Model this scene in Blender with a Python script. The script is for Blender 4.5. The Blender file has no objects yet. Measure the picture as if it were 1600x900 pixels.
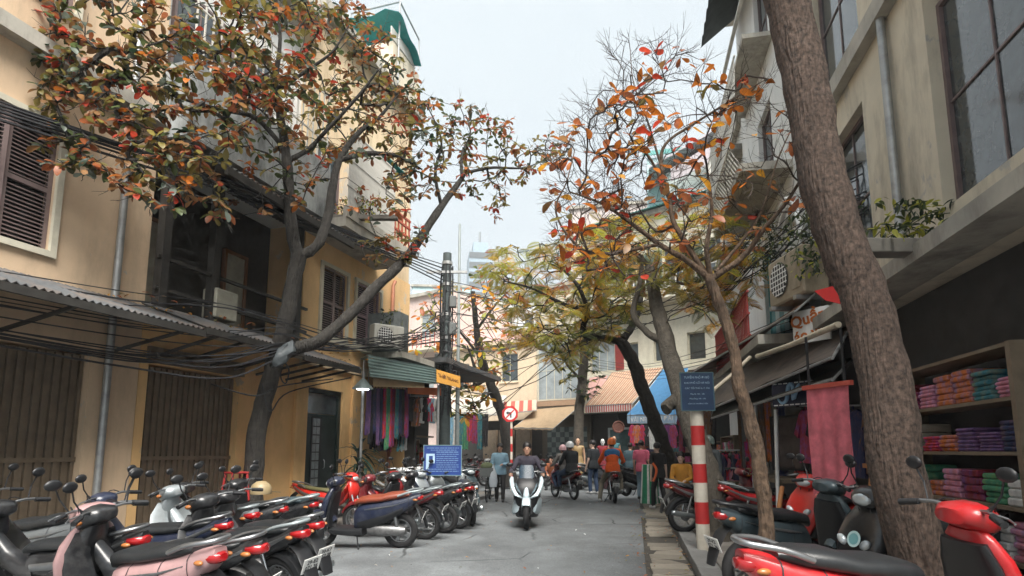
import bpy, math, random
import numpy as np
from mathutils import Vector, Matrix

random.seed(11)
RNG = np.random.default_rng(5)
R = math.radians
V = Vector
sc = bpy.context.scene
COL = sc.collection

# ------------------------------------------------------------------ camera
CAM_H, PITCH, FPX, PCX, PCY = 1.45, R(8.0), 930.0, 800.0, 573.0
cam_data = bpy.data.cameras.new('camera')
cam = bpy.data.objects.new('camera', cam_data)
COL.objects.link(cam)
cam.location = (0, 0, CAM_H)
cam.rotation_euler = (R(90) + PITCH, 0, 0)
cam_data.sensor_fit = 'HORIZONTAL'
cam_data.sensor_width = 36.0
cam_data.lens = FPX / 1600.0 * 36.0
cam_data.shift_y = (PCY - 450.0) / 1600.0
cam_data.clip_start = 0.05
cam_data.clip_end = 2000.0
sc.camera = cam

# ------------------------------------------------------------------ world, sun, exposure
SUN_EL, SUN_AZ = R(55), R(165)          # azimuth: clockwise from +Y (north) where the light comes from
world = bpy.data.worlds.new('World')
sc.world = world
world.use_nodes = True
wn, wl = world.node_tree.nodes, world.node_tree.links
wn.clear()
w_out = wn.new('ShaderNodeOutputWorld')
w_sky = wn.new('ShaderNodeTexSky')
w_sky.sky_type = 'NISHITA'
w_sky.sun_disc = False
w_sky.sun_elevation = SUN_EL
w_sky.sun_rotation = SUN_AZ
w_sky.dust_density = 4.0
w_b1 = wn.new('ShaderNodeBackground')
w_b1.inputs['Strength'].default_value = 0.10
w_b2 = wn.new('ShaderNodeBackground')      # the even white cloud deck
w_b2.inputs['Color'].default_value = (0.795, 0.885, 0.935, 1)
w_b2.inputs['Strength'].default_value = 0.51
w_mix = wn.new('ShaderNodeMixShader')
w_mix.inputs[0].default_value = 0.9
w_tc = wn.new('ShaderNodeTexCoord'); w_nz = wn.new('ShaderNodeTexNoise'); w_nz.inputs['Scale'].default_value = 2.2; w_nz.inputs['Detail'].default_value = 5
w_rp = wn.new('ShaderNodeValToRGB'); w_rp.color_ramp.elements[0].position = .3; w_rp.color_ramp.elements[1].position = .7
w_rp.color_ramp.elements[0].color = (0.76, 0.85, 0.905, 1); w_rp.color_ramp.elements[1].color = (0.83, 0.915, 0.955, 1)
wl.new(w_tc.outputs['Generated'], w_nz.inputs['Vector']); wl.new(w_nz.outputs['Fac'], w_rp.inputs['Fac']); wl.new(w_rp.outputs['Color'], w_b2.inputs['Color'])
wl.new(w_sky.outputs[0], w_b1.inputs['Color'])
wl.new(w_b1.outputs[0], w_mix.inputs[1])
wl.new(w_b2.outputs[0], w_mix.inputs[2])
wl.new(w_mix.outputs[0], w_out.inputs['Surface'])

sun_data = bpy.data.lights.new('sun', 'SUN')
sun_data.energy = 5.0
sun_data.angle = R(40)
sun_data.color = (1.0, 0.955, 0.89)
sun = bpy.data.objects.new('sun', sun_data)
COL.objects.link(sun)
sdir = V((math.sin(SUN_AZ) * math.cos(SUN_EL), math.cos(SUN_AZ) * math.cos(SUN_EL), math.sin(SUN_EL)))
sun.rotation_euler = sdir.to_track_quat('Z', 'Y').to_euler()
sun.location = sdir * 60

sc.view_settings.view_transform = 'Standard'
sc.view_settings.look = 'None'
sc.view_settings.exposure = 1.05
sc.view_settings.gamma = 1.0
sc.view_settings.use_curve_mapping = False
sc.cycles.max_bounces = 5
sc.cycles.diffuse_bounces = 3
sc.cycles.glossy_bounces = 2
sc.cycles.transmission_bounces = 2
sc.cycles.transparent_max_bounces = 6
sc.cycles.volume_bounces = 0
sc.cycles.caustics_reflective = False
sc.cycles.caustics_refractive = False
sc.cycles.use_denoising = True
sc.cycles.use_adaptive_sampling = True
sc.cycles.adaptive_threshold = 0.03
sc.cycles.use_light_tree = False

# ------------------------------------------------------------------ photo point -> place
_c, _s = math.cos(PITCH), math.sin(PITCH)
def ray(px, py):
    x, y = (px - PCX) / FPX, (PCY - py) / FPX
    return V((x, _c - y * _s, _s + y * _c))
def D(px, py, Y):                      # point seen at (px,py) standing Y metres down the street
    r = ray(px, py); k = Y / r.y
    return V((r.x * k, Y, CAM_H + r.z * k))
def G(px, py, z=0.0):                  # point on the ground
    r = ray(px, py); k = (z - CAM_H) / r.z
    return V((r.x * k, r.y * k, z))
def at_px(px, Y, z=0.0):
    return V(((px - PCX) / FPX * (Y * _c + (z - CAM_H) * _s), Y, z))

# ------------------------------------------------------------------ materials
_mats = {}
def mat(name, col, rough=0.6, metal=0.0, var=0.12, scale=6.0, bump=0.0, stain=None, stain_amt=0.5,
        stain_scale=(1.2, 1.2, 0.35), trans=0.0, coat=0.0, spec=0.5, alpha=1.0, emit=0.0, bscale=None, streak=None, ior=None, randv=0.0, bstretch=None, bdist=0.02, patch=None):
    if name in _mats: return _mats[name]
    m = bpy.data.materials.new(name); m.use_nodes = True
    nt = m.node_tree; N, L = nt.nodes, nt.links
    b = N['Principled BSDF']
    b.inputs['Roughness'].default_value = rough
    b.inputs['Metallic'].default_value = metal
    b.inputs['Specular IOR Level'].default_value = spec
    if coat: b.inputs['Coat Weight'].default_value = coat; b.inputs['Coat Roughness'].default_value = 0.08
    if alpha < 1: b.inputs['Alpha'].default_value = alpha
    if emit: b.inputs['Emission Color'].default_value = (*col, 1); b.inputs['Emission Strength'].default_value = emit
    tc = N.new('ShaderNodeTexCoord')
    src = tc.outputs['Object']
    nz = N.new('ShaderNodeTexNoise'); nz.inputs['Scale'].default_value = scale
    nz.inputs['Detail'].default_value = 5; nz.inputs['Roughness'].default_value = 0.62
    L.new(src, nz.inputs['Vector'])
    rp = N.new('ShaderNodeValToRGB')
    rp.color_ramp.elements[0].position = 0.3; rp.color_ramp.elements[1].position = 0.72
    lo = [max(0, c * (1 - var)) for c in col]; hi = [min(1, c * (1 + var)) for c in col]
    rp.color_ramp.elements[0].color = (*lo, 1); rp.color_ramp.elements[1].color = (*hi, 1)
    L.new(nz.outputs['Fac'], rp.inputs['Fac'])
    out = rp.outputs['Color']
    if randv:                              # every piece a little different
        oi = N.new('ShaderNodeObjectInfo')
        hs = N.new('ShaderNodeHueSaturation')
        mr = N.new('ShaderNodeMapRange'); mr.inputs['To Min'].default_value = 1 - randv; mr.inputs['To Max'].default_value = 1 + randv
        L.new(oi.outputs['Random'], mr.inputs['Value']); L.new(mr.outputs[0], hs.inputs['Value']); L.new(out, hs.inputs['Color'])
        out = hs.outputs['Color']
    if stain:
        mp = N.new('ShaderNodeMapping'); mp.inputs['Scale'].default_value = stain_scale
        L.new(src, mp.inputs['Vector'])
        n2 = N.new('ShaderNodeTexNoise'); n2.inputs['Scale'].default_value = 1.6; n2.inputs['Detail'].default_value = 8
        n2.inputs['Roughness'].default_value = 0.7
        L.new(mp.outputs[0], n2.inputs['Vector'])
        r2 = N.new('ShaderNodeValToRGB'); r2.color_ramp.elements[0].position = 0.47; r2.color_ramp.elements[1].position = 0.68
        L.new(n2.outputs['Fac'], r2.inputs['Fac'])
        ml = N.new('ShaderNodeMath'); ml.operation = 'MULTIPLY'; ml.inputs[1].default_value = stain_amt
        L.new(r2.outputs['Color'], ml.inputs[0])
        mx = N.new('ShaderNodeMix'); mx.data_type = 'RGBA'
        L.new(ml.outputs[0], mx.inputs['Factor']); L.new(out, mx.inputs['A'])
        mx.inputs['B'].default_value = (*stain, 1)
        out = mx.outputs['Result']
    if patch:                              # flaked paint: patches with a hard edge
        n3 = N.new('ShaderNodeTexNoise'); n3.inputs['Scale'].default_value = 1.3; n3.inputs['Detail'].default_value = 9; n3.inputs['Roughness'].default_value = .68
        mp3 = N.new('ShaderNodeMapping'); mp3.inputs['Location'].default_value = (3.1, 7.7, 1.9); mp3.inputs['Scale'].default_value = (1, 1, .7)
        L.new(src, mp3.inputs['Vector']); L.new(mp3.outputs[0], n3.inputs['Vector'])
        r3 = N.new('ShaderNodeValToRGB'); r3.color_ramp.elements[0].position = .60; r3.color_ramp.elements[1].position = .625
        L.new(n3.outputs['Fac'], r3.inputs['Fac'])
        m3 = N.new('ShaderNodeMix'); m3.data_type = 'RGBA'; L.new(r3.outputs['Color'], m3.inputs['Factor']); L.new(out, m3.inputs['A']); m3.inputs['B'].default_value = (*patch, 1)
        out = m3.outputs['Result']
    L.new(out, b.inputs['Base Color'])
    if bump:
        bp = N.new('ShaderNodeBump'); bp.inputs['Strength'].default_value = min(1, bump); bp.inputs['Distance'].default_value = bdist
        nb = N.new('ShaderNodeTexNoise'); nb.inputs['Scale'].default_value = bscale or scale * 4; nb.inputs['Detail'].default_value = 6
        if bstretch:
            mb_ = N.new('ShaderNodeMapping'); mb_.inputs['Scale'].default_value = bstretch
            L.new(src, mb_.inputs['Vector']); L.new(mb_.outputs[0], nb.inputs['Vector'])
        else: L.new(src, nb.inputs['Vector'])
        L.new(nb.outputs['Fac'], bp.inputs['Height']); L.new(bp.outputs[0], b.inputs['Normal'])
    if trans:                              # thin leaf or cloth lets light through
        tr = N.new('ShaderNodeBsdfTranslucent'); L.new(out, tr.inputs['Color'])
        ms = N.new('ShaderNodeMixShader'); ms.inputs[0].default_value = trans
        L.new(b.outputs[0], ms.inputs[1]); L.new(tr.outputs[0], ms.inputs[2])
        L.new(ms.outputs[0], N['Material Output'].inputs['Surface'])
    _mats[name] = m
    return m

def glass_mat(name, col, rough=0.08, alpha=0.6):
    if name in _mats: return _mats[name]
    m = mat(name, col, rough=rough, var=0.05, spec=0.8, alpha=alpha)
    return m

# ------------------------------------------------------------------ mesh builder
class MB:
    def __init__(s): s.v = []; s.f = []; s.m = []
    def add(s, vs, fs, m=0):
        o = len(s.v); s.v.extend([tuple(v) for v in vs])
        for f in fs: s.f.append(tuple(i + o for i in f)); s.m.append(m)
        return s
    def box(s, c, d, rot=None, m=0, bev=0.0):
        hx, hy, hz = d[0] / 2, d[1] / 2, d[2] / 2
        c = V(c)
        if bev <= 0:
            P = [V((x, y, z)) for z in (-hz, hz) for y in (-hy, hy) for x in (-hx, hx)]
            F = [(0, 2, 3, 1), (4, 5, 7, 6), (0, 1, 5, 4), (2, 6, 7, 3), (0, 4, 6, 2), (1, 3, 7, 5)]
        else:
            b = min(bev, hx * .9, hy * .9, hz * .9)
            def ringz(z, ins):
                x, y = hx - ins, hy - ins
                return [V((x - b, -y, z)), V((x, -y + b, z)), V((x, y - b, z)), V((x - b, y, z)), V((-x + b, y, z)), V((-x, y - b, z)), V((-x, -y + b, z)), V((-x + b, -y, z))]
            rs = [ringz(-hz, b * .7), ringz(-hz + b, 0), ringz(hz - b, 0), ringz(hz, b * .7)]
            P = [p for r in rs for p in r]; F = []
            for k in range(3):
                for i in range(8):
                    j = (i + 1) % 8; F.append((k * 8 + i, k * 8 + j, k * 8 + 8 + j, k * 8 + 8 + i))
            F.append(tuple(range(7, -1, -1))); F.append(tuple(range(24, 32)))
        if rot is not None: P = [rot @ p for p in P]
        return s.add([p + c for p in P], F, m)
    def b2(s, x0, x1, y0, y1, z0, z1, m=0, bev=0.0):
        return s.box(((x0 + x1) / 2, (y0 + y1) / 2, (z0 + z1) / 2), (abs(x1 - x0), abs(y1 - y0), abs(z1 - z0)), None, m, bev)
    def bar(s, a, b, w, h=None, m=0):            # square bar between two points
        a, b = V(a), V(b); d = b - a
        if d.length < 1e-6: return s
        q = d.to_track_quat('X', 'Z').to_matrix()
        return s.box((a + b) / 2, (d.length, w, h or w), q, m)
    def tube(s, pts, r, n=8, m=0, cap=True):
        pts = [V(p) for p in pts]; k = len(pts)
        rr = [r] * k if isinstance(r, (int, float)) else list(r)
        rings = []; up = None
        for i, p in enumerate(pts):
            t = (pts[min(i + 1, k - 1)] - pts[max(i - 1, 0)])
            t = t.normalized() if t.length > 1e-9 else V((0, 0, 1))
            if up is None:
                up = t.orthogonal().normalized()
            else:
                up = (up - t * up.dot(t)); up = up.normalized() if up.length > 1e-6 else t.orthogonal().normalized()
            w = t.cross(up)
            rings.append([p + (up * math.cos(2 * math.pi * j / n) + w * math.sin(2 * math.pi * j / n)) * rr[i] for j in range(n)])
        return s.loft(rings, m, cap)
    def loft(s, rings, m=0, cap=True, closed=False):
        n = len(rings[0]); P = [p for r in rings for p in r]; F = []
        K = len(rings)
        for k in range(K if closed else K - 1):
            a, b = k * n, ((k + 1) % K) * n
            for i in range(n):
                j = (i + 1) % n; F.append((a + i, a + j, b + j, b + i))
        if cap and not closed:
            F.append(tuple(range(n - 1, -1, -1))); F.append(tuple(range((K - 1) * n, K * n)))
        return s.add(P, F, m)
    def lathe(s, prof, n=16, c=(0, 0, 0), rot=None, m=0, cap=True):
        c = V(c); rings = []
        for r, z in prof:
            ring = [V((r * math.cos(2 * math.pi * j / n), r * math.sin(2 * math.pi * j / n), z)) for j in range(n)]
            if rot is not None: ring = [rot @ p for p in ring]
            rings.append([p + c for p in ring])
        return s.loft(rings, m, cap)
    def sheet(s, rows, m=0, thick=0.0, nrm=None):   # grid of points; optional thickness along nrm
        n = len(rows[0]); P = [V(p) for r in rows for p in r]; F = []
        K = len(rows)
        for k in range(K - 1):
            for i in range(n - 1): F.append((k * n + i, k * n + i + 1, (k + 1) * n + i + 1, (k + 1) * n + i))
        if thick:
            d = V(nrm) * thick; o = len(P)
            P = P + [p + d for p in P]
            F2 = [tuple(i + o for i in reversed(f)) for f in F]
            E = []
            rim = [i for i in range(n)] + [k * n + n - 1 for k in range(1, K)] + [(K - 1) * n + i for i in range(n - 2, -1, -1)] + [k * n for k in range(K - 2, 0, -1)]
            for i in range(len(rim)):
                a, b = rim[i], rim[(i + 1) % len(rim)]; E.append((b, a, a + o, b + o))
            F = F + F2 + E
        return s.add(P, F, m)
    def prism(s, poly, a, b, m=0):                  # poly: 3D points; extruded by vector b-a
        a, b = V(a), V(b); n = len(poly)
        P = [V(p) + a for p in poly] + [V(p) + b for p in poly]
        F = [tuple(range(n - 1, -1, -1)), tuple(range(n, 2 * n))] + [(i, (i + 1) % n, n + (i + 1) % n, n + i) for i in range(n)]
        return s.add(P, F, m)
    def ell(s, c, r, n=12, k=8, rot=None, m=0):
        c = V(c); rings = []
        for i in range(k + 1):
            a = math.pi * (i / k); a = min(max(a, .02), math.pi - .02)
            ring = [V((r[0] * math.sin(a) * math.cos(2 * math.pi * j / n), r[1] * math.sin(a) * math.sin(2 * math.pi * j / n), -r[2] * math.cos(a))) for j in range(n)]
            if rot is not None: ring = [rot @ p for p in ring]
            rings.append([p + c for p in ring])
        return s.loft(rings, m)
    def mesh(s, name, mats, smooth=None):
        me = bpy.data.meshes.new(name)
        me.from_pydata(s.v, [], s.f)
        for mm in (mats if isinstance(mats, (list, tuple)) else [mats]): me.materials.append(mm)
        if any(s.m): me.polygons.foreach_set('material_index', s.m)
        if smooth is not None:
            me.polygons.foreach_set('use_smooth', [True] * len(me.polygons))
            me.set_sharp_from_angle(angle=R(smooth))
        me.update()
        return me
    def obj(s, name, mats, parent=None, smooth=None, loc=None, rotz=None):
        return link(name, s.mesh(name, mats, smooth), parent, loc, rotz)

def link(name, data, parent=None, loc=None, rotz=None):
    o = bpy.data.objects.new(name, data); COL.objects.link(o)
    if parent is not None: o.parent = parent
    if loc is not None: o.location = loc
    if rotz is not None: o.rotation_euler = (0, 0, rotz)
    return o
def tag(o, label=None, cat=None, group=None, kind=None):
    if label: o['label'] = label
    if cat: o['category'] = cat
    if group: o['group'] = group
    if kind: o['kind'] = kind
    return o
def thing(name, label, cat, loc=(0, 0, 0), rotz=0.0, group=None):
    o = bpy.data.objects.new(name, None); COL.objects.link(o)
    o.empty_display_size = 0.2
    o.location = loc; o.rotation_euler = (0, 0, rotz)
    return tag(o, label, cat, group)
def copy_tree(o, parent=None):
    c = o.copy(); COL.objects.link(c); c.parent = parent
    for ch in o.children: copy_tree(ch, c)
    return c
def setmat(o, m):
    for sl in o.material_slots:
        sl.link = 'OBJECT'; sl.material = m

def text_mesh(txt, size, align='CENTER', ext=0.002, bold=0.0):
    cu = bpy.data.curves.new('lettering', 'FONT'); cu.body = txt; cu.size = size; cu.align_x = align; cu.align_y = 'CENTER'
    cu.extrude = ext; cu.offset = bold; cu.resolution_u = 2
    o = bpy.data.objects.new('tmp_lettering', cu); COL.objects.link(o)
    me = bpy.data.meshes.new_from_object(o)
    bpy.data.objects.remove(o); bpy.data.curves.remove(cu)
    return me
def text_part(name, txt, size, m, parent, loc, rot, align='CENTER', ext=0.002, bold=0.0):
    me = text_mesh(txt, size, align, ext, bold); me.materials.clear(); me.materials.append(m)
    o = link(name, me, parent); o.location = loc; o.rotation_euler = rot
    return o
def catmull(P, step=4):
    P = [V(p) for p in P]; out = []
    for i in range(len(P) - 1):
        p0, p1, p2, p3 = P[max(i - 1, 0)], P[i], P[i + 1], P[min(i + 2, len(P) - 1)]
        for k in range(step):
            t = k / step
            out.append(0.5 * ((2 * p1) + (p2 - p0) * t + (2 * p0 - 5 * p1 + 4 * p2 - p3) * t * t + (3 * p1 - p0 - 3 * p2 + p3) * t ** 3))
    out.append(P[-1]); return out
def lerpl(L, n):
    L = list(L); out = []
    for i in range(n):
        x = i / (n - 1) * (len(L) - 1); a = int(min(x, len(L) - 2)); out.append(L[a] + (L[a + 1] - L[a]) * (x - a))
    return out
ORD = ['first', 'second', 'third', 'fourth', 'fifth', 'sixth', 'seventh', 'eighth', 'ninth', 'tenth', 'eleventh', 'twelfth', 'thirteenth',
       'fourteenth', 'fifteenth', 'sixteenth', 'seventeenth', 'eighteenth', 'nineteenth', 'twentieth']
U = random.uniform

# shared plain materials
M_black = mat('black_plastic', (0.012, 0.013, 0.015), 0.45, var=.2)
M_rub = mat('tyre_rubber', (0.016, 0.016, 0.017), 0.85, var=.3, scale=20)
M_chrome = mat('chrome', (0.62, 0.63, 0.64), 0.2, 1.0, var=.05)
M_steel = mat('grey_steel', (0.30, 0.31, 0.32), 0.38, 0.9, var=.15)
M_white = mat('white_plastic', (0.72, 0.73, 0.72), 0.4, var=.06)
M_whitepaint = mat('white_paint', (0.74, 0.74, 0.71), 0.6, var=.1, stain=(0.35, 0.33, 0.29), stain_amt=.4)
M_red = mat('red_paint', (0.50, 0.018, 0.02), 0.45, var=.1, stain=(0.2, 0.05, 0.04), stain_amt=.3)
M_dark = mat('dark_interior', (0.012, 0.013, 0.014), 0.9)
M_dirtysteel = mat('galvanised_steel', (0.35, 0.36, 0.36), 0.5, 0.6, var=.25)
M_plate = mat('plate_white', (0.68, 0.68, 0.66), 0.5, var=.06)
M_ink = mat('ink', (0.02, 0.02, 0.025), 0.6)
M_wire = mat('black_cable', (0.012, 0.013, 0.016), 0.6)
# ================================================================== SETTING
class Frame:                                  # facade frame: local x along the wall, -y towards the street
    def __init__(s, O, ang): s.O = V((O[0], O[1], 0)); s.a = ang; s.u = V((math.cos(ang), math.sin(ang), 0)); s.out = V((math.sin(ang), -math.cos(ang), 0))
    def fp(s, px, py, d=0.0):
        r = ray(px, py); o = V((0, 0, CAM_H))
        k = ((s.O - o).dot(s.out) + d) / r.dot(s.out)
        p = o + r * k
        return ((p - s.O).dot(s.u), p.z)
    def w(s, x, y, z): return s.O + s.u * x - s.out * y + V((0, 0, z))

LF = Frame((-5.65, 8.16), math.atan2(.956, .292))
RF = Frame((3.2 + .2 * 20, 20), math.atan2(-.98, -.2))      # runs towards the camera

asph = mat('asphalt', (0.150, 0.163, 0.170), 0.8, var=.32, scale=.9, bump=.55, bscale=70, stain=(0.085, 0.09, 0.095), stain_amt=.8, stain_scale=(.5, .28, 1))
def crack_asphalt():
    m = asph; N, L = m.node_tree.nodes, m.node_tree.links
    b = N['Principled BSDF']; old = b.inputs['Base Color'].links[0].from_socket
    tc = N.new('ShaderNodeTexCoord')
    nz = N.new('ShaderNodeTexNoise'); nz.inputs['Scale'].default_value = 1.7; nz.inputs['Detail'].default_value = 4
    ad = N.new('ShaderNodeMix'); ad.data_type = 'VECTOR'; ad.inputs['Factor'].default_value = .16
    L.new(tc.outputs['Object'], nz.inputs['Vector']); L.new(tc.outputs['Object'], ad.inputs['A']); L.new(nz.outputs['Color'], ad.inputs['B'])
    vo = N.new('ShaderNodeTexVoronoi'); vo.feature = 'DISTANCE_TO_EDGE'; vo.inputs['Scale'].default_value = .85
    L.new(ad.outputs['Result'], vo.inputs['Vector'])
    cr = N.new('ShaderNodeValToRGB'); cr.color_ramp.elements[0].position = .006; cr.color_ramp.elements[1].position = .02
    cr.color_ramp.elements[0].color = (.25, .25, .25, 1)
    L.new(vo.outputs['Distance'], cr.inputs['Fac'])
    n2 = N.new('ShaderNodeTexNoise'); n2.inputs['Scale'].default_value = .45; n2.inputs['Detail'].default_value = 2
    L.new(tc.outputs['Object'], n2.inputs['Vector'])
    r2 = N.new('ShaderNodeValToRGB'); r2.color_ramp.elements[0].position = .5; r2.color_ramp.elements[1].position = .62
    L.new(n2.outputs['Fac'], r2.inputs['Fac'])
    mk = N.new('ShaderNodeMix'); mk.data_type = 'RGBA'; mk.inputs['A'].default_value = (1, 1, 1, 1)
    L.new(r2.outputs['Color'], mk.inputs['Factor']); L.new(cr.outputs['Color'], mk.inputs['B'])
    # fine light grit
    g = N.new('ShaderNodeTexNoise'); g.inputs['Scale'].default_value = 55; g.inputs['Detail'].default_value = 3
    L.new(tc.outputs['Object'], g.inputs['Vector'])
    gr = N.new('ShaderNodeMapRange'); gr.inputs['From Min'].default_value = .3; gr.inputs['From Max'].default_value = .7
    gr.inputs['To Min'].default_value = .75; gr.inputs['To Max'].default_value = 1.25
    L.new(g.outputs['Fac'], gr.inputs['Value'])
    x1 = N.new('ShaderNodeMix'); x1.data_type = 'RGBA'; x1.blend_type = 'MULTIPLY'; x1.inputs['Factor'].default_value = 1
    L.new(old, x1.inputs['A']); L.new(mk.outputs['Result'], x1.inputs['B'])
    x2 = N.new('ShaderNodeVectorMath'); x2.operation = 'SCALE'
    L.new(x1.outputs['Result'], x2.inputs[0]); L.new(gr.outputs[0], x2.inputs['Scale'])
    L.new(x2.outputs['Vector'], b.inputs['Base Color'])
crack_asphalt()
ground_m = mat('dusty_ground', (0.16, 0.155, 0.145), 0.9, var=.25, scale=.8, bump=.3)
tag(MB().add([(-700, -300, -.03), (700, -300, -.03), (700, 1200, -.03), (-700, 1200, -.03)], [(0, 1, 2, 3)]).obj('ground', ground_m), kind='structure')
def road_rows():
    rows = []
    for j in range(36):
        y = -4 + j * 1.6
        rows.append([V((x, y, .012 * math.sin(x * .9 + y * .35) - .0009 * (x - .4) ** 2 if abs(x) < 6 else -.02)) for x in [-16, -9, -6, -5, -4, -3, -2, -1, 0, 1, 2, 3, 4, 5, 6, 9, 16]])
    return rows
tag(MB().sheet(road_rows()).obj('road', asph, smooth=60), kind='structure')

slab_m = mat('paving_slab', (0.24, 0.215, 0.175), 0.85, var=.2, scale=5, bump=.35, stain=(0.10, 0.09, 0.075), stain_amt=.6, stain_scale=(2, 2, 2), randv=.28)
kerb_m = mat('kerb_stone', (0.19, 0.19, 0.185), 0.85, var=.2, scale=6, bump=.4, stain=(0.08, 0.08, 0.075), stain_amt=.6, stain_scale=(2, 2, 2), randv=.15)
tile_m = mat('pavement_tile', (0.20, 0.185, 0.165), 0.85, var=.2, scale=5, bump=.35, stain=(0.08, 0.075, 0.07), stain_amt=.65, stain_scale=(1.5, 1.5, 2), randv=.2)
joint_m = mat('joint_dirt', (0.055, 0.05, 0.042), 0.95, var=.4, scale=9)

# right kerb line: frame running away from the camera, x along kerb, +y to the left (road), -y pavement
KF = Frame((2.2, 7.5), math.atan2(.98, .2))
def kf(x, y, z): return KF.O + KF.u * x - KF.out * y + V((0, 0, z))
KA = KF.a
pave = thing('pavement', None, None, KF.O, KA); tag(pave, kind='structure')
MB().b2(-6.2, 15.8, -5.2, -.27, -.02, .092).obj('pavement_bed', joint_m, pave)
sh = {}
def piece(name, key, dims, m, parent, loc, rz=0.0, tilt=None):
    if key not in sh: sh[key] = MB().box((0, 0, 0), dims, None, 0, .008).mesh(name, m)
    o = link(name, sh[key], parent); o.location = loc
    o.rotation_euler = (tilt[0], tilt[1], rz) if tilt else (0, 0, rz)
    return o
for i in range(34):                                            # kerb stones
    x = -5.7 + i * .62
    if i > 26: continue
    piece('kerb_stone', 'kerb', (.605, .25, .2), kerb_m, pave, (x, -.135, .02 + U(-.006, .006)), U(-.008, .008), (U(-.015, .015), U(-.01, .01)))
for i in range(46):                                            # gutter slabs
    x = -5.6 + i * .36
    if i in (7, 13, 22, 23, 31): continue
    piece('gutter_slab', 'gut%d' % (i % 3), (.34 - (i % 3) * .012, .46, .06), slab_m, pave, (x, .245 + U(-.035, .035), -.012 + U(-.012, .010)), U(-.07, .07), (U(-.035, .035), U(-.035, .035)))
MB().b2(-5.8, 11, -.005, .56, -.05, .003).obj('gutter_bed', joint_m, pave)
for i in range(30):                                            # pavement tiles
    for j in range(7):
        x, y = -5.6 + i * .52, -.54 - j * .52
        if (i + j) % 2 and i > 22: continue
        piece('paving_tile', 'tile', (.508, .508, .05), tile_m, pave, (x + (.26 if j % 2 else 0), y, .083 + U(-.004, .004)), U(-.008, .008), (U(-.008, .008), U(-.008, .008)))
lp = thing('pavement', None, None, LF.O, LF.a); tag(lp, kind='structure')
MB().b2(-7, 13.2, -1.42, 0.1, -.02, .085).obj('pavement_bed', joint_m, lp)
for i in range(32): piece('kerb_stone', 'kerb', (.605, .25, .2), kerb_m, lp, (-6.6 + i * .62, -1.55, 0.005 + U(-.006, .006)), U(-.01, .01))
for i in range(38):
    for j in range(3): piece('paving_tile', 'tile', (.508, .508, .05), tile_m, lp, (-6.6 + i * .52, -.28 - j * .52, .075 + U(-.003, .003)), 0)
# far pavement
fpv = thing('pavement', None, None, (0, 0, 0)); tag(fpv, kind='structure')
MB().prism([(-14, 38, 0), (-3, 32.0, 0), (1.2, 29.2, 0), (3.2, 27.4, 0), (6.2, 24.6, 0), (6.2, 20, 0), (9, 20, 0), (12, 40, 0)], (0, 0, -.03), (0, 0, .10)).obj('pavement_bed', tile_m, fpv)

# ------------------------------------------------------------------ facade helpers
def wall_open(mb, x0, x1, z0, z1, y0, y1, ops=(), m=0):
    xs = sorted({x0, x1, *[o[0] for o in ops], *[o[1] for o in ops]}); zs = sorted({z0, z1, *[o[2] for o in ops], *[o[3] for o in ops]})
    xs = [x for x in xs if x0 <= x <= x1]; zs = [z for z in zs if z0 <= z <= z1]
    for a, b in zip(zs, zs[1:]):
        run = None
        for c, d in list(zip(xs, xs[1:])) + [(None, None)]:
            solid = c is not None and not any(o[0] - 1e-6 <= c and d <= o[1] + 1e-6 and o[2] - 1e-6 <= a and b <= o[3] + 1e-6 for o in ops)
            if solid: run = (run[0], d) if run else (c, d)
            elif run: mb.b2(run[0], run[1], y0, y1, a, b, m); run = None
    return mb
def frame_rect(mb, x0, x1, z0, z1, y0, y1, t, m=0):
    mb.b2(x0, x0 + t, y0, y1, z0, z1, m); mb.b2(x1 - t, x1, y0, y1, z0, z1, m)
    mb.b2(x0 + t, x1 - t, y0, y1, z1 - t, z1, m); mb.b2(x0 + t, x1 - t, y0, y1, z0, z0 + t, m); return mb
M_pane = mat('window_pane', (0.05, 0.06, 0.065), 0.08, var=.3, spec=.8)
M_paneb = mat('window_pane_bright', (0.30, 0.34, 0.35), 0.12, var=.3, scale=1.5, spec=.8)
def window(parent, x0, x1, z0, z1, y, fm, pm, nx=2, nz=1, t=.05, sill=None, name='window'):
    w = frame_rect(MB(), x0, x1, z0, z1, y, y + .07, t).obj(name, fm, parent)
    dx, dz = (x1 - x0 - 2 * t) / nx, (z1 - z0 - 2 * t) / nz
    for i in range(nx):
        for k in range(nz):
            a, b = x0 + t + i * dx, z0 + t + k * dz
            MB().b2(a + .012, a + dx - .012, y + .035, y + .045, b + .012, b + dz - .012).obj('pane', pm, w)
    bars = MB()
    for i in range(1, nx): bars.b2(x0 + t + i * dx - .012, x0 + t + i * dx + .012, y + .02, y + .06, z0 + t, z1 - t)
    for k in range(1, nz): bars.b2(x0 + t, x1 - t, y + .018, y + .062, z0 + t + k * dz - .012, z0 + t + k * dz + .012)
    if bars.v: bars.obj('glazing_bar', fm, w)
    if sill: MB().b2(x0 - .06, x1 + .06, y - .12, y + .05, z0 - .07, z0 - .003).obj('sill', sill, w)
    return w
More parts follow.
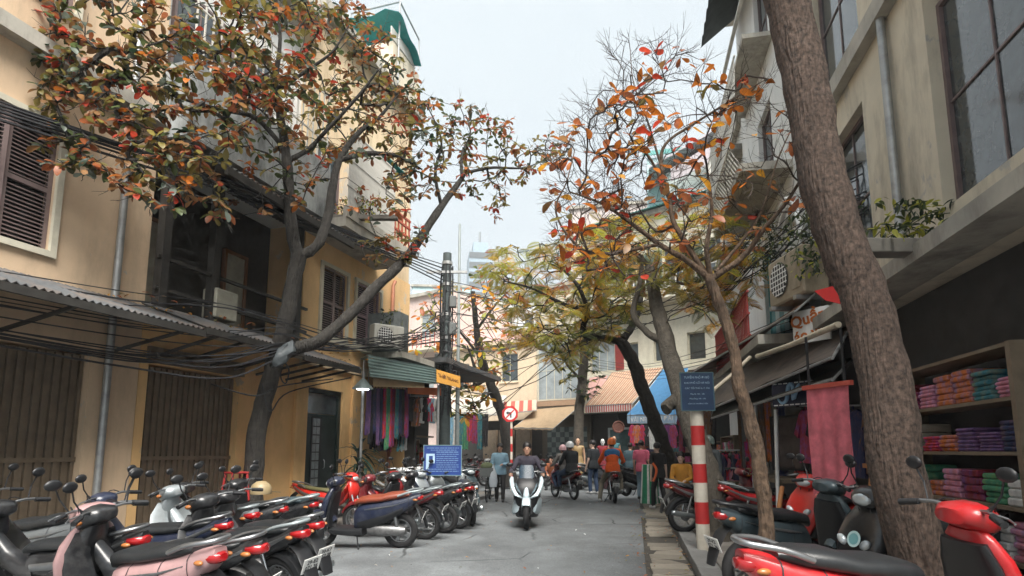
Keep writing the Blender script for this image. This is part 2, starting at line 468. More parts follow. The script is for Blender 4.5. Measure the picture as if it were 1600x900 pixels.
def louvre_leaf(parent, x0, x1, z0, z1, y, m, open_a=0.0):
    w = frame_rect(MB(), 0, x1 - x0, z0, z1, -.02, .02, .055).b2(.055, x1 - x0 - .055, -.02, .02, (z0 + z1) / 2 - .03, (z0 + z1) / 2 + .03).obj('shutter', m, parent)
    w.location = (x0, y, 0); w.rotation_euler = (0, 0, open_a)
    mb = MB(); n = int((z1 - z0 - .12) / .052); rot = Matrix.Rotation(R(38), 3, 'X')
    for i in range(n):
        z = z0 + .08 + i * .052
        if abs(z - (z0 + z1) / 2) < .05: continue
        mb.box(((x1 - x0) / 2, 0, z), (x1 - x0 - .105, .05, .009), rot)
    tag(mb.obj('louvre', m, w), kind='stuff')
    return w
def corrugated(x0, x1, ya, za, yb, zb, pitch=.08, amp=.014, rows=2):   # sheet running in x, from (ya,za) to (yb,zb)
    d = V((0, yb - ya, zb - za)); nrm = V((1, 0, 0)).cross(d).normalized(); R_ = []
    n = int((x1 - x0) / pitch * 4)
    for k in range(rows + 1):
        t = k / rows
        R_.append([V((x0 + (x1 - x0) * i / n, ya + (yb - ya) * t, za + (zb - za) * t)) + nrm * amp * math.sin(i * math.pi / 2) for i in range(n + 1)])
    return R_, nrm
def ac_unit(name, label, p, rotz, s=1.0, body=None):
    t = thing(name, label, 'air conditioner', p, rotz)
    body = body or mat('ac_cream', (0.42, 0.42, 0.38), 0.5, var=.1, stain=(0.2, 0.18, 0.14), stain_amt=.4)
    MB().box((0, 0, .29 * s), (.8 * s, .3 * s, .56 * s), None, 0, .02 * s).obj('casing', body, t, smooth=30)
    mb = MB()
    mb.lathe([(.2 * s, 0), (.21 * s, .015)], 24, (-.12 * s, -.152 * s, .3 * s), Matrix.Rotation(R(90), 3, 'X')); f = mb.obj('fan_opening', M_black, t)
    g = MB()
    for i in range(7):
        q = -.18 + i * .06
        h = math.sqrt(max(.0, .2 ** 2 - q * q)); g.b2((-.12 - h) * s, (-.12 + h) * s, -.172 * s, -.166 * s, (.3 + q - .006) * s, (.3 + q + .006) * s)
        g.b2((-.12 + q - .006) * s, (-.12 + q + .006) * s, -.174 * s, -.172 * s, (.3 - h) * s, (.3 + h) * s)
    g.obj('fan_grille', M_white, f)
    MB().b2(.16 * s, .34 * s, -.158 * s, -.151 * s, .1 * s, .48 * s).obj('side_panel', body, t)
    for q in (-.28, .28): MB().b2((q - .03) * s, (q + .03) * s, -.2 * s, .3 * s, -.04 * s, .008 * s).obj('bracket', M_dirtysteel, t)
    return t

# ================================================================== LEFT ROW
yel = mat('yellow_plaster', (0.74, 0.475, 0.215), 0.85, patch=(0.46, 0.36, 0.24), var=.10, scale=1.6, bump=.12, stain=(0.40, 0.25, 0.10), stain_amt=.5)
yel2 = mat('pale_yellow_plaster', (0.70, 0.55, 0.36), 0.85, patch=(0.58, 0.52, 0.44), var=.1, scale=1.4, bump=.12, stain=(0.30, 0.22, 0.12), stain_amt=.55)
greyw = mat('stained_grey_plaster', (0.33, 0.35, 0.35), 0.9, var=.2, scale=2.2, bump=.2, stain=(0.05, 0.06, 0.06), stain_amt=.85, stain_scale=(1.3, 1.3, .5))
slabc = mat('stained_concrete', (0.40, 0.38, 0.33), 0.9, var=.2, scale=2, bump=.15, stain=(0.12, 0.11, 0.10), stain_amt=.7)
cream = mat('cream_plaster', (0.62, 0.56, 0.44), 0.85, patch=(0.42, 0.40, 0.36), var=.1, scale=1.5, bump=.15, stain=(0.26, 0.23, 0.18), stain_amt=.75)
whitew = mat('white_plaster', (0.74, 0.75, 0.74), 0.85, var=.05, scale=1.2, stain=(0.5, 0.5, 0.48), stain_amt=.4)
shut_m = mat('shutter_brown', (0.17, 0.125, 0.12), 0.6, var=.2)
shut_v = mat('shutter_violet', (0.27, 0.19, 0.21), 0.6, var=.2)
dgreen = mat('dark_green_paint', (0.010, 0.022, 0.020), 0.4, var=.3)
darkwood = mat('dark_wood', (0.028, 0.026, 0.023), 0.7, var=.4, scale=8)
barm = mat('pale_bar_paint', (0.55, 0.54, 0.50), 0.5, var=.15)
rolls = mat('roller_shutter_steel', (0.17, 0.13, 0.09), 0.55, .2, var=.2)
tealroof = mat('teal_sheet', (0.02, 0.26, 0.27), 0.5, var=.15, trans=.3)
tilem = mat('roof_sheet_dark', (0.07, 0.075, 0.08), 0.7, .1, var=.35, scale=5, stain=(0.16, 0.10, 0.06), stain_amt=.6)

fl = LF.fp
xe = fl(642, 400)[0]                    # end of the yellow house
xm = fl(468, 560)[0]                    # party wall grey / yellow
XS = -8.0
Z1, Z2, Z3 = 3.35, 6.25, 9.3

# ---- yellow house
yh = thing('yellow_house', 'ochre yellow house with brown louvred shutters and long barred balcony', 'house', LF.O, LF.a)
dx0, dz1 = fl(481, 604); dx1 = fl(537, 604)[0]
w1 = fl(503, 410); w1b = fl(541, 505); wz0, wz1 = 3.95, 5.55
w1x0, w1x1 = fl(503, 450)[0], fl(541, 450)[0]
w2x0, w2x1 = fl(557, 450)[0], fl(594, 450)[0]
wl_ = MB(); wall_open(wl_, xm, xe, 0, Z1, 0, .3, [(dx0, dx1, 0, dz1)]); wl_.b2(xm + .01, xe, .31, 6, 0, Z1)
wl_.obj('wall', yel, yh)
yelu = mat('yellow_plaster_lit', (0.76, 0.51, 0.255), 0.85, patch=(0.62, 0.50, 0.36), var=.08, scale=1.6, bump=.12, stain=(0.52, 0.33, 0.15), stain_amt=.45)  # lighter, less stained copy of the yellow plaster; brighter upper-floor light painted in
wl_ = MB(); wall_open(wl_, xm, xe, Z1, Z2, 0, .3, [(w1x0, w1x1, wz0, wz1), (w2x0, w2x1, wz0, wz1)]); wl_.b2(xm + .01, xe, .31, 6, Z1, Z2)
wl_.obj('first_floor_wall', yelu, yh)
up = MB()
wall_open(up, xm, xe, Z2, 11.4, .05, .35, [(w1x0 - .3, w1x0 + .7, Z2 + .1, Z2 + 2.3), (w2x0 - .1, w2x1 + .2, Z2 + .1, Z2 + 2.3)])
up.b2(xm + .01, xe - .005, .36, 6, Z2, 11.4)
up.obj('upper_wall', yel2, yh)
MB().b2(xm - .02, xe + .25, -.25, 6.1, 11.4, 11.62).obj('cornice', slabc, yh)
MB().b2(xe - 1.6, xe + .05, -.1, 1.5, 11.62, 12.9).obj('roof_room', cream, yh)
# pilasters, string course
for a in (fl(455, 700)[0], fl(545, 700)[0]):
    MB().b2(a, a + .38, -.07, -.002, 0, Z1 - .12).obj('pilaster', yel, yh)
MB().b2(xm, xe, -.09, -.003, Z1 - .1, Z1 + .1).obj('string_course', yel2, yh)
# balcony slab with bars
xs_ = fl(641, 385, 1.0)[0]
MB().b2(xm - .05, xs_, -1.0, -.003, Z2 - .16, Z2 + .05).obj('balcony_slab', slabc, yh)
MB().b2(xm - .05, xs_, -1.03, -.93, Z2 + .05, Z2 + .28).obj('balcony_upstand', slabc, yh)
nb = 40
bm_ = MB().b2(-.011, .011, -.011, .011, 0, 1.75).mesh('baluster', barm)
for i in range(nb):
    x = xm + .05 + i * ((xs_ - .9 - xm) / (nb - 1)); link('baluster', bm_, yh, (x, -.98, Z2 + .28))
for z in (Z2 + .75, Z2 + 1.35, Z2 + 2.02): MB().b2(xm, xs_ - .85, -1.0, -.965, z, z + .03).obj('balcony_rail', barm, yh)
redrail = mat('rust_red_rail', (0.42, 0.08, 0.04), 0.55, var=.2)
for z in (Z2 + .55, Z2 + .8, Z2 + 1.0): MB().b2(xs_ - .85, xs_, -1.01, -.96, z, z + .05).obj('balcony_rail', redrail, yh)
for i in range(5): MB().b2(xs_ - .83 + i * .19, xs_ - .79 + i * .19, -1.0, -.97, Z2 + .28, Z2 + 1.0).obj('baluster', redrail, yh)
# balcony doors behind bars
for a, b in ((w1x0 - .3, w1x0 + .7), (w2x0 - .1, w2x1 + .2)):
    window(yh, a, b, Z2 + .1, Z2 + 2.3, .14, shut_m, M_pane, 2, 3)
# shutters on the first floor
frm = mat('window_frame_pale', (0.55, 0.52, 0.42), 0.6, var=.12)
for (a, b), sm in (((w1x0, w1x1), shut_m), ((w2x0, w2x1), shut_v)):
    wd = frame_rect(MB(), a - .09, b + .09, wz0 - .02, wz1 + .09, -.05, .04, .085).obj('window', frm, yh)
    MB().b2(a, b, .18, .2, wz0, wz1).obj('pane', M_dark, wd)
    MB().b2(a - .15, b + .15, -.16, -.001, wz0 - .12, wz0 - .03).obj('sill', frm, wd)
    mid = (a + b) / 2
    louvre_leaf(wd, a + .004, mid - .004, wz0, wz1, .03, sm, R(-3)); louvre_leaf(wd, mid + .004, b - .004, wz0, wz1, .03, sm, R(2))
# dark door with glazed strip
dr = frame_rect(MB(), dx0, dx1, .1, dz1, .06, .16, .09).obj('door', dgreen, yh)
mid = (dx0 + dx1) / 2
for a, b in ((dx0 + .09, mid - .006), (mid + .006, dx1 - .09)):
    MB().b2(a, b, .1, .14, .12, dz1 - .62).obj('door_leaf', dgreen, dr)
MB().b2(dx0 + .09, dx1 - .09, .09, .15, dz1 - .62, dz1 - .55).obj('transom', dgreen, dr)
MB().b2(dx0 + .1, dx1 - .1, .12, .13, dz1 - .54, dz1 - .1).obj('pane', M_pane, dr)
pg = mat('door_pane_pale', (0.22, 0.25, 0.26), 0.2, var=.3)
for k in range(9):
    for q in (0, 1):
        x = mid - .30 + q * .13
        MB().b2(x, x + .115, .088, .094, .5 + k * .185, .66 + k * .185).obj('pane', pg, dr)
MB().b2(mid - .35, mid + .01, .090, .10, .46, 2.2).obj('door_panel', M_black, dr)
MB().tube([(mid + .1, .07, 1.05), (mid + .1, .04, 1.08), (mid + .1, .04, 1.22), (mid + .1, .07, 1.25)], .012, 6).obj('door_handle', M_steel, dr, smooth=60)
# drain pipes
for x in (xe - 1.15,): MB().tube([(x, -.08, .1), (x, -.08, 5.9), (x + .1, -.08, 6.05)], .05, 8).obj('drainpipe', mat('terracotta_pipe', (0.38, 0.15, 0.08), .6), yh, smooth=60)
# roof pipe frame with teal canopy
rx = xe - .45
fr_ = MB()
for a, b in (((rx - 1.0, -.2, 11.6), (rx - 1.0, -.2, 14.2)), ((rx + .25, -.2, 12.9), (rx + .25, -.2, 13.9)), ((rx - 1.0, -.2, 14.2), (rx + .25, -.2, 13.9)),
             ((rx - 1.0, 1.4, 11.6), (rx - 1.0, 1.4, 14.2)), ((rx - 1.0, -.2, 14.2), (rx - 1.0, 1.4, 14.2))): fr_.tube([a, b], .025, 6)
fr_.obj('roof_pipe_frame', M_dirtysteel, yh)
rows = [[V((rx - 1.35 + 1.5 * i / 10, -.35 + 1.7 * k / 4, 13.7 - .62 * (i / 10) ** 1.4 + .08 * math.sin(k * 2 + i) - .12 * (k == 0))) for i in range(11)] for k in range(5)]
MB().sheet(rows, 0, .012, (0, 0, 1)).obj('roof_canopy', tealroof, yh, smooth=60)
MB().b2(rx - 1.3, rx + .2, -.12, -.09, 12.92, 13.25).obj('roof_rail', barm, yh)
# small teal awning over an upper window
rows, nn = corrugated(fl(570, 215)[0], fl(610, 215)[0], .02, 9.2, -.7, 8.75)
MB().sheet(rows, 0, .01, nn).obj('window_awning', tealroof, yh, smooth=60)

# ---- grey old house to the left of it
XS0, XS = XS, .55
gh = thing('old_grey_house', 'weathered grey house with dark upper loggia and barred stained balcony', 'house', LF.O, LF.a)
rs0, rs1 = XS - 1.05, fl(371, 650)[0]
sh2 = None
mb = MB(); wall_open(mb, XS, xm - .004, 0, Z1, 0, .3, [(rs0 + 1.2, rs1, 0, 2.75)])
mb.b2(XS, xm - .01, .31, 6, 0, Z1); mb.obj('wall', yel, gh)
for a, b in ((rs0 + 1.2, rs1),):
    m2 = MB(); n = int((b - a) / .055)
    for i in range(n):
        x = a + i * (b - a) / n; m2.b2(x, x + .042, .10 + (i % 2) * .02, .14, .02, 2.72)
    m2.b2(a, b, .09, .145, 1.3, 1.36)
    s_ = m2.obj('roller_shutter', rolls, gh)
    MB().b2(a - .05, b + .05, -.06, -.003, 2.76, 3.0).obj('shutter_box', rolls, s_)
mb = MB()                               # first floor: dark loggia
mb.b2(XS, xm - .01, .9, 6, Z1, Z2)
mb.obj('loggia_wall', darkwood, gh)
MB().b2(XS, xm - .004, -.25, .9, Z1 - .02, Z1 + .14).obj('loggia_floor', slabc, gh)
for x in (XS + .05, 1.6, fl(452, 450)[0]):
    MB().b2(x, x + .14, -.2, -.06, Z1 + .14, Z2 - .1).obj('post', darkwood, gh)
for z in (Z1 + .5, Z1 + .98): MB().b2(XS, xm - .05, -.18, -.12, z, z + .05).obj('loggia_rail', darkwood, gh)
palew = mat('pale_door_board', (0.34, 0.33, 0.27), .7, var=.2)
for x in (XS + .3, fl(362, 450, -.6)[0]):
    f_ = frame_rect(MB(), x, x + .62, Z1 + .15, Z1 + 2.0, .8, .88, .06).obj('window', mat('rust_frame', (0.22, 0.10, 0.05), .7), gh)
    MB().b2(x + .06, x + .56, .84, .86, Z1 + .21, Z1 + 1.94).obj('pane', palew, f_)
MB().box((1.9, -.1, Z1 + .55), (.5, .3, .5), None, 0, .02).obj('meter_box', palew, gh)
# lean-to roof over the loggia
rows, nn = corrugated(XS, xm - .25, .3, Z2 - .05, -1.35, Z2 - .62, .11, .02)
MB().sheet(rows, 0, .015, nn).obj('lean_to_roof', tilem, gh, smooth=50)
MB().b2(XS, xm - .25, -1.36, -1.3, Z2 - .76, Z2 - .64).obj('fascia', darkwood, gh)
# upper part with stained parapet
mb = MB(); mb.b2(XS, xm - .004, .28, 6, Z2, 11.0); mb.obj('upper_wall', whitew, gh)
MB().b2(XS, xm - .01, -.55, .27, Z2 + .0, Z2 + 1.25).obj('stained_parapet', greyw, gh)
nb2 = 22
bm2 = MB().b2(-.012, .012, -.012, .012, 0, 1.5).mesh('baluster', barm)
for i in range(nb2):
    x = XS + .05 + i * ((xm - .15 - XS) / (nb2 - 1)); link('baluster', bm2, gh, (x, -.5, Z2 + 1.25))
for z in (Z2 + 1.7, Z2 + 2.2, Z2 + 2.75): MB().b2(XS, xm - .05, -.515, -.485, z, z + .03).obj('balcony_rail', barm, gh)
for a in (XS + .25, XS + 1.6): window(gh, a, a + 1.1, Z2 + 1.3, Z2 + 3.0, .2, shut_m, M_pane, 2, 3)
MB().b2(XS, xm + .0, -.3, .3, 10.9, 11.1).obj('cornice', slabc, gh)
# ---- peach house beyond the left edge
ph = thing('peach_house', 'peach shophouse with louvred shutters at far left of street', 'house', LF.O, LF.a)
peach = mat('peach_plaster', (0.62, 0.46, 0.31), .85, patch=(0.44, 0.40, 0.34), var=.1, scale=1.5, bump=.12, stain=(.34, .26, .18), stain_amt=.6)
ow = [(XS0 + .9 + i * 2.5, XS0 + 2.1 + i * 2.5, z, z + 1.7) for i in range(3) for z in (3.9, 7.2)]
mb = MB(); wall_open(mb, XS0, XS - .01, 0, 11.6, 0, .3, ow + [(-2.6, -.2, 0, 2.75), (-6.6, -3.6, 0, 2.75)]); mb.b2(XS0, XS - .01, .31, 6, 0, 11.6); mb.obj('wall', peach, ph)
for o_ in ow:
    wd = frame_rect(MB(), o_[0] - .08, o_[1] + .08, o_[2] - .02, o_[3] + .08, -.05, .04, .08).obj('window', frm, ph)
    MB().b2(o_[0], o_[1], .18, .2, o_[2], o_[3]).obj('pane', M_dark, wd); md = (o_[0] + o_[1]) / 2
    louvre_leaf(wd, o_[0] + .004, md - .004, o_[2], o_[3], .03, shut_m, R(-4)); louvre_leaf(wd, md + .004, o_[1] - .004, o_[2], o_[3], .03, shut_m, R(3))
for a, b in ((-2.6, -.2), (-6.6, -3.6)):
    m2 = MB(); n = int((b - a) / .055)
    for i in range(n):
        x = a + i * (b - a) / n; m2.b2(x, x + .042, .10 + (i % 2) * .02, .14, .02, 2.72)
    m2.b2(a, b, .09, .145, 1.3, 1.36)
    s_ = m2.obj('folding_gate', rolls, ph)
MB().b2(XS0, XS - .02, -.2, -.003, 6.4, 6.6).obj('string_course', slabc, ph)
MB().b2(XS0, XS - .02, -.3, .3, 11.6, 11.8).obj('cornice', slabc, ph)
MB().tube([(-.0, -.08, .1), (-.0, -.08, 11.4)], .05, 8).obj('drainpipe', M_dirtysteel, ph, smooth=60)
# ---- continuous sheet awning over the ground floor
for k, (a, b, sag, who) in enumerate(((-4.6, XS - .1, .05, ph), (XS - .08, fl(470, 560, 1.2)[0], .0, gh), (fl(470, 560, 1.2)[0] + .02, fl(560, 585, 1.2)[0], .06, yh))):
    rows, nn = corrugated(a, b, -.02, Z1 + .28 - sag, -1.25, Z1 - .16 - sag, .09, .016, 3)
    MB().sheet(rows, 0, .012, nn).obj('awning_sheet', tilem, who, smooth=50)
    MB().b2(a, b, -1.27, -1.22, Z1 - .27 - sag, Z1 - .18 - sag).obj('awning_beam', darkwood, who)
    for x in lerpl([a + .3, b - .3], 4): MB().bar((x, -.0, Z1 - .5), (x, -1.2, Z1 - .24 - sag), .04).obj('awning_strut', darkwood, who)

# ================================================================== RIGHT ROW and FAR ROW
fr = RF.fp
blueg = mat('pale_blue_paint', (0.42, 0.58, 0.60), .7, var=.1, stain=(.3, .36, .36), stain_amt=.4)
tealp = mat('teal_board', (0.05, 0.25, 0.28), .6, var=.2)
# ---- tall white house
xa, xb = fr(1158, 200)[0], fr(1262, 200)[0]
wh = thing('white_house', 'tall white house with barred balcony and dark cloth hung from top floor', 'house', RF.O, RF.a)
mb = MB(); wall_open(mb, xa, xb, 3.2, 13.2, 0, .3, [(xa + 1.9, xa + 3.2, 6.9, 9.0), (xa + 2.2, xa + 3.4, 10.2, 12.2), (xa + 1.6, xa + 3.6, 3.6, 5.9)])
mb.b2(xa, xb, .31, 7, 3.2, 13.2); mb.obj('wall', whitew, wh)
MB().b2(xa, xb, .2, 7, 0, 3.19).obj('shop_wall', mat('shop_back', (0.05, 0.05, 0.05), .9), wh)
MB().b2(xa - .15, xb, -.35, 7, 13.2, 13.4).obj('cornice', slabc, wh)
window(wh, xa + 1.9, xa + 3.2, 6.9, 9.0, .1, shut_m, M_pane, 2, 2)
window(wh, xa + 2.2, xa + 3.4, 10.2, 12.2, .1, shut_m, M_pane, 2, 2)
MB().b2(xa + .9, xa + 4.6, -.95, -.003, 6.7, 6.86).obj('balcony_slab', slabc, wh)
bcurve = lambda i: [(xa + .95 + i * .155, -.92, 6.86), (xa + .95 + i * .155, -1.12, 7.2), (xa + .95 + i * .155, -.98, 7.7), (xa + .95 + i * .155, -.93, 9.1)]
bmw = MB().tube(bcurve(0), .016, 5).mesh('baluster', barm, 60); 
for i in range(24):
    o = link('baluster', bmw, wh); o.location = (i * .155, 0, 0)
for z, y in ((7.2, -1.12), (8.2, -.97), (9.1, -.93)): MB().tube([(xa + .9, y, z), (xa + 4.6, y, z)], .02, 6).obj('balcony_rail', barm, wh)
# top storey dark awning
darkcl = mat('dark_cloth_awning', (0.02, 0.03, 0.03), .8, var=.3)
rows = [[V((xa + .35 + 3.4 * i / 14, -.0 - 1.0 * k / 4, 13.1 - .8 * k / 4 - (.12 * abs(math.sin(i * 1.57)) if k == 4 else 0))) for i in range(15)] for k in range(5)]
MB().sheet(rows, 0, .01, (0, 0, 1)).obj('top_awning', darkcl, wh, smooth=60)
MB().b2(xa + .6, xa + 3.8, -.58, -.5, 11.0, 11.06).obj('balcony_rail', barm, wh)
MB().b2(xa + .6, xa + 3.8, -.6, -.003, 10.0, 10.1).obj('balcony_slab', slabc, wh)
# first floor: pale blue folding doors
fb = frame_rect(MB(), xa + 1.6, xa + 3.6, 3.6, 5.9, .08, .16, .06).obj('folding_door', tealp, wh)
for i in range(5):
    MB().b2(xa + 1.67 + i * .376, xa + 2.03 + i * .376, .1, .13, 3.66, 5.84).obj('door_leaf', blueg if i % 2 else tealp, fb)
MB().b2(xa + .2, xb, -1.0, -.003, 3.2, 3.36).obj('balcony_slab', slabc, wh)
redp = mat('red_grille', (0.42, 0.06, 0.05), .5, var=.2)
bmr = MB().b2(-.01, .01, -.01, .01, 0, .95).mesh('baluster', redp)
for i in range(30): link('baluster', bmr, wh, (xa + .3 + i * .15, -.96, 3.36))
for z in (3.5, 3.9, 4.31): MB().b2(xa + .25, xa + 4.75, -.98, -.94, z, z + .03).obj('balcony_rail', redp, wh)

# ---- near right house (arch, planter) and continuing past the frame
xc = fr(1640, 500)[0] + 3
nh = thing('cream_arch_house', 'cream house with striped round arch and planted balcony at street edge', 'house', RF.O, RF.a)
mb = MB(); wall_open(mb, xb + .01, xc, 3.2, 13.5, 0, .3, [(xb + .7, xb + 2.3, 3.6, 6.0), (xb + .6, xb + 2.4, 7, 9.2), (xb + 4, xb + 5.6, 3.8, 6.2), (xb + 4, xb + 5.6, 7, 9.2)])
mb.b2(xb + .01, xc, .31, 7, 3.2, 13.5); mb.obj('wall', cream, nh)
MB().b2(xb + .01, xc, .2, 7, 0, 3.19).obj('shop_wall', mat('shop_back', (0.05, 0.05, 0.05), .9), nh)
for a in (xb + .7, xb + 4): window(nh, a, a + 1.6, 3.8, 6.0, .12, shut_m, M_pane, 2, 2)
for a in (xb + .6, xb + 4): window(nh, a, a + 1.6, 7.0, 9.2, .12, shut_m, M_pane, 2, 2)
arc = MB(); axc = fr(1240, 350)[0]
for q in range(4):
    r0 = .62 + q * .13
    pts = [(axc + r0 * math.cos(R(a)), -.02 - q * .05, 5.1 + r0 * math.sin(R(a))) for a in range(0, 181, 15)]
    arc.tube(pts, .045, 6)
arc.obj('arch_moulding', whitew, nh, smooth=60)
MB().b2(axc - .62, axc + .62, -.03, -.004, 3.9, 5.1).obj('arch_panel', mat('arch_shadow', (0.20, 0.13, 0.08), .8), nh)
MB().b2(xb + .1, xc, -.45, -.003, 3.2, 3.36).obj('ledge', slabc, nh)
for x_, z1_ in ((xb + 3.2, 13), (xb + 6.4, 13)): MB().tube([(x_, -.07, 3.4), (x_, -.07, z1_)], .05, 8).obj('drainpipe', M_dirtysteel, nh, smooth=60)
MB().b2(xb + .1, xc, -.14, -.003, 6.5, 6.75).obj('string_course', slabc, nh)
rsm = mat('shutter_grey_green', (0.12, 0.15, 0.15), .5, .3, var=.15)
m2 = MB()
for i in range(30): m2.b2(xb + 5.4, xc - .2, .06 + (i % 2) * .015, .19, .1 + i * .1, .19 + i * .1)
m2.obj('roller_shutter', rsm, nh)

# ---- house further down on the right with a gabled roof and lean-to
gx0 = xa - 5.2
gb = thing('pale_house', 'pale flat roofed house with rooftop railing left of tall white house', 'house', RF.O, RF.a)
lilac = mat('lilac_sheet', (0.34, 0.30, 0.32), .6, .1, var=.2, stain=(.2, .17, .17), stain_amt=.5)
mb = MB(); wall_open(mb, gx0, xa - .02, 0, 10.4, .1, .4, [(gx0 + .8, gx0 + 2.2, 4.2, 6.0), (gx0 + 2.9, gx0 + 4.3, 4.2, 6.0), (gx0 + 1, gx0 + 4.2, 7.2, 8.8)])
mb.b2(gx0, xa - .02, .41, 7, 0, 10.4)
mb.obj('wall', whitew, gb)
for a in (gx0 + .8, gx0 + 2.9): window(gb, a, a + 1.4, 4.2, 6.0, .2, shut_m, M_pane, 2, 2)
window(gb, gx0 + 1, gx0 + 4.2, 7.2, 8.8, .25, frm, M_pane, 4, 1)
MB().b2(gx0 - .1, xa - .05, -.6, .09, 6.6, 6.75).obj('balcony_slab', slabc, gb)
MB().b2(gx0 - .1, xa - .05, -.4, .09, 9.5, 9.65).obj('balcony_slab', slabc, gb)
MB().b2(gx0 - .1, xa - .03, -.3, 7, 10.4, 10.6).obj('cornice', slabc, gb)
for i in range(16): MB().b2(gx0 + .1 + i * .33, gx0 + .14 + i * .33, -.25, -.21, 10.6, 11.4).obj('baluster', barm, gb)
MB().b2(gx0, xa - .05, -.26, -.2, 11.4, 11.45).obj('balcony_rail', barm, gb)
# ---- far facades across the bend
def far_house(name, label, P0, P1, h, m, depth=6):
    a = math.atan2(P0[1] - P1[1], P0[0] - P1[0])
    # local x runs from P1 (left in view) to P0 so that -y faces the camera
    a = math.atan2(P0[1] - P1[1], P0[0] - P1[0]); L_ = math.hypot(P0[0] - P1[0], P0[1] - P1[1])
    F_ = Frame(P1, a)
    t = thing(name, label, 'house', F_.O, a)
    return t, F_, L_
# cream house with ledge behind the trees (right of centre)
t1, F1, L1 = far_house('ledge_house', 'long cream house with projecting ledge behind striped and blue awnings', (9.2, 23.2), (3.5, 28.4), 8.5, cream)
crw = mat('far_cream_wall', (0.60, 0.57, 0.47), .85, var=.08, stain=(.35, .32, .25), stain_amt=.45)
mb = MB(); ops = [(.3, 1.7, 5.1, 6.7), (2.35, 2.95, 5.3, 6.3), (3.7, 4.3, 5.3, 6.3), (5.3, 6.1, 5.2, 6.4)]
ops2 = [(.5 + i * 1.9, 1.5 + i * 1.9, 8.6, 10.3) for i in range(4)]
wall_open(mb, 0, L1, 3.2, 12.0, 0, .3, ops + ops2); mb.b2(0, L1, .31, 6, 3.2, 12.0); mb.obj('wall', crw, t1)
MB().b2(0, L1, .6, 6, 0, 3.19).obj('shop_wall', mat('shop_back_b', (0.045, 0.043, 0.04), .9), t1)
window(t1, .3, 1.7, 5.1, 6.7, .1, frm, M_paneb, 3, 1)
MB().b2(1.75, 2.2, -.03, -.002, 5.1, 6.75).obj('shutter', mat('brick_red_shutter', (0.24, 0.035, 0.03), .6), t1)
for o in ops[1:]: window(t1, *o, .12, frm, M_pane, 1, 1)
for z, d in ((4.72, .55), (4.55, .42), (4.40, .28)): MB().b2(0, L1, -d, -.002, z, z + .155).obj('ledge', crw, t1)
MB().b2(-.1, L1, -.2, 6, 12.0, 12.2).obj('cornice', slabc, t1)
MB().b2(0, L1, -.9, -.002, 7.85, 8.0).obj('balcony_slab', crw, t1)
for i in range(26): MB().b2(.1 + i * .29, .14 + i * .29, -.86, -.82, 8.0, 8.9).obj('baluster', barm, t1)
MB().b2(0, L1, -.87, -.81, 8.9, 8.95).obj('balcony_rail', barm, t1)
gsh = mat('grey_green_shutter', (0.16, 0.22, 0.19), .6, var=.15)
for o in ops2:
    wd = window(t1, *o, .12, frm, M_pane, 2, 2)
    for s_ in (-1, 1): louvre_leaf(wd, (o[0] - .48 if s_ < 0 else o[1] + .02), (o[0] - .02 if s_ < 0 else o[1] + .48), o[2], o[3], -.03, gsh)
rows, nn = corrugated(-.3, L1, 6.2, 13.9, -.4, 12.25, .15, .02)
MB().sheet(rows, 0, .03, nn).obj('roof', mat('green_sheet', (0.06, 0.24, 0.22), .5, var=.2), t1, smooth=50)
# glazed house
t2, F2, L2 = far_house('glazed_house', 'cream house with wide bay of tall glazed windows above beige awning', (3.5, 28.4), (1.25, 30.0), 7.4, cream)
mb = MB(); wall_open(mb, 0, L2, 3.2, 9.6, 0, .3, [(.08, L2 - .25, 3.9, 6.9)]); mb.b2(0, L2, .31, 6, 3.2, 9.6); mb.obj('wall', cream, t2)
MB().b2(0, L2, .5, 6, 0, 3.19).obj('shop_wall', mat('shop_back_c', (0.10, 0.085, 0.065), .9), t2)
window(t2, .08, L2 - .25, 3.9, 6.9, -.05, frm, M_paneb, 5, 2, t=.06)
MB().b2(0, L2, -.35, -.08, 3.6, 3.85).obj('ledge', mat('tan_ledge', (0.38, 0.25, 0.16), .8), t2)
MB().b2(-.05, L2, -.15, 6, 9.6, 9.75).obj('cornice', slabc, t2)
# cream corner house
t3, F3, L3 = far_house('cream_corner_house', 'plain cream house with three small windows and air conditioner at bend', (1.25, 30.0), (-3.4, 33.2), 7.6, cream)
creamw = mat('peach_cream_plaster', (0.66, 0.53, 0.38), .85, var=.07, stain=(.4, .3, .2), stain_amt=.45)
ops = [(.45, 1.25, 4.75, 6.2), (1.75, 2.35, 5.0, 6.2), (3.4, 4.5, 5.0, 6.5)]
mb = MB(); wall_open(mb, 0, L3, 3.0, 7.0, 0, .3, ops); mb.b2(0, L3, .31, 6, 3.0, 7.0); mb.obj('wall', creamw, t3)
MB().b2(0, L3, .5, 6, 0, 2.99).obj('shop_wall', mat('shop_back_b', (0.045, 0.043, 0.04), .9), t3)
for o in ops: window(t3, *o, .06, frm, M_pane, 2, 1, sill=creamw)
MB().b2(-.15, L3 + .1, -.25, 6, 7.0, 7.18).obj('cornice', creamw, t3)
rows, nn = corrugated(-.1, L3, 3.2, 8.5, -.2, 7.22, .15, .02)
MB().sheet(rows, 0, .02, nn).obj('roof', mat('rose_roof', (0.42, 0.26, 0.24), .7, var=.2), t3, smooth=50)
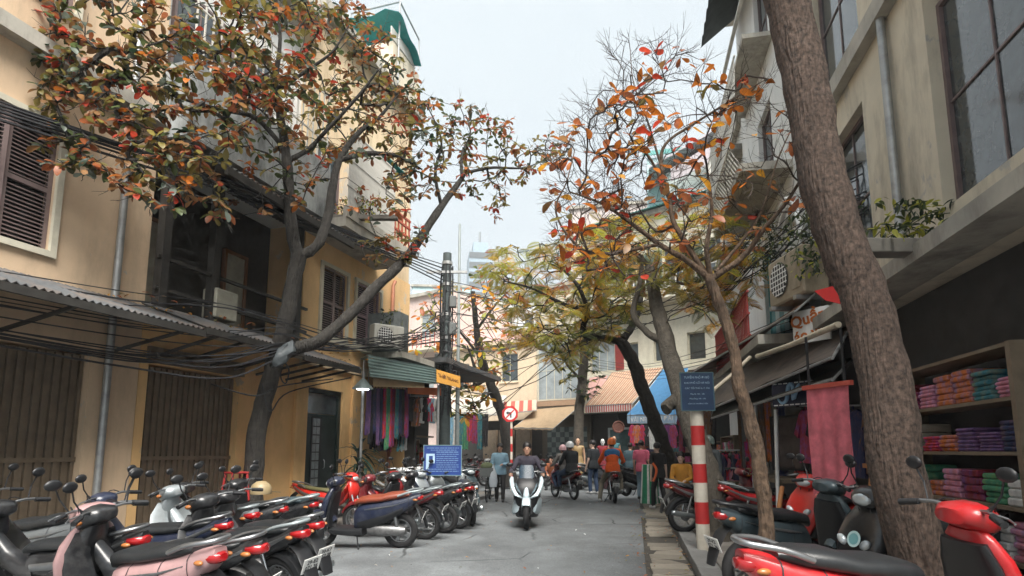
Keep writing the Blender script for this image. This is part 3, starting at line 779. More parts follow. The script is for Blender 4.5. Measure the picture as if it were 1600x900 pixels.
# tall house behind with a steep single pitch roof
SH = Frame((7.0, 30.2), math.atan2(-1.2, 5.4)); shx = lambda px, py: SH.fp(px, py)
sh_ = thing('steep_roof_house', 'tall white house with steep lilac single pitch roof against the sky', 'house', SH.O, SH.a)
l0, l1 = shx(1040, 262), shx(1178, 182)
mb = MB(); mb.prism([(l0[0], 0, 0), (l1[0] + 1.5, 0, 0), (l1[0] + 1.5, 0, l1[1] + .4), (l1[0], 0, l1[1] - .35), (l0[0], 0, l0[1] - .35)], (0, 0, 0), (0, 6, 0)); mb.obj('wall', whitew, sh_)
rows = [[V((l0[0] - .9 + (l1[0] + 1.0 - l0[0]) * i / 30, -1.0 + 7 * k / 2, l0[1] - .45 + (l1[1] - l0[1] + .5) * i / 30 + .025 * math.sin(i * math.pi / 2))) for i in range(31)] for k in range(3)]
MB().sheet(rows, 0, .08, (0, 0, 1)).obj('roof', lilac, sh_)
MB().prism([(l0[0] + .2, -.9, l0[1] - 1.2), (l1[0] - .1, -.9, l1[1] - 1.9), (l1[0] - .1, -.9, l1[1] - .6), (l0[0] + .2, -.9, l0[1] - .5)], (0, 0, 0), (0, .06, 0)).obj('roof_curtain', lilac, sh_)
q0 = shx(1108, 300); MB().b2(q0[0], q0[0] + .7, -.5, -.01, q0[1] - 1.2, q0[1] + 1.6).obj('curtain', mat('lilac_curtain', (0.40, 0.30, 0.30), .8, var=.2), sh_)
for px, py in ((1060, 330), (1140, 320), (1060, 420), (1110, 420)):
    w_ = shx(px, py); window(sh_, w_[0], w_[0] + 1.1, w_[1] - .8, w_[1] + .7, -.06, frm, M_pane, 2, 1)
g0, g1 = shx(1005, 232), shx(1112, 178)
rows, nn = corrugated(g0[0], g1[0], 6.4, g1[1] + 1.6, 1.6, g0[1] + .4, .14, .025)
MB().sheet(rows, 0, .03, nn).obj('green_roof', mat('green_sheet', (0.06, 0.24, 0.22), .5, var=.2), sh_, smooth=50)
MB().b2(g0[0] + .2, g1[0] - .2, 1.8, 6.2, 8, g0[1] + .3).obj('rear_room', blueg, sh_)
# left far houses behind the pole
t4, F4, L4 = far_house('pink_house', 'faded pink house far behind the utility pole', (-3.4, 33.2), (-11.5, 38.5), 11, cream)
pink = mat('pink_plaster', (0.64, 0.51, 0.46), .85, var=.08, stain=(.4, .27, .25), stain_amt=.4)
ops = [(1 + i * 2.1, 2.1 + i * 2.1, z, z + 1.5) for i in range(4) for z in (4.6, 7.9)]
mb = MB(); wall_open(mb, 0, L4, 0, 10.5, 0, .3, ops); mb.b2(0, L4, .31, 6, 0, 10.5); mb.obj('wall', pink, t4)
for o in ops: window(t4, *o, .06, frm, M_paneb, 2, 1)
for z in (3.9, 7.1): MB().b2(0, L4, -.8, -.002, z, z + .14).obj('balcony_slab', crw, t4)
for i in range(28): MB().b2(.1 + i * .33, .14 + i * .33, -.78, -.74, 7.24, 8.1).obj('baluster', redp, t4)
for i in range(28): MB().b2(.1 + i * .33, .14 + i * .33, -.78, -.74, 4.04, 4.9).obj('baluster', redp, t4)
MB().b2(-.1, L4, -.2, 6, 10.5, 10.7).obj('cornice', slabc, t4)
# plain houses filling the rows behind
def backblock(name, label, c, d, rz, m, wins=True, nx=4, nz=3, z0=4.0):
    t = thing(name, label, 'building', (c[0], c[1], 0), rz)
    MB().b2(-d[0] / 2, d[0] / 2, 0, d[1], 0, d[2]).obj('wall', m, t)
    MB().b2(-d[0] / 2 - .15, d[0] / 2 + .15, -.2, d[1] + .1, d[2], d[2] + .25).obj('cornice', slabc, t)
    if wins:
        for i in range(nx):
            for k in range(nz):
                x = -d[0] / 2 + (i + .5) * d[0] / nx; z = z0 + k * (d[2] - z0 - .6) / nz
                f_ = frame_rect(MB(), x - .5, x + .5, z, z + 1.4, -.05, -.001, .07).obj('window', frm, t)
                MB().b2(x - .43, x + .43, -.03, -.002, z + .07, z + 1.33).obj('pane', M_pane, f_)
    return t
backblock('apartment_building', 'tall pale block rising behind the cream corner house', (-1.5, 62), (9, 9, 17.5), R(12), whitew, True, 4, 4, 8)
backblock('apartment_building', 'blue grey block far behind the leaning street tree', (-8.5, 70), (7, 9, 21), R(5), blueg, True, 3, 5, 8)
backblock('apartment_building', 'tall pinkish grey block behind the dark crooked tree', (8.6, 47), (7.5, 9, 21.5), R(-12), mat('pink_grey_wall', (0.52, 0.46, 0.44), .85, var=.08), True, 3, 5, 8)
backblock('apartment_building', 'light grey block beyond the gabled house', (13.5, 38), (9, 9, 13.5), R(-38), greyw, True, 4, 3, 6)
tw = thing('office_tower', 'distant grey office tower with stepped top in the haze', 'tower', (-21.5, 400, 0), R(8))
tw.scale = (2.1, 2.1, 2.1)
towm = mat('tower_blue_grey', (0.24, 0.33, 0.40), .6)
MB().b2(-4, 4, 0, 12, 0, 66).obj('shaft', towm, tw); MB().b2(-2.5, 2.5, 2, 10, 66, 70).obj('crown', towm, tw); MB().tube([(0, 6, 70), (0, 6, 75)], .4, 6).obj('mast', M_steel, tw)
for k in range(18):
    MB().b2(-3.9, 3.9, -.2, -.01, 6 + k * 3.4, 8 + k * 3.4).obj('window_band', M_pane, tw)
# ================================================================== MOTORBIKES (local x forward, y left, z up)
def ringx(x, zc, hy, hz, n=14, p=2.6, yc=0.0):
    out = []
    for j in range(n):
        a = 2 * math.pi * j / n; c, s = math.cos(a), math.sin(a)
        out.append(V((x, yc + hy * math.copysign(abs(c) ** (2 / p), c), zc + hz * math.copysign(abs(s) ** (2 / p), s))))
    return out
def ringg(c, A, B, a, b, n=14, p=2.4):
    c, A, B = V(c), V(A).normalized(), V(B).normalized(); out = []
    for j in range(n):
        t = 2 * math.pi * j / n; x, s = math.cos(t), math.sin(t)
        out.append(c + A * a * math.copysign(abs(x) ** (2 / p), x) + B * b * math.copysign(abs(s) ** (2 / p), s))
    return out
def loftx(secs, n=14, p=2.6): return MB().loft([ringx(x, (zt + zb) / 2, hw, (zt - zb) / 2, n, p) for x, zt, zb, hw in secs])
def wheel_parts(parent, x, r, w, style, name='wheel'):
    mb = MB(); n = 26; prof = []
    for j in range(8):
        a = 2 * math.pi * j / 8; prof.append((r - w * .55 + w * .55 * math.cos(a), w * .5 * math.sin(a)))
    rings = []
    for i in range(n):
        t = 2 * math.pi * i / n
        rings.append([V((q * math.cos(t), y, q * math.sin(t))) for q, y in prof])
    mb.loft(rings, closed=True, cap=False)
    W = mb.obj(name, M_rub, parent, smooth=50); W.location = (x, 0, r)
    m2 = MB(); rr = r - w * 1.0
    rg = []
    for i in range(n):
        t = 2 * math.pi * i / n
        rg.append([V((q * math.cos(t), y, q * math.sin(t))) for q, y in ((rr + .012, w * .3), (rr - .012, w * .28), (rr - .012, -w * .28), (rr + .012, -w * .3))])
    m2.loft(rg, closed=True, cap=False)
    rotx = Matrix.Rotation(R(90), 3, 'X')
    m2.lathe([(.02, -.06), (.045, -.05), (.045, .05), (.02, .06)], 10, (0, 0, 0), rotx)
    if style == 'spoke':
        for i in range(18):
            t = 2 * math.pi * i / 18; s = 1 if i % 2 else -1; t2 = t + .35 * s
            m2.tube([(.04 * math.cos(t2), .035 * s, .04 * math.sin(t2)), ((rr - .01) * math.cos(t), 0, (rr - .01) * math.sin(t))], .0035, 3, cap=False)
    else:
        for i in range(5):
            t = 2 * math.pi * i / 5
            for dt in (-.1, .1):
                m2.bar((.04 * math.cos(t), 0, .04 * math.sin(t)), ((rr - .01) * math.cos(t + dt), 0, (rr - .01) * math.sin(t + dt)), .03, .022)
    m2.obj('rim', M_steel, W, smooth=40)
    m3 = MB().lathe([(.085, 0), (.085, .006)], 16, (0, -.05, 0), rotx); m3.obj('brake_disc', M_steel, W)
    return W
def arc_fender(r, a0, a1, w, n=9, th=.012, drop=.035):
    rings = []
    for i in range(n):
        a = R(a0 + (a1 - a0) * i / (n - 1)); c, s = math.cos(a), math.sin(a)
        pr = [(-w, r - drop), (-w * .8, r), (0, r + .012), (w * .8, r), (w, r - drop), (w * .78, r - drop - .002), (w * .7, r - th), (0, r - th + .006), (-w * .7, r - th), (-w * .78, r - drop - .002)]
        rings.append([V((q * c, y, q * s)) for y, q in pr])
    return MB().loft(rings)
PLATES = ['29-H1\n238.45', '29-E2\n071.36', '30-K7\n152.08', '29-U1\n852.23', '30-F4\n469.17']
_pl = {}
def plate_mesh(k):
    if k not in _pl: _pl[k] = text_mesh(PLATES[k], .07, 'CENTER', .001, .001); _pl[k].materials.clear(); _pl[k].materials.append(M_ink)
    return _pl[k]
M_tail = mat('tail_light_red', (0.30, 0.008, 0.010), .2, var=.1, coat=.6)
M_amber = mat('indicator_amber', (0.32, 0.12, 0.035), .25, var=.1)
M_lens = mat('headlight_lens', (0.55, 0.60, 0.62), .1, .3, var=.15, coat=.5)
M_seat = mat('seat_vinyl_black', (0.018, 0.020, 0.022), .38, var=.2, scale=15, bump=.1, bscale=150)
M_engine = mat('engine_alloy', (0.20, 0.20, 0.20), .45, .7, var=.3, scale=14)
M_muff = mat('muffler_steel', (0.30, 0.33, 0.34), .3, .8, var=.15)

def rear_bits(t, x, z, k, fend=True):
    """tail light, indicators, rear fender with plate; x,z at the tail"""
    tl = loftx([(x - .045, z + .012, z - .04, .035), (x - .02, z + .022, z - .055, .062), (x + .03, z + .03, z - .06, .078), (x + .08, z + .025, z - .05, .08)]).obj('tail_light', M_tail, t, smooth=50)
    for s in (-1, 1):
        MB().ell((x + .05, s * .115, z - .03), (.04, .022, .018), 8, 6).obj('indicator', M_amber, t, smooth=60)
    mb = MB(); path = [(x + .12, z - .1), (x + .02, z - .17), (x - .04, z - .27), (x - .075, z - .38), (x - .09, z - .45)]
    mb.loft([ringg((px, 0, pz), (0, 1, 0), (.8, 0, .5), w, .014, 10, 3) for (px, pz), w in zip(path, (.07, .075, .075, .07, .06))]); f = mb.obj('rear_fender', M_black, t, smooth=50)
    rot = Matrix.Rotation(R(-25), 3, 'Y')
    c = V((x - .052, 0, z - .26))
    p = MB().box((0, 0, 0), (.008, .19, .14), rot, 0, .004).obj('license_plate', M_plate, t); p.location = c + rot @ V((-.02, 0, 0))
    tx = link('plate_number', plate_mesh(k % len(PLATES)), p)
    tx.matrix_local = (rot.to_4x4() @ Matrix.Translation((-.0055, 0, .004)) @ Matrix.Rotation(R(-90), 4, 'Z') @ Matrix.Rotation(R(90), 4, 'X'))
    tx.scale = (.72, .72, .72)
    return f
def handlebar(t, x, z, half=.33, mir=True, mz=.20):
    mb = MB().tube(catmull([(x - .10, half, z - .01), (x - .03, half * .55, z + .02), (x, 0, z - .005), (x - .03, -half * .55, z + .02), (x - .10, -half, z - .01)], 3), .012, 6)
    h = mb.obj('handlebar', M_steel, t, smooth=60)
    for s in (-1, 1):
        MB().tube([(x - .065, s * half * .72, z + .008), (x - .105, s * (half + .01), z - .012)], .019, 8).obj('grip', M_black, h, smooth=60)
        MB().tube([(x - .01, s * half * .62, z + .01), (x - .0, s * half * .8, z + .0), (x - .035, s * half, z - .01)], .006, 5).obj('brake_lever', M_steel, h)
        if mir:
            m_ = MB().tube([(x - .04, s * half * .6, z + .02), (x - .02, s * half * .75, z + mz * .6), (x - .04, s * half * .85, z + mz)], .006, 5).obj('mirror', M_black, t)
            MB().ell((x - .04, s * half * .9, z + mz + .03), (.018, .062, .04), 10, 6).obj('mirror_glass', M_black, m_, smooth=60)
    for s in (-1, 1): MB().tube(catmull([(x - .03, s * half * .5, z + .02), (x + .06, s * half * .4, z + .04), (x + .10, s * .06, z - .10), (x + .06, s * .05, z - .3)], 3), .005, 4).obj('brake_cable', M_black, h)
    return h

def make_scooter(k=0):
    t = thing('scooter', None, None)
    r = .27
    wheel_parts(t, .62, r, .095, 'cast'); wheel_parts(t, -.62, r, .10, 'cast')
    fk = MB()
    for s in (-1, 1): fk.tube([(.62, s * .07, r), (.535, s * .07, .58)], .02, 8)
    fk.tube([(.55, 0, .56), (.36, 0, .98)], .028, 8); fk.obj('fork', M_steel, t, smooth=60)
    f = arc_fender(r + .025, 10, 150, .062).obj('front_fender', M_white, t, smooth=50); f.location = (.62, 0, r); f['role'] = 'body'
    # apron
    path = [(.555, .33), (.56, .42), (.545, .54), (.51, .66), (.465, .78), (.42, .88), (.40, .93)]
    hw = [.09, .15, .205, .225, .205, .15, .10]; dp = [.03, .055, .075, .08, .07, .055, .04]
    mb = MB().loft([ringg((x - .03, 0, z), (0, 1, 0), (1, 0, .35), w, d, 18, 2.2) for (x, z), w, d in zip(path, hw, dp)])
    ap = mb.obj('front_apron', M_white, t, smooth=50); ap['role'] = 'body'
    for s in (-1, 1):
        MB().ell((.565, s * .11, .64), (.03, .055, .035), 10, 6, Matrix.Rotation(s * R(35), 3, 'X')).obj('indicator', M_lens, ap, smooth=60)
    path = [(.44, .34), (.44, .48), (.42, .62), (.39, .74), (.35, .86)]
    MB().loft([ringg((x, 0, z), (0, 1, 0), (1, 0, .3), w, .035, 14, 3) for (x, z), w in zip(path, (.16, .19, .20, .19, .14))]).obj('leg_shield', M_black, t, smooth=50)
    # head cowl
    hc = loftx([(.50, 1.0, .93, .06), (.47, 1.04, .90, .12), (.40, 1.07, .90, .15), (.32, 1.06, .93, .15), (.27, 1.03, .95, .10)]).obj('head_cowl', M_white, t, smooth=55); hc['role'] = 'body'
    MB().ell((.475, 0, .965), (.045, .095, .05), 14, 8).obj('headlight', M_lens, hc, smooth=60)
    handlebar(t, .36, 1.02)
    # floorboard and under-frame
    fb = loftx([(.46, .33, .24, .13), (.36, .31, .22, .18), (.1, .31, .21, .19), (-.08, .33, .21, .18)], p=4).obj('floorboard', M_black, t, smooth=40)
    bd = loftx([(.06, .58, .26, .10), (-.02, .66, .27, .145), (-.15, .70, .30, .165), (-.35, .725, .37, .175), (-.55, .755, .46, .165), (-.72, .79, .56, .14), (-.87, .825, .67, .095), (-.95, .83, .75, .05)], 16, 3).obj('body', M_white, t, smooth=50); bd['role'] = 'body'
    for s in (-1, 1):
        MB().loft([ringg((x, s * y, z), (0, .3, 1), (0, 1, 0), hh, .012, 8, 2.5) for x, y, z, hh in ((.0, .12, .36, .05), (-.2, .165, .40, .07), (-.45, .168, .48, .06), (-.7, .13, .60, .035))]).obj('side_trim', M_black, bd, smooth=50)
    for xg, zt, zb, hw_ in ((-.22, .705, .33, .171), (-.55, .757, .455, .167), (-.78, .805, .60, .124)):
        MB().loft([ringx(xg - .004, (zt + zb) / 2, hw_ + .0015, (zt - zb) / 2 + .0015, 16, 3), ringx(xg + .004, (zt + zb) / 2, hw_ + .0015, (zt - zb) / 2 + .0015, 16, 3)], cap=False).obj('panel_gap', M_ink, bd, smooth=50)
    for s in (-1, 1):
        MB().loft([ringg((x, s * y, z), (0, .2, 1), (0, 1, 0), hh, .006, 8, 2.5) for x, y, z, hh in ((-.12, .155, .60, .004), (-.3, .172, .625, .014), (-.55, .163, .665, .010), (-.75, .128, .72, .003))]).obj('side_flash', M_steel, bd, smooth=50)
    st = loftx([(.06, .70, .62, .08), (.0, .755, .66, .125), (-.15, .79, .68, .15), (-.35, .80, .70, .155), (-.47, .835, .72, .15), (-.65, .85, .75, .13), (-.78, .84, .78, .08)], 16, 2.8).obj('seat', M_seat, t, smooth=55); st['role'] = 'seat'
    gr = MB()
    gr.tube(catmull([(-.62, .135, .80), (-.78, .13, .855), (-.93, .085, .875), (-.965, 0, .88), (-.93, -.085, .875), (-.78, -.13, .855), (-.62, -.135, .80)], 3), .017, 8)
    g = gr.obj('grab_rail', M_steel, t, smooth=60); g['role'] = 'rail'
    en = MB(); en.loft([ringx(x, zc, hy, hz, 10, 3, .06) for x, zc, hy, hz in ((-.15, .30, .08, .07), (-.3, .29, .10, .09), (-.62, .28, .09, .075), (-.72, .28, .05, .05))]); en.obj('engine', M_engine, t, smooth=50)
    MB().tube([(-.25, -.12, .27), (-.38, -.15, .26), (-.42, -.155, .28), (-.5, -.16, .30), (-.8, -.165, .36), (-.86, -.165, .37), (-.87, -.165, .37)], [.018, .02, .045, .062, .064, .05, .02], 12).obj('muffler', M_muff, t, smooth=50)
    for s in (-1,): MB().tube([(-.6, s * -.1, .3), (-.56, s * -.11, .58)], .028, 8).obj('shock_absorber', M_steel, t, smooth=60)
    MB().tube([(.02, .1, .24), (-.04, .2, .03), (-.06, .23, .012)], .011, 6).obj('side_stand', M_black, t)
    rear_bits(t, -.93, .775, k)
    return t

def make_underbone(k=0):
    t = thing('motorbike', None, None)
    r = .285
    wheel_parts(t, .61, r, .075, 'spoke'); wheel_parts(t, -.63, r, .085, 'spoke')
    fk = MB()
    for s in (-1, 1): fk.tube([(.61, s * .075, r), (.45, s * .075, .72)], .019, 8)
    fk.tube([(.46, 0, .70), (.36, 0, .96)], .028, 8); fk.obj('fork', M_steel, t, smooth=60)
    f = arc_fender(r + .022, 25, 165, .055).obj('front_fender', M_white, t, smooth=50); f.location = (.61, 0, r); f['role'] = 'body'
    # front cowl and narrow leg shields
    cw = MB().loft([ringg((x, 0, z), (0, 1, 0), (1, 0, .45), w, d, 16, 2.3) for x, z, w, d in ((.43, .56, .06, .03), (.46, .66, .12, .06), (.44, .78, .14, .07), (.40, .88, .11, .06), (.37, .93, .08, .04))]).obj('front_cowl', M_white, t, smooth=50); cw['role'] = 'body'
    for s in (-1, 1):
        o = MB().loft([ringg((x, s * y, z), (.25, s * .9, .2), (.6, 0, .6), w, .02, 10, 2.4) for x, y, z, w in ((.41, .09, .86, .06), (.40, .15, .74, .09), (.34, .19, .60, .11), (.24, .20, .47, .10), (.14, .19, .36, .05))]).obj('leg_shield', M_white, t, smooth=50); o['role'] = 'body'
    hc = loftx([(.49, .99, .90, .05), (.46, 1.03, .87, .11), (.39, 1.06, .89, .135), (.31, 1.05, .93, .12), (.27, 1.02, .95, .07)]).obj('head_cowl', M_white, t, smooth=55); hc['role'] = 'body'
    MB().ell((.465, 0, .945), (.04, .085, .055), 14, 8).obj('headlight', M_lens, hc, smooth=60)
    for s in (-1, 1): MB().ell((.42, s * .13, .95), (.04, .03, .022), 8, 6).obj('indicator', M_amber, hc, smooth=60)
    handlebar(t, .35, 1.01)
    # spine and centre cover
    sp = loftx([(.36, .80, .62, .05), (.25, .68, .50, .07), (.1, .60, .43, .085), (-.05, .62, .42, .11)], 12).obj('centre_cover', M_white, t, smooth=50); sp['role'] = 'body'
    bd = loftx([(.02, .66, .46, .09), (-.1, .70, .47, .125), (-.3, .72, .50, .14), (-.55, .745, .56, .135), (-.75, .79, .64, .105), (-.90, .83, .72, .07), (-.96, .84, .78, .035)], 16, 2.8).obj('body', M_white, t, smooth=50); bd['role'] = 'body'
    for xg, zt, zb, hw_ in ((-.28, .72, .50, .140), (-.68, .775, .615, .118)):
        MB().loft([ringx(xg - .004, (zt + zb) / 2, hw_ + .002, (zt - zb) / 2 + .002, 16, 2.8), ringx(xg + .004, (zt + zb) / 2, hw_ + .002, (zt - zb) / 2 + .002, 16, 2.8)], cap=False).obj('panel_gap', M_ink, bd, smooth=50)
    for s in (-1, 1):
        MB().loft([ringg((x, s * y, z), (0, .2, 1), (0, 1, 0), hh, .01, 8, 2.5) for x, y, z, hh in ((-.05, .118, .56, .03), (-.3, .138, .59, .035), (-.6, .13, .66, .025), (-.85, .083, .77, .012))]).obj('stripe', M_steel, bd, smooth=50)
    st = loftx([(.08, .70, .64, .06), (.0, .745, .66, .11), (-.15, .765, .68, .135), (-.4, .775, .70, .14), (-.6, .80, .72, .125), (-.75, .825, .76, .10), (-.80, .82, .78, .06)], 16, 2.8).obj('seat', M_seat, t, smooth=55); st['role'] = 'seat'
    g = MB().tube(catmull([(-.55, .13, .76), (-.72, .135, .83), (-.90, .09, .865), (-.94, 0, .87), (-.90, -.09, .865), (-.72, -.135, .83), (-.55, -.13, .76)], 3), .015, 8).obj('grab_rail', M_steel, t, smooth=60); g['role'] = 'rail'
    en = MB()
    en.loft([ringx(x, zc, hy, hz, 12, 2.6) for x, zc, hy, hz in ((.22, .35, .05, .05), (.16, .35, .07, .075), (.02, .34, .075, .08), (.0, .33, .12, .11), (-.18, .31, .13, .12), (-.24, .31, .08, .08))])
    for i in range(5): en.box((.05 + i * .028, 0, .35), (.008, .19, .19))
    en.obj('engine', M_engine, t, smooth=45)
    MB().tube([(.18, -.06, .30), (.1, -.12, .22), (-.15, -.15, .22), (-.28, -.16, .25), (-.34, -.165, .27), (-.86, -.175, .36), (-.90, -.175, .365), (-.91, -.175, .365)], [.016, .017, .018, .022, .036, .042, .036, .02], 12).obj('muffler', M_muff, t, smooth=50)
    MB().loft([ringx(x, zc, .02, hz, 10, 2.4, .09) for x, zc, hz in ((-.1, .30, .06), (-.2, .30, .07), (-.6, .285, .06), (-.72, .285, .04))]).obj('chain_case', M_steel, t, smooth=50)
    for s in (-1, 1):
        MB().tube([(-.63, s * .1, .30), (-.55, s * .125, .62)], .024, 8).obj('shock_absorber', M_chrome, t, smooth=60)
        MB().tube([(-.02, s * .08, .24), (-.02, s * .26, .25)], .014, 6).obj('foot_peg', M_black, t)
    rf = arc_fender(r + .03, 60, 175, .06).obj('rear_mudguard', M_black, t, smooth=50); rf.location = (-.63, 0, r)
    MB().tube([(.0, .1, .22), (-.06, .21, .03), (-.08, .24, .012)], .011, 6).obj('side_stand', M_black, t)
    rear_bits(t, -.935, .785, k)
    return t

def make_naked(k=0):
    t = thing('motorbike', None, None)
    r = .295
    wheel_parts(t, .64, r, .09, 'spoke'); wheel_parts(t, -.64, r, .11, 'spoke')
    fk = MB()
    for s in (-1, 1): fk.tube([(.64, s * .09, r), (.42, s * .09, .92)], .022, 8)
    fk.obj('fork', M_chrome, t, smooth=60)
    f = arc_fender(r + .03, 40, 150, .06).obj('front_fender', M_black, t, smooth=50); f.location = (.64, 0, r)
    MB().ell((.52, 0, .88), (.08, .1, .1), 14, 8).obj('headlight', M_lens, t, smooth=60)
    handlebar(t, .36, 1.03, .36)
    tk = loftx([(.34, .80, .70, .05), (.26, .86, .64, .13), (.08, .87, .62, .15), (-.08, .78, .62, .11), (-.14, .74, .64, .07)], 16, 2.4).obj('fuel_tank', M_white, t, smooth=55); tk['role'] = 'body'
    st = loftx([(-.06, .78, .68, .09), (-.2, .78, .68, .13), (-.45, .80, .70, .135), (-.7, .82, .74, .11), (-.80, .82, .77, .06)], 16, 2.8).obj('seat', M_seat, t, smooth=55); st['role'] = 'seat'
    sd = loftx([(-.08, .66, .42, .10), (-.25, .68, .44, .12), (-.45, .70, .55, .10)], 12).obj('side_cover', M_black, t, smooth=50)
    en = MB(); en.loft([ringx(x, zc, hy, hz, 12, 3) for x, zc, hy, hz in ((.24, .36, .06, .08), (.15, .36, .11, .14), (-.15, .34, .13, .13), (-.22, .33, .08, .09))])
    for i in range(6): en.box((.1, 0, .48 + i * .028), (.16, .2, .008))
    en.obj('engine', M_engine, t, smooth=45)
    MB().tube([(.2, -.08, .5), (.28, -.12, .3), (.1, -.15, .22), (-.25, -.165, .24), (-.32, -.17, .26), (-.85, -.18, .33), (-.87, -.18, .33)], [.017, .017, .018, .02, .045, .05, .02], 12).obj('muffler', M_muff, t, smooth=50)
    for s in (-1, 1):
        MB().tube([(-.64, s * .1, .30), (-.52, s * .12, .68)], .026, 8).obj('shock_absorber', M_chrome, t, smooth=60)
        MB().tube([(-.02, s * .08, .28), (-.02, s * .27, .28)], .014, 6).obj('foot_peg', M_black, t)
    rf = arc_fender(r + .03, 50, 170, .07).obj('rear_mudguard', M_black, t, smooth=50); rf.location = (-.64, 0, r)
    g = MB().tube([(-.5, .13, .75), (-.8, .12, .82), (-.88, 0, .84), (-.8, -.12, .82), (-.5, -.13, .75)], .013, 6).obj('grab_rail', M_chrome, t)
    rear_bits(t, -.86, .74, k)
    return t

def make_maxi(k=0):
    t = thing('scooter', None, None)
    r = .28
    wheel_parts(t, .66, r, .115, 'cast'); wheel_parts(t, -.66, r, .125, 'cast')
    fk = MB()
    for s in (-1, 1): fk.tube([(.66, s * .085, r), (.55, s * .085, .62)], .022, 8)
    fk.obj('fork', M_black, t, smooth=60)
    f = arc_fender(r + .03, 35, 150, .085, 11, .014, .06).obj('front_fender', M_white, t, smooth=50); f.location = (.66, 0, r); f['role'] = 'body'
    # nose: central beak, two wing panels, two swept headlights, dark inner
    MB().loft([ringg((x, 0, z), (0, 1, 0), (1, 0, .45), w, d, 18, 2.6) for x, z, w, d in ((.50, .34, .13, .06), (.56, .46, .19, .09), (.58, .60, .24, .12), (.54, .74, .25, .12), (.48, .86, .21, .09), (.42, .94, .14, .05))]).obj('nose_core', M_black, t, smooth=50)
    bk = MB().loft([ringg((x, 0, z), (0, 1, 0), (1, 0, .35), w, d, 12, 2.2) for x, z, w, d in ((.715, .545, .02, .02), (.715, .59, .06, .035), (.69, .64, .058, .04), (.635, .73, .045, .04), (.575, .82, .035, .03), (.52, .90, .02, .02))]).obj('nose_panel', M_white, t, smooth=50); bk['role'] = 'body'
    for s in (-1, 1):
        wg = MB().loft([ringg((x, s * y, z), (0, 1, s * .15), (1, 0, .3), w, .045, 10, 2.4) for x, y, z, w in ((.68, .06, .56, .03), (.655, .15, .60, .075), (.61, .215, .68, .065), (.55, .265, .78, .05), (.48, .285, .88, .045), (.42, .275, .945, .03))]).obj('wing_panel', M_white, t, smooth=50); wg['role'] = 'body'
        MB().loft([ringg((x, s * y, z), (0, 1, s * .9), (1, 0, .4), w, .018, 10, 2.2) for x, y, z, w in ((.725, .07, .61, .015), (.705, .115, .665, .05), (.655, .155, .735, .055), (.59, .19, .83, .02))]).obj('headlight', mat('headlight_smoked', (0.12, 0.17, 0.20), .08, .2, var=.4, scale=30, coat=.6), t, smooth=50)
        lw = MB().loft([ringg((x, s * y, z), (0, .25, 1), (.3, 1, 0), w, .03, 10, 2.4) for x, y, z, w in ((.56, .16, .40, .10), (.48, .215, .42, .16), (.34, .245, .40, .15), (.1, .235, .30, .09), (-.1, .22, .27, .06))]).obj('lower_panel', M_white, t, smooth=50); lw['role'] = 'body'
        m_ = MB().tube([(.40, s * .22, 1.05), (.42, s * .3, 1.16)], .007, 5).obj('mirror', M_black, t)
        MB().ell((.42, s * .32, 1.18), (.03, .07, .042), 10, 6).obj('mirror_glass', M_black, m_, smooth=60)
    scr = []
    for k_ in range(6):
        z = .84 + k_ * .066; x = .56 - k_ * .038; hw = (.10, .125, .14, .145, .135, .11)[k_]
        scr.append([V((x - .35 * y * y / .15 * .4, y, z)) for y in [hw * q / 4 for q in range(-4, 5)]])
    MB().sheet(scr, 0, .005, (1, 0, .4)).obj('windscreen', mat('smoked_screen', (0.02, 0.045, 0.07), .25, var=.05, spec=.25, alpha=.85), t, smooth=60)
    handlebar(t, .36, 1.03, .36, False)
    loftx([(.46, .34, .2, .15), (.3, .33, .18, .22), (.0, .34, .18, .22), (-.1, .34, .2, .2)], p=4).obj('floorboard', M_black, t, smooth=40)
    loftx([(.42, .80, .3, .14), (.3, .70, .3, .16), (.15, .58, .3, .14), (.0, .58, .3, .15)], 14, 3).obj('centre_tunnel', M_black, t, smooth=50)
    bd = loftx([(.08, .60, .26, .12), (-.05, .68, .27, .18), (-.3, .72, .33, .20), (-.6, .76, .45, .19), (-.85, .81, .62, .13), (-1.0, .83, .75, .06)], 16, 3).obj('body', M_white, t, smooth=50); bd['role'] = 'body'
    loftx([(.06, .74, .64, .09), (-.05, .78, .66, .15), (-.35, .79, .68, .17), (-.45, .85, .72, .165), (-.75, .87, .77, .12), (-.85, .86, .8, .07)], 16, 2.8).obj('seat', M_seat, t, smooth=55)
    MB().tube([(-.2, -.15, .26), (-.4, -.19, .28), (-.5, -.2, .30), (-.9, -.21, .38), (-.93, -.21, .385)], [.02, .03, .065, .068, .03], 12).obj('muffler', M_muff, t, smooth=50)
    MB().loft([ringx(x, zc, hy, hz, 10, 3, .05) for x, zc, hy, hz in ((-.15, .30, .1, .08), (-.4, .29, .12, .1), (-.7, .28, .08, .06))]).obj('engine', M_engine, t, smooth=50)
    rear_bits(t, -.97, .78, k)
    return t

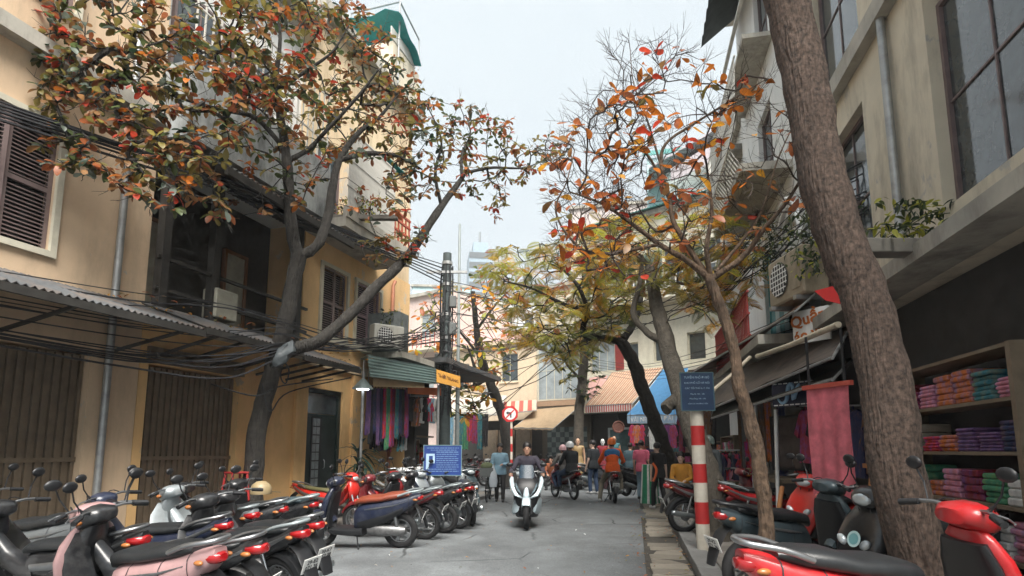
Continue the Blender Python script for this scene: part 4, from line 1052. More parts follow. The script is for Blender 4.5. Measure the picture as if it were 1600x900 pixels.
PROTO = {}
for kk in range(5):
    PROTO[('s', kk)] = make_scooter(kk) if kk == 0 else None
BASE = {'s': PROTO[('s', 0)], 'u': make_underbone(1), 'n': make_naked(2), 'm': make_maxi(3)}
used_base = set()
def paint(name, col, rough=.3, metal=0.0): return mat('paint_' + name, col, rough + .08, metal, var=.15, scale=5, coat=.35, stain=tuple(c * .55 + .07 for c in col), stain_amt=.5, stain_scale=(4, 4, 5))
PAINT = {'black': paint('black', (0.010, 0.011, 0.013)), 'navy': paint('navy', (0.010, 0.016, 0.040)), 'red': paint('red', (0.42, 0.012, 0.015)),
         'dark red': paint('dark_red', (0.13, 0.008, 0.012)), 'silver': paint('silver', (0.36, 0.40, 0.42), .35, .5), 'white': paint('white', (0.62, 0.64, 0.64)),
         'grey': paint('grey', (0.09, 0.10, 0.105), .45), 'slate': paint('slate', (0.035, 0.055, 0.065), .4, .3), 'pink': paint('pink', (0.38, 0.23, 0.23)),
         'cream': paint('cream', (0.50, 0.47, 0.38)), 'blue': paint('blue', (0.02, 0.06, 0.22)), 'pearl': paint('pearl', (0.50, 0.60, 0.64), .28, .15), 'bright red': paint('bright_red', (0.55, 0.02, 0.012))}
SEATS = {'black': M_seat, 'brown': mat('seat_brown', (0.20, 0.045, 0.022), .45, var=.15, scale=15), 'olive': mat('seat_olive', (0.12, 0.11, 0.05), .5), 'slate': mat('seat_slate', (0.05, 0.075, 0.085), .4, var=.12)}
RAILS = {'steel': M_steel, 'pale': mat('rail_pale', (0.27, 0.31, 0.32), .45, .4), 'black': M_black}
nplate = [0]
def bike(kind, body, loc, heading, label, seat='black', rail='steel', lean=7.0, group=None, mirrors=True):
    """loc: ground point under the middle of the bike; heading: direction the front points (x,y)"""
    base = BASE[kind]
    if kind in used_base: t = copy_tree(base)
    else: t = base; used_base.add(kind)
    t.location = (loc[0], loc[1], loc[2] if len(loc) > 2 else 0.0)
    t.rotation_euler = (R(-lean), 0, math.atan2(heading[1], heading[0]))
    tag(t, label, 'scooter' if kind in 'sm' else 'motorbike', group)
    def walk(o):
        role = o.get('role')
        if role == 'body': setmat(o, PAINT[body])
        elif role == 'seat': setmat(o, SEATS[seat])
        elif role == 'rail': setmat(o, RAILS[rail])
        if o.name.startswith('plate_number'): o.data = plate_mesh(nplate[0] % 5)
        for c in o.children: walk(c)
    walk(t); nplate[0] += 1
    return t
# ================================================================== PEOPLE (local x is where they face, y left, z up)
SKIN = mat('skin', (0.42, 0.24, 0.165), .6, var=.08)
SKINP = mat('skin_pale', (0.55, 0.37, 0.29), .6, var=.06)
HAIR = mat('hair_black', (0.012, 0.010, 0.010), .5, var=.3, scale=30)
EYE = mat('eye_dark', (0.02, 0.015, 0.012), .4)
LIP = mat('lip', (0.30, 0.09, 0.075), .5)
def cloth(name, col, rough=.85): return mat('cloth_' + name, col, rough, var=.14, scale=9, bump=.15, bscale=22)
def caps(mb, a, b, ra, rb, n=10):
    a, b = V(a), V(b); d = (b - a); L_ = d.length
    if L_ < 1e-5: mb.ell(a, (ra, ra, ra), n, 6); return
    d.normalize(); pts, rr = [], []
    for q in (-.98, -.75, -.35): pts.append(a + d * ra * q); rr.append(ra * math.sqrt(max(.02, 1 - q * q)))
    pts.append(a); rr.append(ra); pts.append((a + b) / 2); rr.append((ra + rb) / 2 * 1.03); pts.append(b); rr.append(rb)
    for q in (.35, .75, .98): pts.append(b + d * rb * q); rr.append(rb * math.sqrt(max(.02, 1 - q * q)))
    mb.tube(pts, rr, n)
def remesh(o, vox, smooth=4):
    m = o.modifiers.new('skin', 'REMESH'); m.mode = 'VOXEL'; m.voxel_size = vox; m.use_smooth_shade = True
    if smooth: s = o.modifiers.new('soft', 'SMOOTH'); s.iterations = smooth; s.factor = .5
    return o
def torso_rings(p, side, infl=0.0, f=1.0, low=None):
    pel, ch = p['pel'], p['chest']; up = (ch - pel).normalized(); A = side; B = A.cross(up).normalized() * -1
    L_ = (ch - pel).length
    secs = [(-.16 if low is None else low, .135, .10), (-.06, .165, .115), (.05, .16, .112), (.30, .135, .098), (.62, .158, .112), (.9, .17, .112), (1.05, .155, .095), (1.16, .10, .07), (1.22, .055, .055)]
    return [ringg(pel + up * L_ * t, A, B, (w * f + infl), (d * f + infl), 16, 2.3) for t, w, d in secs]
def person(label, loc, face, P, top, bottom, H=1.66, skin=SKIN, hair='short', helmet=None, sleeves='long', shoes=None, name='person', female=False, cat='person', head_turn=0.0,
           skirt=None, legs_bare=False, barehands=True):
    s = H / 1.70
    t = thing(name, label, cat, loc, math.atan2(face[1], face[0]))
    J = {k: V(v) * s for k, v in P.items()}
    sd = (J['shL'] - J['shR']).normalized()
    hipd = (J['hipL'] - J['hipR']).normalized()
    body = MB()
    f = .93 if female else 1.0
    tr = torso_rings({'pel': J['pel'], 'chest': J['chest']}, hipd, 0, f * s)
    body.loft(tr)
    caps(body, J['shL'] * .9 + J['shR'] * .1, J['shR'] * .9 + J['shL'] * .1, .066 * s, .066 * s)
    neck0 = J['chest'] + (J['chest'] - J['pel']).normalized() * .07 * s
    hd = J['head']
    caps(body, neck0, hd - V((.01, 0, .07)) * s, .055 * s * f, .05 * s * f)
    # head: skull, jaw, nose, ears
    hr = Matrix.Rotation(head_turn, 3, 'Z')
    def H_(v): return hd + hr @ (V(v) * s)
    body.ell(H_((-.012, 0, .025)), (.098 * s, .077 * s, .105 * s), 14, 10, hr)
    body.loft([[H_((x + a * math.cos(2 * math.pi * j / 10), b * math.sin(2 * math.pi * j / 10), z)) for j in range(10)] for z, x, a, b in ((-.125, .035, .025, .025), (-.115, .03, .05, .042), (-.07, .015, .075, .06), (0, 0, .085, .07), (.04, 0, .08, .07))])
    body.ell(H_((.088, 0, -.018)), (.026 * s, .015 * s, .027 * s), 8, 6)
    for q in (-1, 1): body.ell(H_((-.01, q * .078, -.005)), (.022 * s, .012 * s, .032 * s), 8, 6)
    for q in 'LR':
        sh_, el, ha = J['sh' + q], J['el' + q], J['ha' + q]
        caps(body, sh_, el, .05 * s * f, .038 * s * f); caps(body, el, ha, .038 * s * f, .027 * s * f)
        d = (ha - el).normalized(); hp = ha + d * .05 * s
        curl = P.get('curl', V((0, 0, -1))); curl = V(curl)
        side = d.cross(V((0, 0, 1)));  side = side.normalized() if side.length > .1 else V((0, 1, 0))
        caps(body, ha, hp, .024 * s, .03 * s)
        for i in range(4):                     # four fingers of their own length, bent
            b0 = hp + side * (i - 1.5) * .019 * s + d * .02 * s; ln = (.032, .038, .036, .028)[i] * s
            k1 = b0 + (d + curl * .35).normalized() * ln; k2 = k1 + (d * .5 + curl).normalized() * ln * .9
            caps(body, b0, k1, .0095 * s, .009 * s, 6); caps(body, k1, k2, .009 * s, .0075 * s, 6)
        inn = side * (1 if (side.dot(V((0, 0, 1)) * 0 + V((0, 1, 0)) * (-1 if q == 'L' else 1)) > 0) else -1)
        b0 = ha + d * .02 * s + inn * .022 * s; k1 = b0 + (inn * .8 + d * .8).normalized() * .035 * s
        caps(body, b0, k1, .012 * s, .010 * s, 6); caps(body, k1, k1 + (d + curl * .4).normalized() * .028 * s, .010 * s, .008 * s, 6)
        hip, kn, an = J['hip' + q], J['kn' + q], J['an' + q]
        caps(body, hip, kn, .085 * s * f, .055 * s * f); caps(body, kn, an, .055 * s * f, .036 * s)
        toe = J.get('toe' + q, an + V((.15, 0, -.045)) * s)
        caps(body, an + V((-.03, 0, -.04)) * s, toe, .034 * s, .028 * s)
    b = remesh(body.obj('body', skin, t), .0095, 3)
    for q in (-1, 1): MB().ell(H_((.080, q * .031, .012)), (.009 * s, .013 * s, .006 * s), 8, 6).obj('eye', EYE, b, smooth=60)
    MB().ell(H_((.081, 0, -.062)), (.012 * s, .024 * s, .008 * s), 8, 6).obj('mouth', LIP, b, smooth=60)
    # clothes
    tp = MB(); i_ = .018 * s
    tp.loft(torso_rings({'pel': J['pel'], 'chest': J['chest']}, hipd, i_, f * s, -.16))
    up_ = (J['chest'] - J['pel']).normalized()
    tp.loft([ringg(J['pel'] + up_ * z * s, hipd, hipd.cross(up_), w * s * f, d * s * f, 14, 2.3) for z, w, d in ((-.11, .198, .150), (-.05, .202, .152), (.06, .194, .145), (.14, .165, .125))])
    caps(tp, J['shL'] * .92 + J['shR'] * .08, J['shR'] * .92 + J['shL'] * .08, .075 * s, .075 * s)
    for q in 'LR':
        sh_, el, ha = J['sh' + q], J['el' + q], J['ha' + q]
        if sleeves == 'long':
            caps(tp, sh_, el, .067 * s * f, .056 * s * f); caps(tp, el, el + (ha - el) * .93, .056 * s * f, .043 * s * f)
        elif sleeves == 'short':
            caps(tp, sh_, sh_ + (el - sh_) * .62, .068 * s * f, .062 * s * f)
    remesh(tp.obj('top', top, t), .011, 3)
    if bottom is not None:
        bt = MB()
        up = (J['chest'] - J['pel']).normalized()
        bt.loft([ringg(J['pel'] + up * z * s, hipd, hipd.cross(up), w * s * f, d * s * f, 14, 2.3) for z, w, d in ((-.10, .15, .12), (-.02, .168, .122), (.06, .160, .115), (.12, .145, .10))])
        for q in 'LR':
            hip, kn, an = J['hip' + q], J['kn' + q], J['an' + q]
            caps(bt, hip, kn, .096 * s * f, .072 * s * f)
            if not legs_bare: caps(bt, kn, kn + (an - kn) * .95, .072 * s * f, .058 * s)
        remesh(bt.obj('trousers', bottom, t), .011, 3)
    if skirt is not None:
        m_, zl = skirt
        pz = J['pel'].z; rows = []
        for k in range(7):
            q = k / 6; z = pz + .06 - (pz + .06 - zl) * q
            rows.append([V((J['pel'].x + (.13 + .10 * q + .012 * math.sin(6 * a * 2 * math.pi / 24)) * s * math.cos(a * 2 * math.pi / 24), J['pel'].y + (.17 + .12 * q + .012 * math.sin(6 * a * 2 * math.pi / 24)) * s * math.sin(a * 2 * math.pi / 24), z)) for a in range(24)])
        MB().loft(rows, cap=False).obj('skirt', m_, t, smooth=60)
    sm_ = shoes or cloth('shoe_dark', (0.02, 0.02, 0.022))
    for q in 'LR':
        an = J['an' + q]; toe = J.get('toe' + q, an + V((.15, 0, -.045)) * s)
        m2 = MB(); caps(m2, an + V((-.035, 0, -.042)) * s, toe, .043 * s, .036 * s); caps(m2, an + V((0, 0, .0)) * s, an + V((.02, 0, -.04)) * s, .042 * s, .045 * s)
        m2.v = [(x, y, max(z, min(an.z, toe.z) - .04 * s)) for x, y, z in m2.v]
        m2.obj('shoe', sm_, t, smooth=60)
    if hair and not helmet:
        hb = MB(); hb.ell(H_((-.024, 0, .060)), (.108 * s, .096 * s, .105 * s), 14, 10, hr)
        if hair == 'long':
            hb.loft([ringg(H_((x, 0, z)), hr @ V((0, 1, 0)), hr @ V((1, 0, 0)), w * s, d * s, 12, 2.2) for x, z, w, d in ((-.04, .05, .085, .08), (-.075, -.05, .085, .05), (-.095, -.16, .08, .04), (-.10, -.27, .06, .03), (-.10, -.33, .03, .015))])
        if hair == 'bun': hb.ell(H_((-.12, 0, .07)), (.05 * s, .05 * s, .05 * s), 10, 8)
        remesh(hb.obj('hair', HAIR, t), .011, 1)
    if helmet:
        col, hm = helmet
        mb = MB(); rg = []
        for i in range(9):
            a = R(90 * (1 - i / 8)); rr = math.sin(R(90) - a) if False else math.cos(a)
            z = math.sin(a); rg.append([H_((-.015 + .132 * max(rr, .03) * math.cos(2 * math.pi * j / 18), .115 * max(rr, .03) * math.sin(2 * math.pi * j / 18), .035 + .125 * z)) for j in range(18)])
        rg.append([H_((-.015 + .133 * math.cos(2 * math.pi * j / 18), .116 * math.sin(2 * math.pi * j / 18), .0 - .03 * (math.cos(2 * math.pi * j / 18) < .3))) for j in range(18)])
        mb.loft(rg)
        h_ = mb.obj('helmet', hm, t, smooth=60)
        MB().sheet([[H_((.10 + .09 * k / 2, y, .045 - .012 * k)) for y in lerpl([-.085 + .02 * k, .085 - .02 * k], 6)] for k in range(3)], 0, .008 * s, (0, 0, 1)).obj('visor', hm, h_, smooth=60)
        MB().tube([H_((.0, .08, .0)), H_((.035, .05, -.12)), H_((.04, 0, -.135)), H_((.035, -.05, -.12)), H_((.0, -.08, .0))], .006 * s, 5).obj('strap', M_black, h_)
        MB().ell(H_((-.045, 0, .0)), (.08 * s, .08 * s, .085 * s), 12, 8, hr).obj('hair', HAIR, t, smooth=60)
    return t, J
def pose_stand(lean=0, step=0.0, armf=0.05, **kw):
    P = dict(pel=V((0, 0, .92)), chest=V((lean, 0, 1.36)), head=V((lean + .04, 0, 1.585)),
             shL=V((lean, .185, 1.38)), shR=V((lean, -.185, 1.38)), elL=V((lean - .02, .23, 1.09)), elR=V((lean - .02, -.23, 1.09)),
             haL=V((armf, .24, .85)), haR=V((armf, -.24, .85)), hipL=V((0, .09, .90)), hipR=V((0, -.09, .90)),
             knL=V((.05 + step * .5, .10, .50)), knR=V((.03 - step * .3, -.10, .50)), anL=V((step, .10, .085)), anR=V((-step, -.10, .085)))
    P.update({k: V(v) for k, v in kw.items()}); return P
def pose_ride(seat=.80, sx=-.2, hand=(.28, .30, 1.02), foot=(.22, .17, .30), lean=.10, passenger=False):
    p = V((sx, 0, seat + .09)); c = p + V((lean, 0, .44)); h = c + V((.05, 0, .225))
    P = dict(pel=p, chest=c, head=h, shL=c + V((0, .185, .02)), shR=c + V((0, -.185, .02)))
    P['elL'] = (P['shL'] + V((hand[0], hand[1], hand[2]))) / 2 + V((-.06, .07, -.10)); P['elR'] = (P['shR'] + V((hand[0], -hand[1], hand[2]))) / 2 + V((-.06, -.07, -.10))
    P['haL'] = V((hand[0] - .06, hand[1], hand[2] + .02)); P['haR'] = V((hand[0] - .06, -hand[1], hand[2] + .02))
    for q, sgn in (('L', 1), ('R', -1)):
        P['hip' + q] = p + V((.02, sgn * .09, -.02)); P['an' + q] = V((foot[0], sgn * foot[1], foot[2] + .08))
        P['kn' + q] = V((sx + .40, sgn * .21, seat - .08))
    return P
# ================================================================== TREES
def bark(name, col, var=.35, scale=9): return mat(name, col, .9, var=var, scale=scale, bump=1.0, bscale=14, bstretch=(3.2, 3.2, .55), bdist=.05, stain=tuple(c * .4 for c in col), stain_amt=.6, stain_scale=(3, 3, .8))
LEAFC = {'rust': (0.38, 0.125, 0.05), 'red': (0.46, 0.055, 0.028), 'orange': (0.50, 0.155, 0.022), 'olive': (0.25, 0.21, 0.06), 'green': (0.085, 0.115, 0.042),
         'dark': (0.022, 0.042, 0.024), 'brown': (0.30, 0.16, 0.065), 'yellow': (0.66, 0.44, 0.05), 'lime': (0.40, 0.40, 0.055), 'gold': (0.64, 0.31, 0.035), 'sheen': (0.13, 0.16, 0.13)}  # sheen: sky gloss on the leaves, painted in as a paler leaf colour
LM = {k: mat('leaf_' + k, c, .42, var=.28, scale=3, trans=.5, randv=.25) for k, c in LEAFC.items()}
def leaf_geo(shape, bend, fold):
    """one leaf along +x, unit length; returns verts, faces"""
    if shape == 'almond': prof = [(0, .012), (.22, .12), (.5, .235), (.75, .27), (.92, .17), (1.0, .02)]
    else: prof = [(0, .02), (.25, .15), (.5, .19), (.75, .13), (1.0, .01)]
    vs, fs = [], []
    for x, w in prof:
        z = -bend * x * x
        vs += [(x, -w, z + fold * w), (x, 0, z), (x, w, z + fold * w)]
    for i in range(len(prof) - 1):
        a = i * 3; fs += [(a, a + 3, a + 4, a + 1), (a + 1, a + 4, a + 5, a + 2)]
    return np.array(vs, float), fs
def frond_geo(n, bend):
    vs, fs = [], []
    def z(x): return -bend * x * x
    k = 6
    for i in range(k + 1):
        x = i / k; vs += [(x, -.008, z(x)), (x, .008, z(x))]
    for i in range(k): fs.append((2 * i, 2 * i + 2, 2 * i + 3, 2 * i + 1))
    for i in range(n):
        x = .14 + .86 * i / (n - 1); L_ = .30 * math.sin(math.pi * (.18 + .72 * i / (n - 1))) + .05
        for sg in (-1, 1):
            c, s_ = math.cos(R(62)), math.sin(R(62)) * sg
            o = len(vs); w = .036; zz = z(x); dz = -.1 * L_
            vs += [(x, 0, zz), (x + c * L_ * .5 - w * s_ * sg * .6, s_ * L_ * .5 - 0, zz + dz * .4), (x + c * L_, s_ * L_, zz + dz), (x + c * L_ * .5 + w * 1.3, s_ * L_ * .45, zz + dz * .4)]
            fs.append((o, o + 1, o + 2, o + 3) if sg > 0 else (o, o + 3, o + 2, o + 1))
    return np.array(vs, float), fs
LEAFG = {'almond': [leaf_geo('almond', b, f) for b, f in ((.15, .3), (.42, .5), (-.14, .25), (.65, .3))], 'small': [leaf_geo('small', b, f) for b, f in ((.15, .3), (.3, .4))],
         'frond': [frond_geo(12, .22), frond_geo(14, .4), frond_geo(11, .1)]}
LEAFMESH = {}
def leafmesh(shape, k, mname):
    key = (shape, k, mname)
    if key not in LEAFMESH:
        me = bpy.data.meshes.new('leaf'); vs, fs = LEAFG[shape][k]; me.from_pydata(vs.tolist(), [], fs); me.materials.append(LM[mname])
        me.polygons.foreach_set('use_smooth', [True] * len(me.polygons)); LEAFMESH[key] = me
    return LEAFMESH[key]
def rotm(d, roll):
    d = d.normalized(); up = V((0, 0, 1))
    y = up.cross(d); y = y.normalized() if y.length > .05 else V((0, 1, 0))
    z = d.cross(y)
    m = Matrix((d, y, z)).transposed()
    return m @ Matrix.Rotation(roll, 3, 'X')
def in_poly(x, y, poly):
    c = False; n = len(poly)
    for i in range(n):
        x1, y1 = poly[i]; x2, y2 = poly[(i + 1) % n]
        if (y1 > y) != (y2 > y) and x < (x2 - x1) * (y - y1) / (y2 - y1) + x1: c = not c
    return c
def sample_poly(poly, n, depth, mind=0.0):
    xs = [p[0] for p in poly]; ys = [p[1] for p in poly]; out = []; tries = 0
    pts2 = []
    while len(out) < n and tries < n * 60:
        tries += 1
        x, y = U(min(xs), max(xs)), U(min(ys), max(ys))
        if not in_poly(x, y, poly): continue
        if mind and any((x - a) ** 2 + (y - b) ** 2 < mind * mind for a, b in pts2[-400:]): continue
        pts2.append((x, y)); out.append(D(x, y, depth(x, y)))
    return out
def make_tree(name, label, limbs, tips, bm, shape, palette, leaves=(5, 8), size=(.16, .26), maxobj=300, twig=.006, wob=.06, r_exp=.42, step=.28, leafname='leaf', tipmat=None, droop=.25, rmax=.05, gnarl=1.0, bare=0.0, side=0, sidelen=(.12, .35)):
    base = limbs[0][0][0]
    t = thing(name, label, 'tree', base)
    nodes = []; par = []; fixed = []
    trunk = MB()
    for li, (pts, rad) in enumerate(limbs):
        P = catmull(pts, 5); n = len(P); rr = lerpl(rad, n)
        P = [p + V((U(-1, 1), U(-1, 1), U(-.3, .3))) * rr[i] * .10 * gnarl for i, p in enumerate(P)]
        rr2 = [r * (1 + U(-.07, .07) * gnarl) for r in rr]
        if li == 0: rr2[0] *= 1.6; rr2[1] *= 1.22; rr2[2] *= 1.08
        trunk.tube([p - base for p in P], rr2, 12 if rad[0] > .08 else 8)
        prev = None
        if li > 0:
            j = min(range(len(nodes)), key=lambda q: (nodes[q] - P[0]).length_squared); prev = j
        for i, p in enumerate(P):
            if i < n * .25 and li == 0: continue
            nodes.append(p); par.append(prev if prev is not None else -1); fixed.append(True); prev = len(nodes) - 1
    trunk.obj('trunk', bm, t, smooth=60)
    arr = np.array([tuple(p) for p in nodes]); N0 = len(nodes)
    tipn = []
    cap = 60000; buf = np.zeros((cap, 3)); buf[:N0] = arr; cnt = N0
    d0 = [(np.min(((arr - np.array(q)) ** 2).sum(1)), i) for i, q in enumerate(tips)]
    for _, i in sorted(d0):
        q = tips[i]; qa = np.array(q)
        dv = buf[:cnt] - qa; dist = np.sqrt((dv ** 2).sum(1)) + np.maximum(0, dv[:, 2]) * .35
        j = int(np.argmin(dist)); p0 = nodes[j]; L_ = (q - p0).length
        pd = (p0 - nodes[par[j]]).normalized() if par[j] >= 0 else V((0, 0, 1))
        ctl = p0 + (pd * .55 + (q - p0).normalized() * .45) * L_ * .5
        k = max(2, int(L_ / step)); prev = j; sag = U(-.05, .12) * L_
        for s_ in range(1, k + 1):
            f = s_ / k; p = p0 * (1 - f) ** 2 + ctl * 2 * f * (1 - f) + q * f * f + V((U(-1, 1), U(-1, 1), U(-1, 1))) * wob * (1 if s_ < k else 0) + V((0, 0, sag * math.sin(math.pi * f)))
            nodes.append(p); par.append(prev); fixed.append(False); prev = len(nodes) - 1
            buf[cnt] = tuple(p); cnt += 1
        tipn.append(prev)
    load = np.zeros(len(nodes))
    for q in tipn:
        j = q
        while j != -1 and not fixed[j]: load[j] += 1; j = par[j]
    br = MB(); done = set()
    order = sorted(tipn, key=lambda q: -load[q])
    for q in tipn:
        chain = []; j = q
        while j != -1:
            chain.append(j)
            if fixed[j] or j in done: break
            done.add(j); j = par[j]
        if len(chain) < 2: continue
        rr = [min(rmax, twig * max(1, load[c]) ** r_exp) for c in chain]; rr[-1] = rr[-2] * 1.05
        br.tube([nodes[c] - base for c in chain], rr, 5, cap=False)
        for _ in range(side):                  # fine bare twigs forking off
            i0 = random.randrange(0, max(1, len(chain) - 1)); a_ = nodes[chain[i0]]; b_ = nodes[chain[min(i0 + 1, len(chain) - 1)]]
            d_ = (a_ - b_); d_ = d_.normalized() if d_.length > 1e-5 else V((0, 0, 1))
            s_d = (d_ + V((U(-1, 1), U(-1, 1), U(-.5, .9))) * .9).normalized(); L2 = U(*sidelen)
            mid_ = a_ + s_d * L2 * .5 + V((U(-1, 1), U(-1, 1), U(-1, 1))) * L2 * .07; end_ = a_ + s_d * L2 + V((0, 0, L2 * .12))
            br.tube([a_ - base, mid_ - base, end_ - base], [twig * .8, twig * .65, twig * .35], 3, cap=False)
            fk = (s_d + V((U(-1, 1), U(-1, 1), U(-.4, .8))) * .8).normalized(); br.tube([mid_ - base, mid_ + fk * L2 * .5 - base], [twig * .6, twig * .3], 3, cap=False)
    tag(br.obj('branch', tipmat or bm, t, smooth=60), kind='stuff')
    # leaves
    items = []
    names, wts = list(palette.keys()), list(palette.values())
    for q in tipn:
        if random.random() < bare: continue
        c = nodes[q]; ax = (c - nodes[par[q]]).normalized()
        tipcol = random.choices(names, wts)[0]
        n = random.randint(*leaves)
        a0 = U(0, 6.28)
        for i in range(n):
            a = a0 + i * 2.4 + U(-.3, .3)
            rad = V((math.cos(a), math.sin(a), U(-.15, .35)))
            d = (rad + ax * U(.1, .7) + V((0, 0, -droop * U(0, 1.6)))).normalized()
            pos = c - ax * U(0, .16) + d * .015
            col = tipcol if random.random() < .62 else random.choices(names, wts)[0]
            items.append((pos, d, U(-.6, .6), U(*size), random.randrange(len(LEAFG[shape])), col))
    items.sort(key=lambda it: it[0].y - it[3] * 6)
    for pos, d, roll, L_, k, col in items[:maxobj]:
        o = link(leafname, leafmesh(shape, k, col), t)
        m4 = rotm(d, roll).to_4x4(); m4.translation = pos - base
        o.matrix_local = m4 @ Matrix.Scale(L_, 4)
    rest = items[maxobj:]
    if rest:
        mn = sorted({r[5] for r in rest}); vs_all, fs_all, mi = [], [], []; off = 0
        for pos, d, roll, L_, k, col in rest:
            vs, fs = LEAFG[shape][k]
            m3 = np.array(rotm(d, roll)) * L_
            vs_all.append(vs @ m3.T + np.array(pos - base)); fs_all += [tuple(i + off for i in f) for f in fs]; mi += [mn.index(col)] * len(fs); off += len(vs)
        me = bpy.data.meshes.new('crown'); me.from_pydata(np.concatenate(vs_all).tolist(), [], fs_all)
        for x in mn: me.materials.append(LM[x])
        me.polygons.foreach_set('material_index', mi); me.polygons.foreach_set('use_smooth', [True] * len(me.polygons)); me.update()
        tag(link('crown', me, t), kind='stuff')
    return t
def pp(lst): return [D(*a) for a in lst]

bark_dark = bark('bark_dark', (0.030, 0.027, 0.023), .6, 14)
bark_grey = bark('bark_grey', (0.088, 0.076, 0.060))
bark_brown = bark('bark_brown', (0.115, 0.075, 0.048), .6, 16)
def facY(px):                                  # how far down the street the left wall is at this column
    q = (px - PCX) / FPX; t_ = (-5.65 - q * 8.16) / (q * .956 - .292); return 8.16 + .956 * t_
def dA(x, y): f = min(facY(min(x, 600)), 13.6); return max(6.9, min(11.4, U(f - 4.0, f - 1.4)))
# ---- big almond tree on the left
b0 = at_px(393, 9.8, .05)
trk = [b0] + pp([(398, 700, 9.8), (412, 630, 9.8), (428, 570, 9.8), (446, 505, 9.8), (458, 440, 9.75), (468, 397, 9.7)])
limbs = [(trk, [.17, .145, .135, .13, .125]),
         (pp([(466, 405, 9.7), (456, 362, 9.6), (452, 300, 9.5), (447, 240, 9.4), (437, 178, 9.3), (431, 130, 9.2), (438, 60, 9.1), (430, 0, 9.0)]), [.11, .10, .085, .07, .05, .03, .018]),
         (pp([(468, 400, 9.7), (495, 384, 9.8), (511, 345, 9.9), (520, 290, 10), (531, 248, 10.1), (560, 208, 10.3), (592, 184, 10.4), (620, 150, 10.6)]), [.09, .085, .08, .065, .05, .035, .02]),
         (pp([(531, 250, 10.1), (575, 240, 10.3), (620, 244, 10.5), (660, 265, 10.8)]), [.05, .045, .03, .015]),
         (pp([(452, 250, 9.4), (480, 235, 9.5), (500, 215, 9.5), (560, 150, 9.3), (590, 110, 9.2)]), [.05, .04, .03, .015]),
         (pp([(437, 178, 9.3), (400, 125, 9.0), (360, 92, 8.6), (300, 60, 8.0)]), [.045, .035, .025, .012]),
         (pp([(446, 235, 9.4), (400, 185, 9.1), (348, 172, 8.6), (270, 150, 7.9), (190, 120, 7.2)]), [.045, .04, .03, .02, .012]),
         (pp([(433, 140, 9.2), (480, 110, 9.2), (520, 80, 9.2), (545, 40, 9.2)]), [.035, .03, .02, .01]),
         (pp([(434, 556, 9.8), (462, 545, 9.8), (500, 531, 9.9), (543, 495, 10.1), (590, 446, 10.4), (641, 395, 10.8), (690, 322, 11.4), (718, 284, 11.8), (730, 262, 12.0)]), [.115, .11, .10, .095, .085, .06, .045]),
         (pp([(722, 280, 11.8), (722, 240, 12.0), (735, 210, 12.2), (728, 180, 12.4)]), [.04, .03, .02, .01]),
         (pp([(726, 270, 11.9), (770, 262, 12.4), (820, 262, 12.9), (860, 245, 13.2)]), [.04, .03, .02, .01]),
         (pp([(690, 322, 11.4), (680, 270, 11.2), (690, 220, 11.2), (670, 170, 11)]), [.04, .03, .02, .01])]
polyA = [(60, -40), (400, -70), (545, -10), (600, 45), (650, 118), (668, 170), (655, 240), (630, 300), (600, 300), (560, 235), (520, 270), (470, 330), (430, 250), (360, 340), (250, 330), (60, 250)]
polyB = [(640, 130), (700, 152), (760, 165), (830, 205), (895, 214), (875, 268), (805, 290), (790, 350), (745, 325), (690, 290), (640, 320), (600, 290), (640, 210)]
polyC = [(560, 380), (640, 350), (690, 360), (640, 410), (575, 425)]
tips = sample_poly(polyA, 430, dA, 7) + sample_poly(polyB, 150, lambda x, y: 11.4 + (x - 650) / 130 + U(-1.0, 1.2), 8) + sample_poly([(348, 0), (560, 0), (650, 120), (660, 230), (600, 260), (450, 230), (348, 240)], 210, dA, 5) + sample_poly(polyC, 20, lambda x, y: U(10.3, 11.2), 8)
tips += sample_poly([(350, 240), (560, 230), (640, 300), (660, 340), (560, 350), (480, 330), (350, 345)], 26, lambda x, y: U(8.6, 10.6), 14)
make_tree('almond_tree', 'big almond tree with dense rust and olive leaves over parked motorbikes', limbs, tips, bark_dark, 'almond',
          {'rust': 3.4, 'brown': 3.8, 'olive': 6.0, 'green': 2.8, 'dark': .7, 'red': .9, 'orange': 1.2, 'sheen': 1.2}, (6, 10), (.09, .16), 300, .006, .03, droop=.2, side=1)
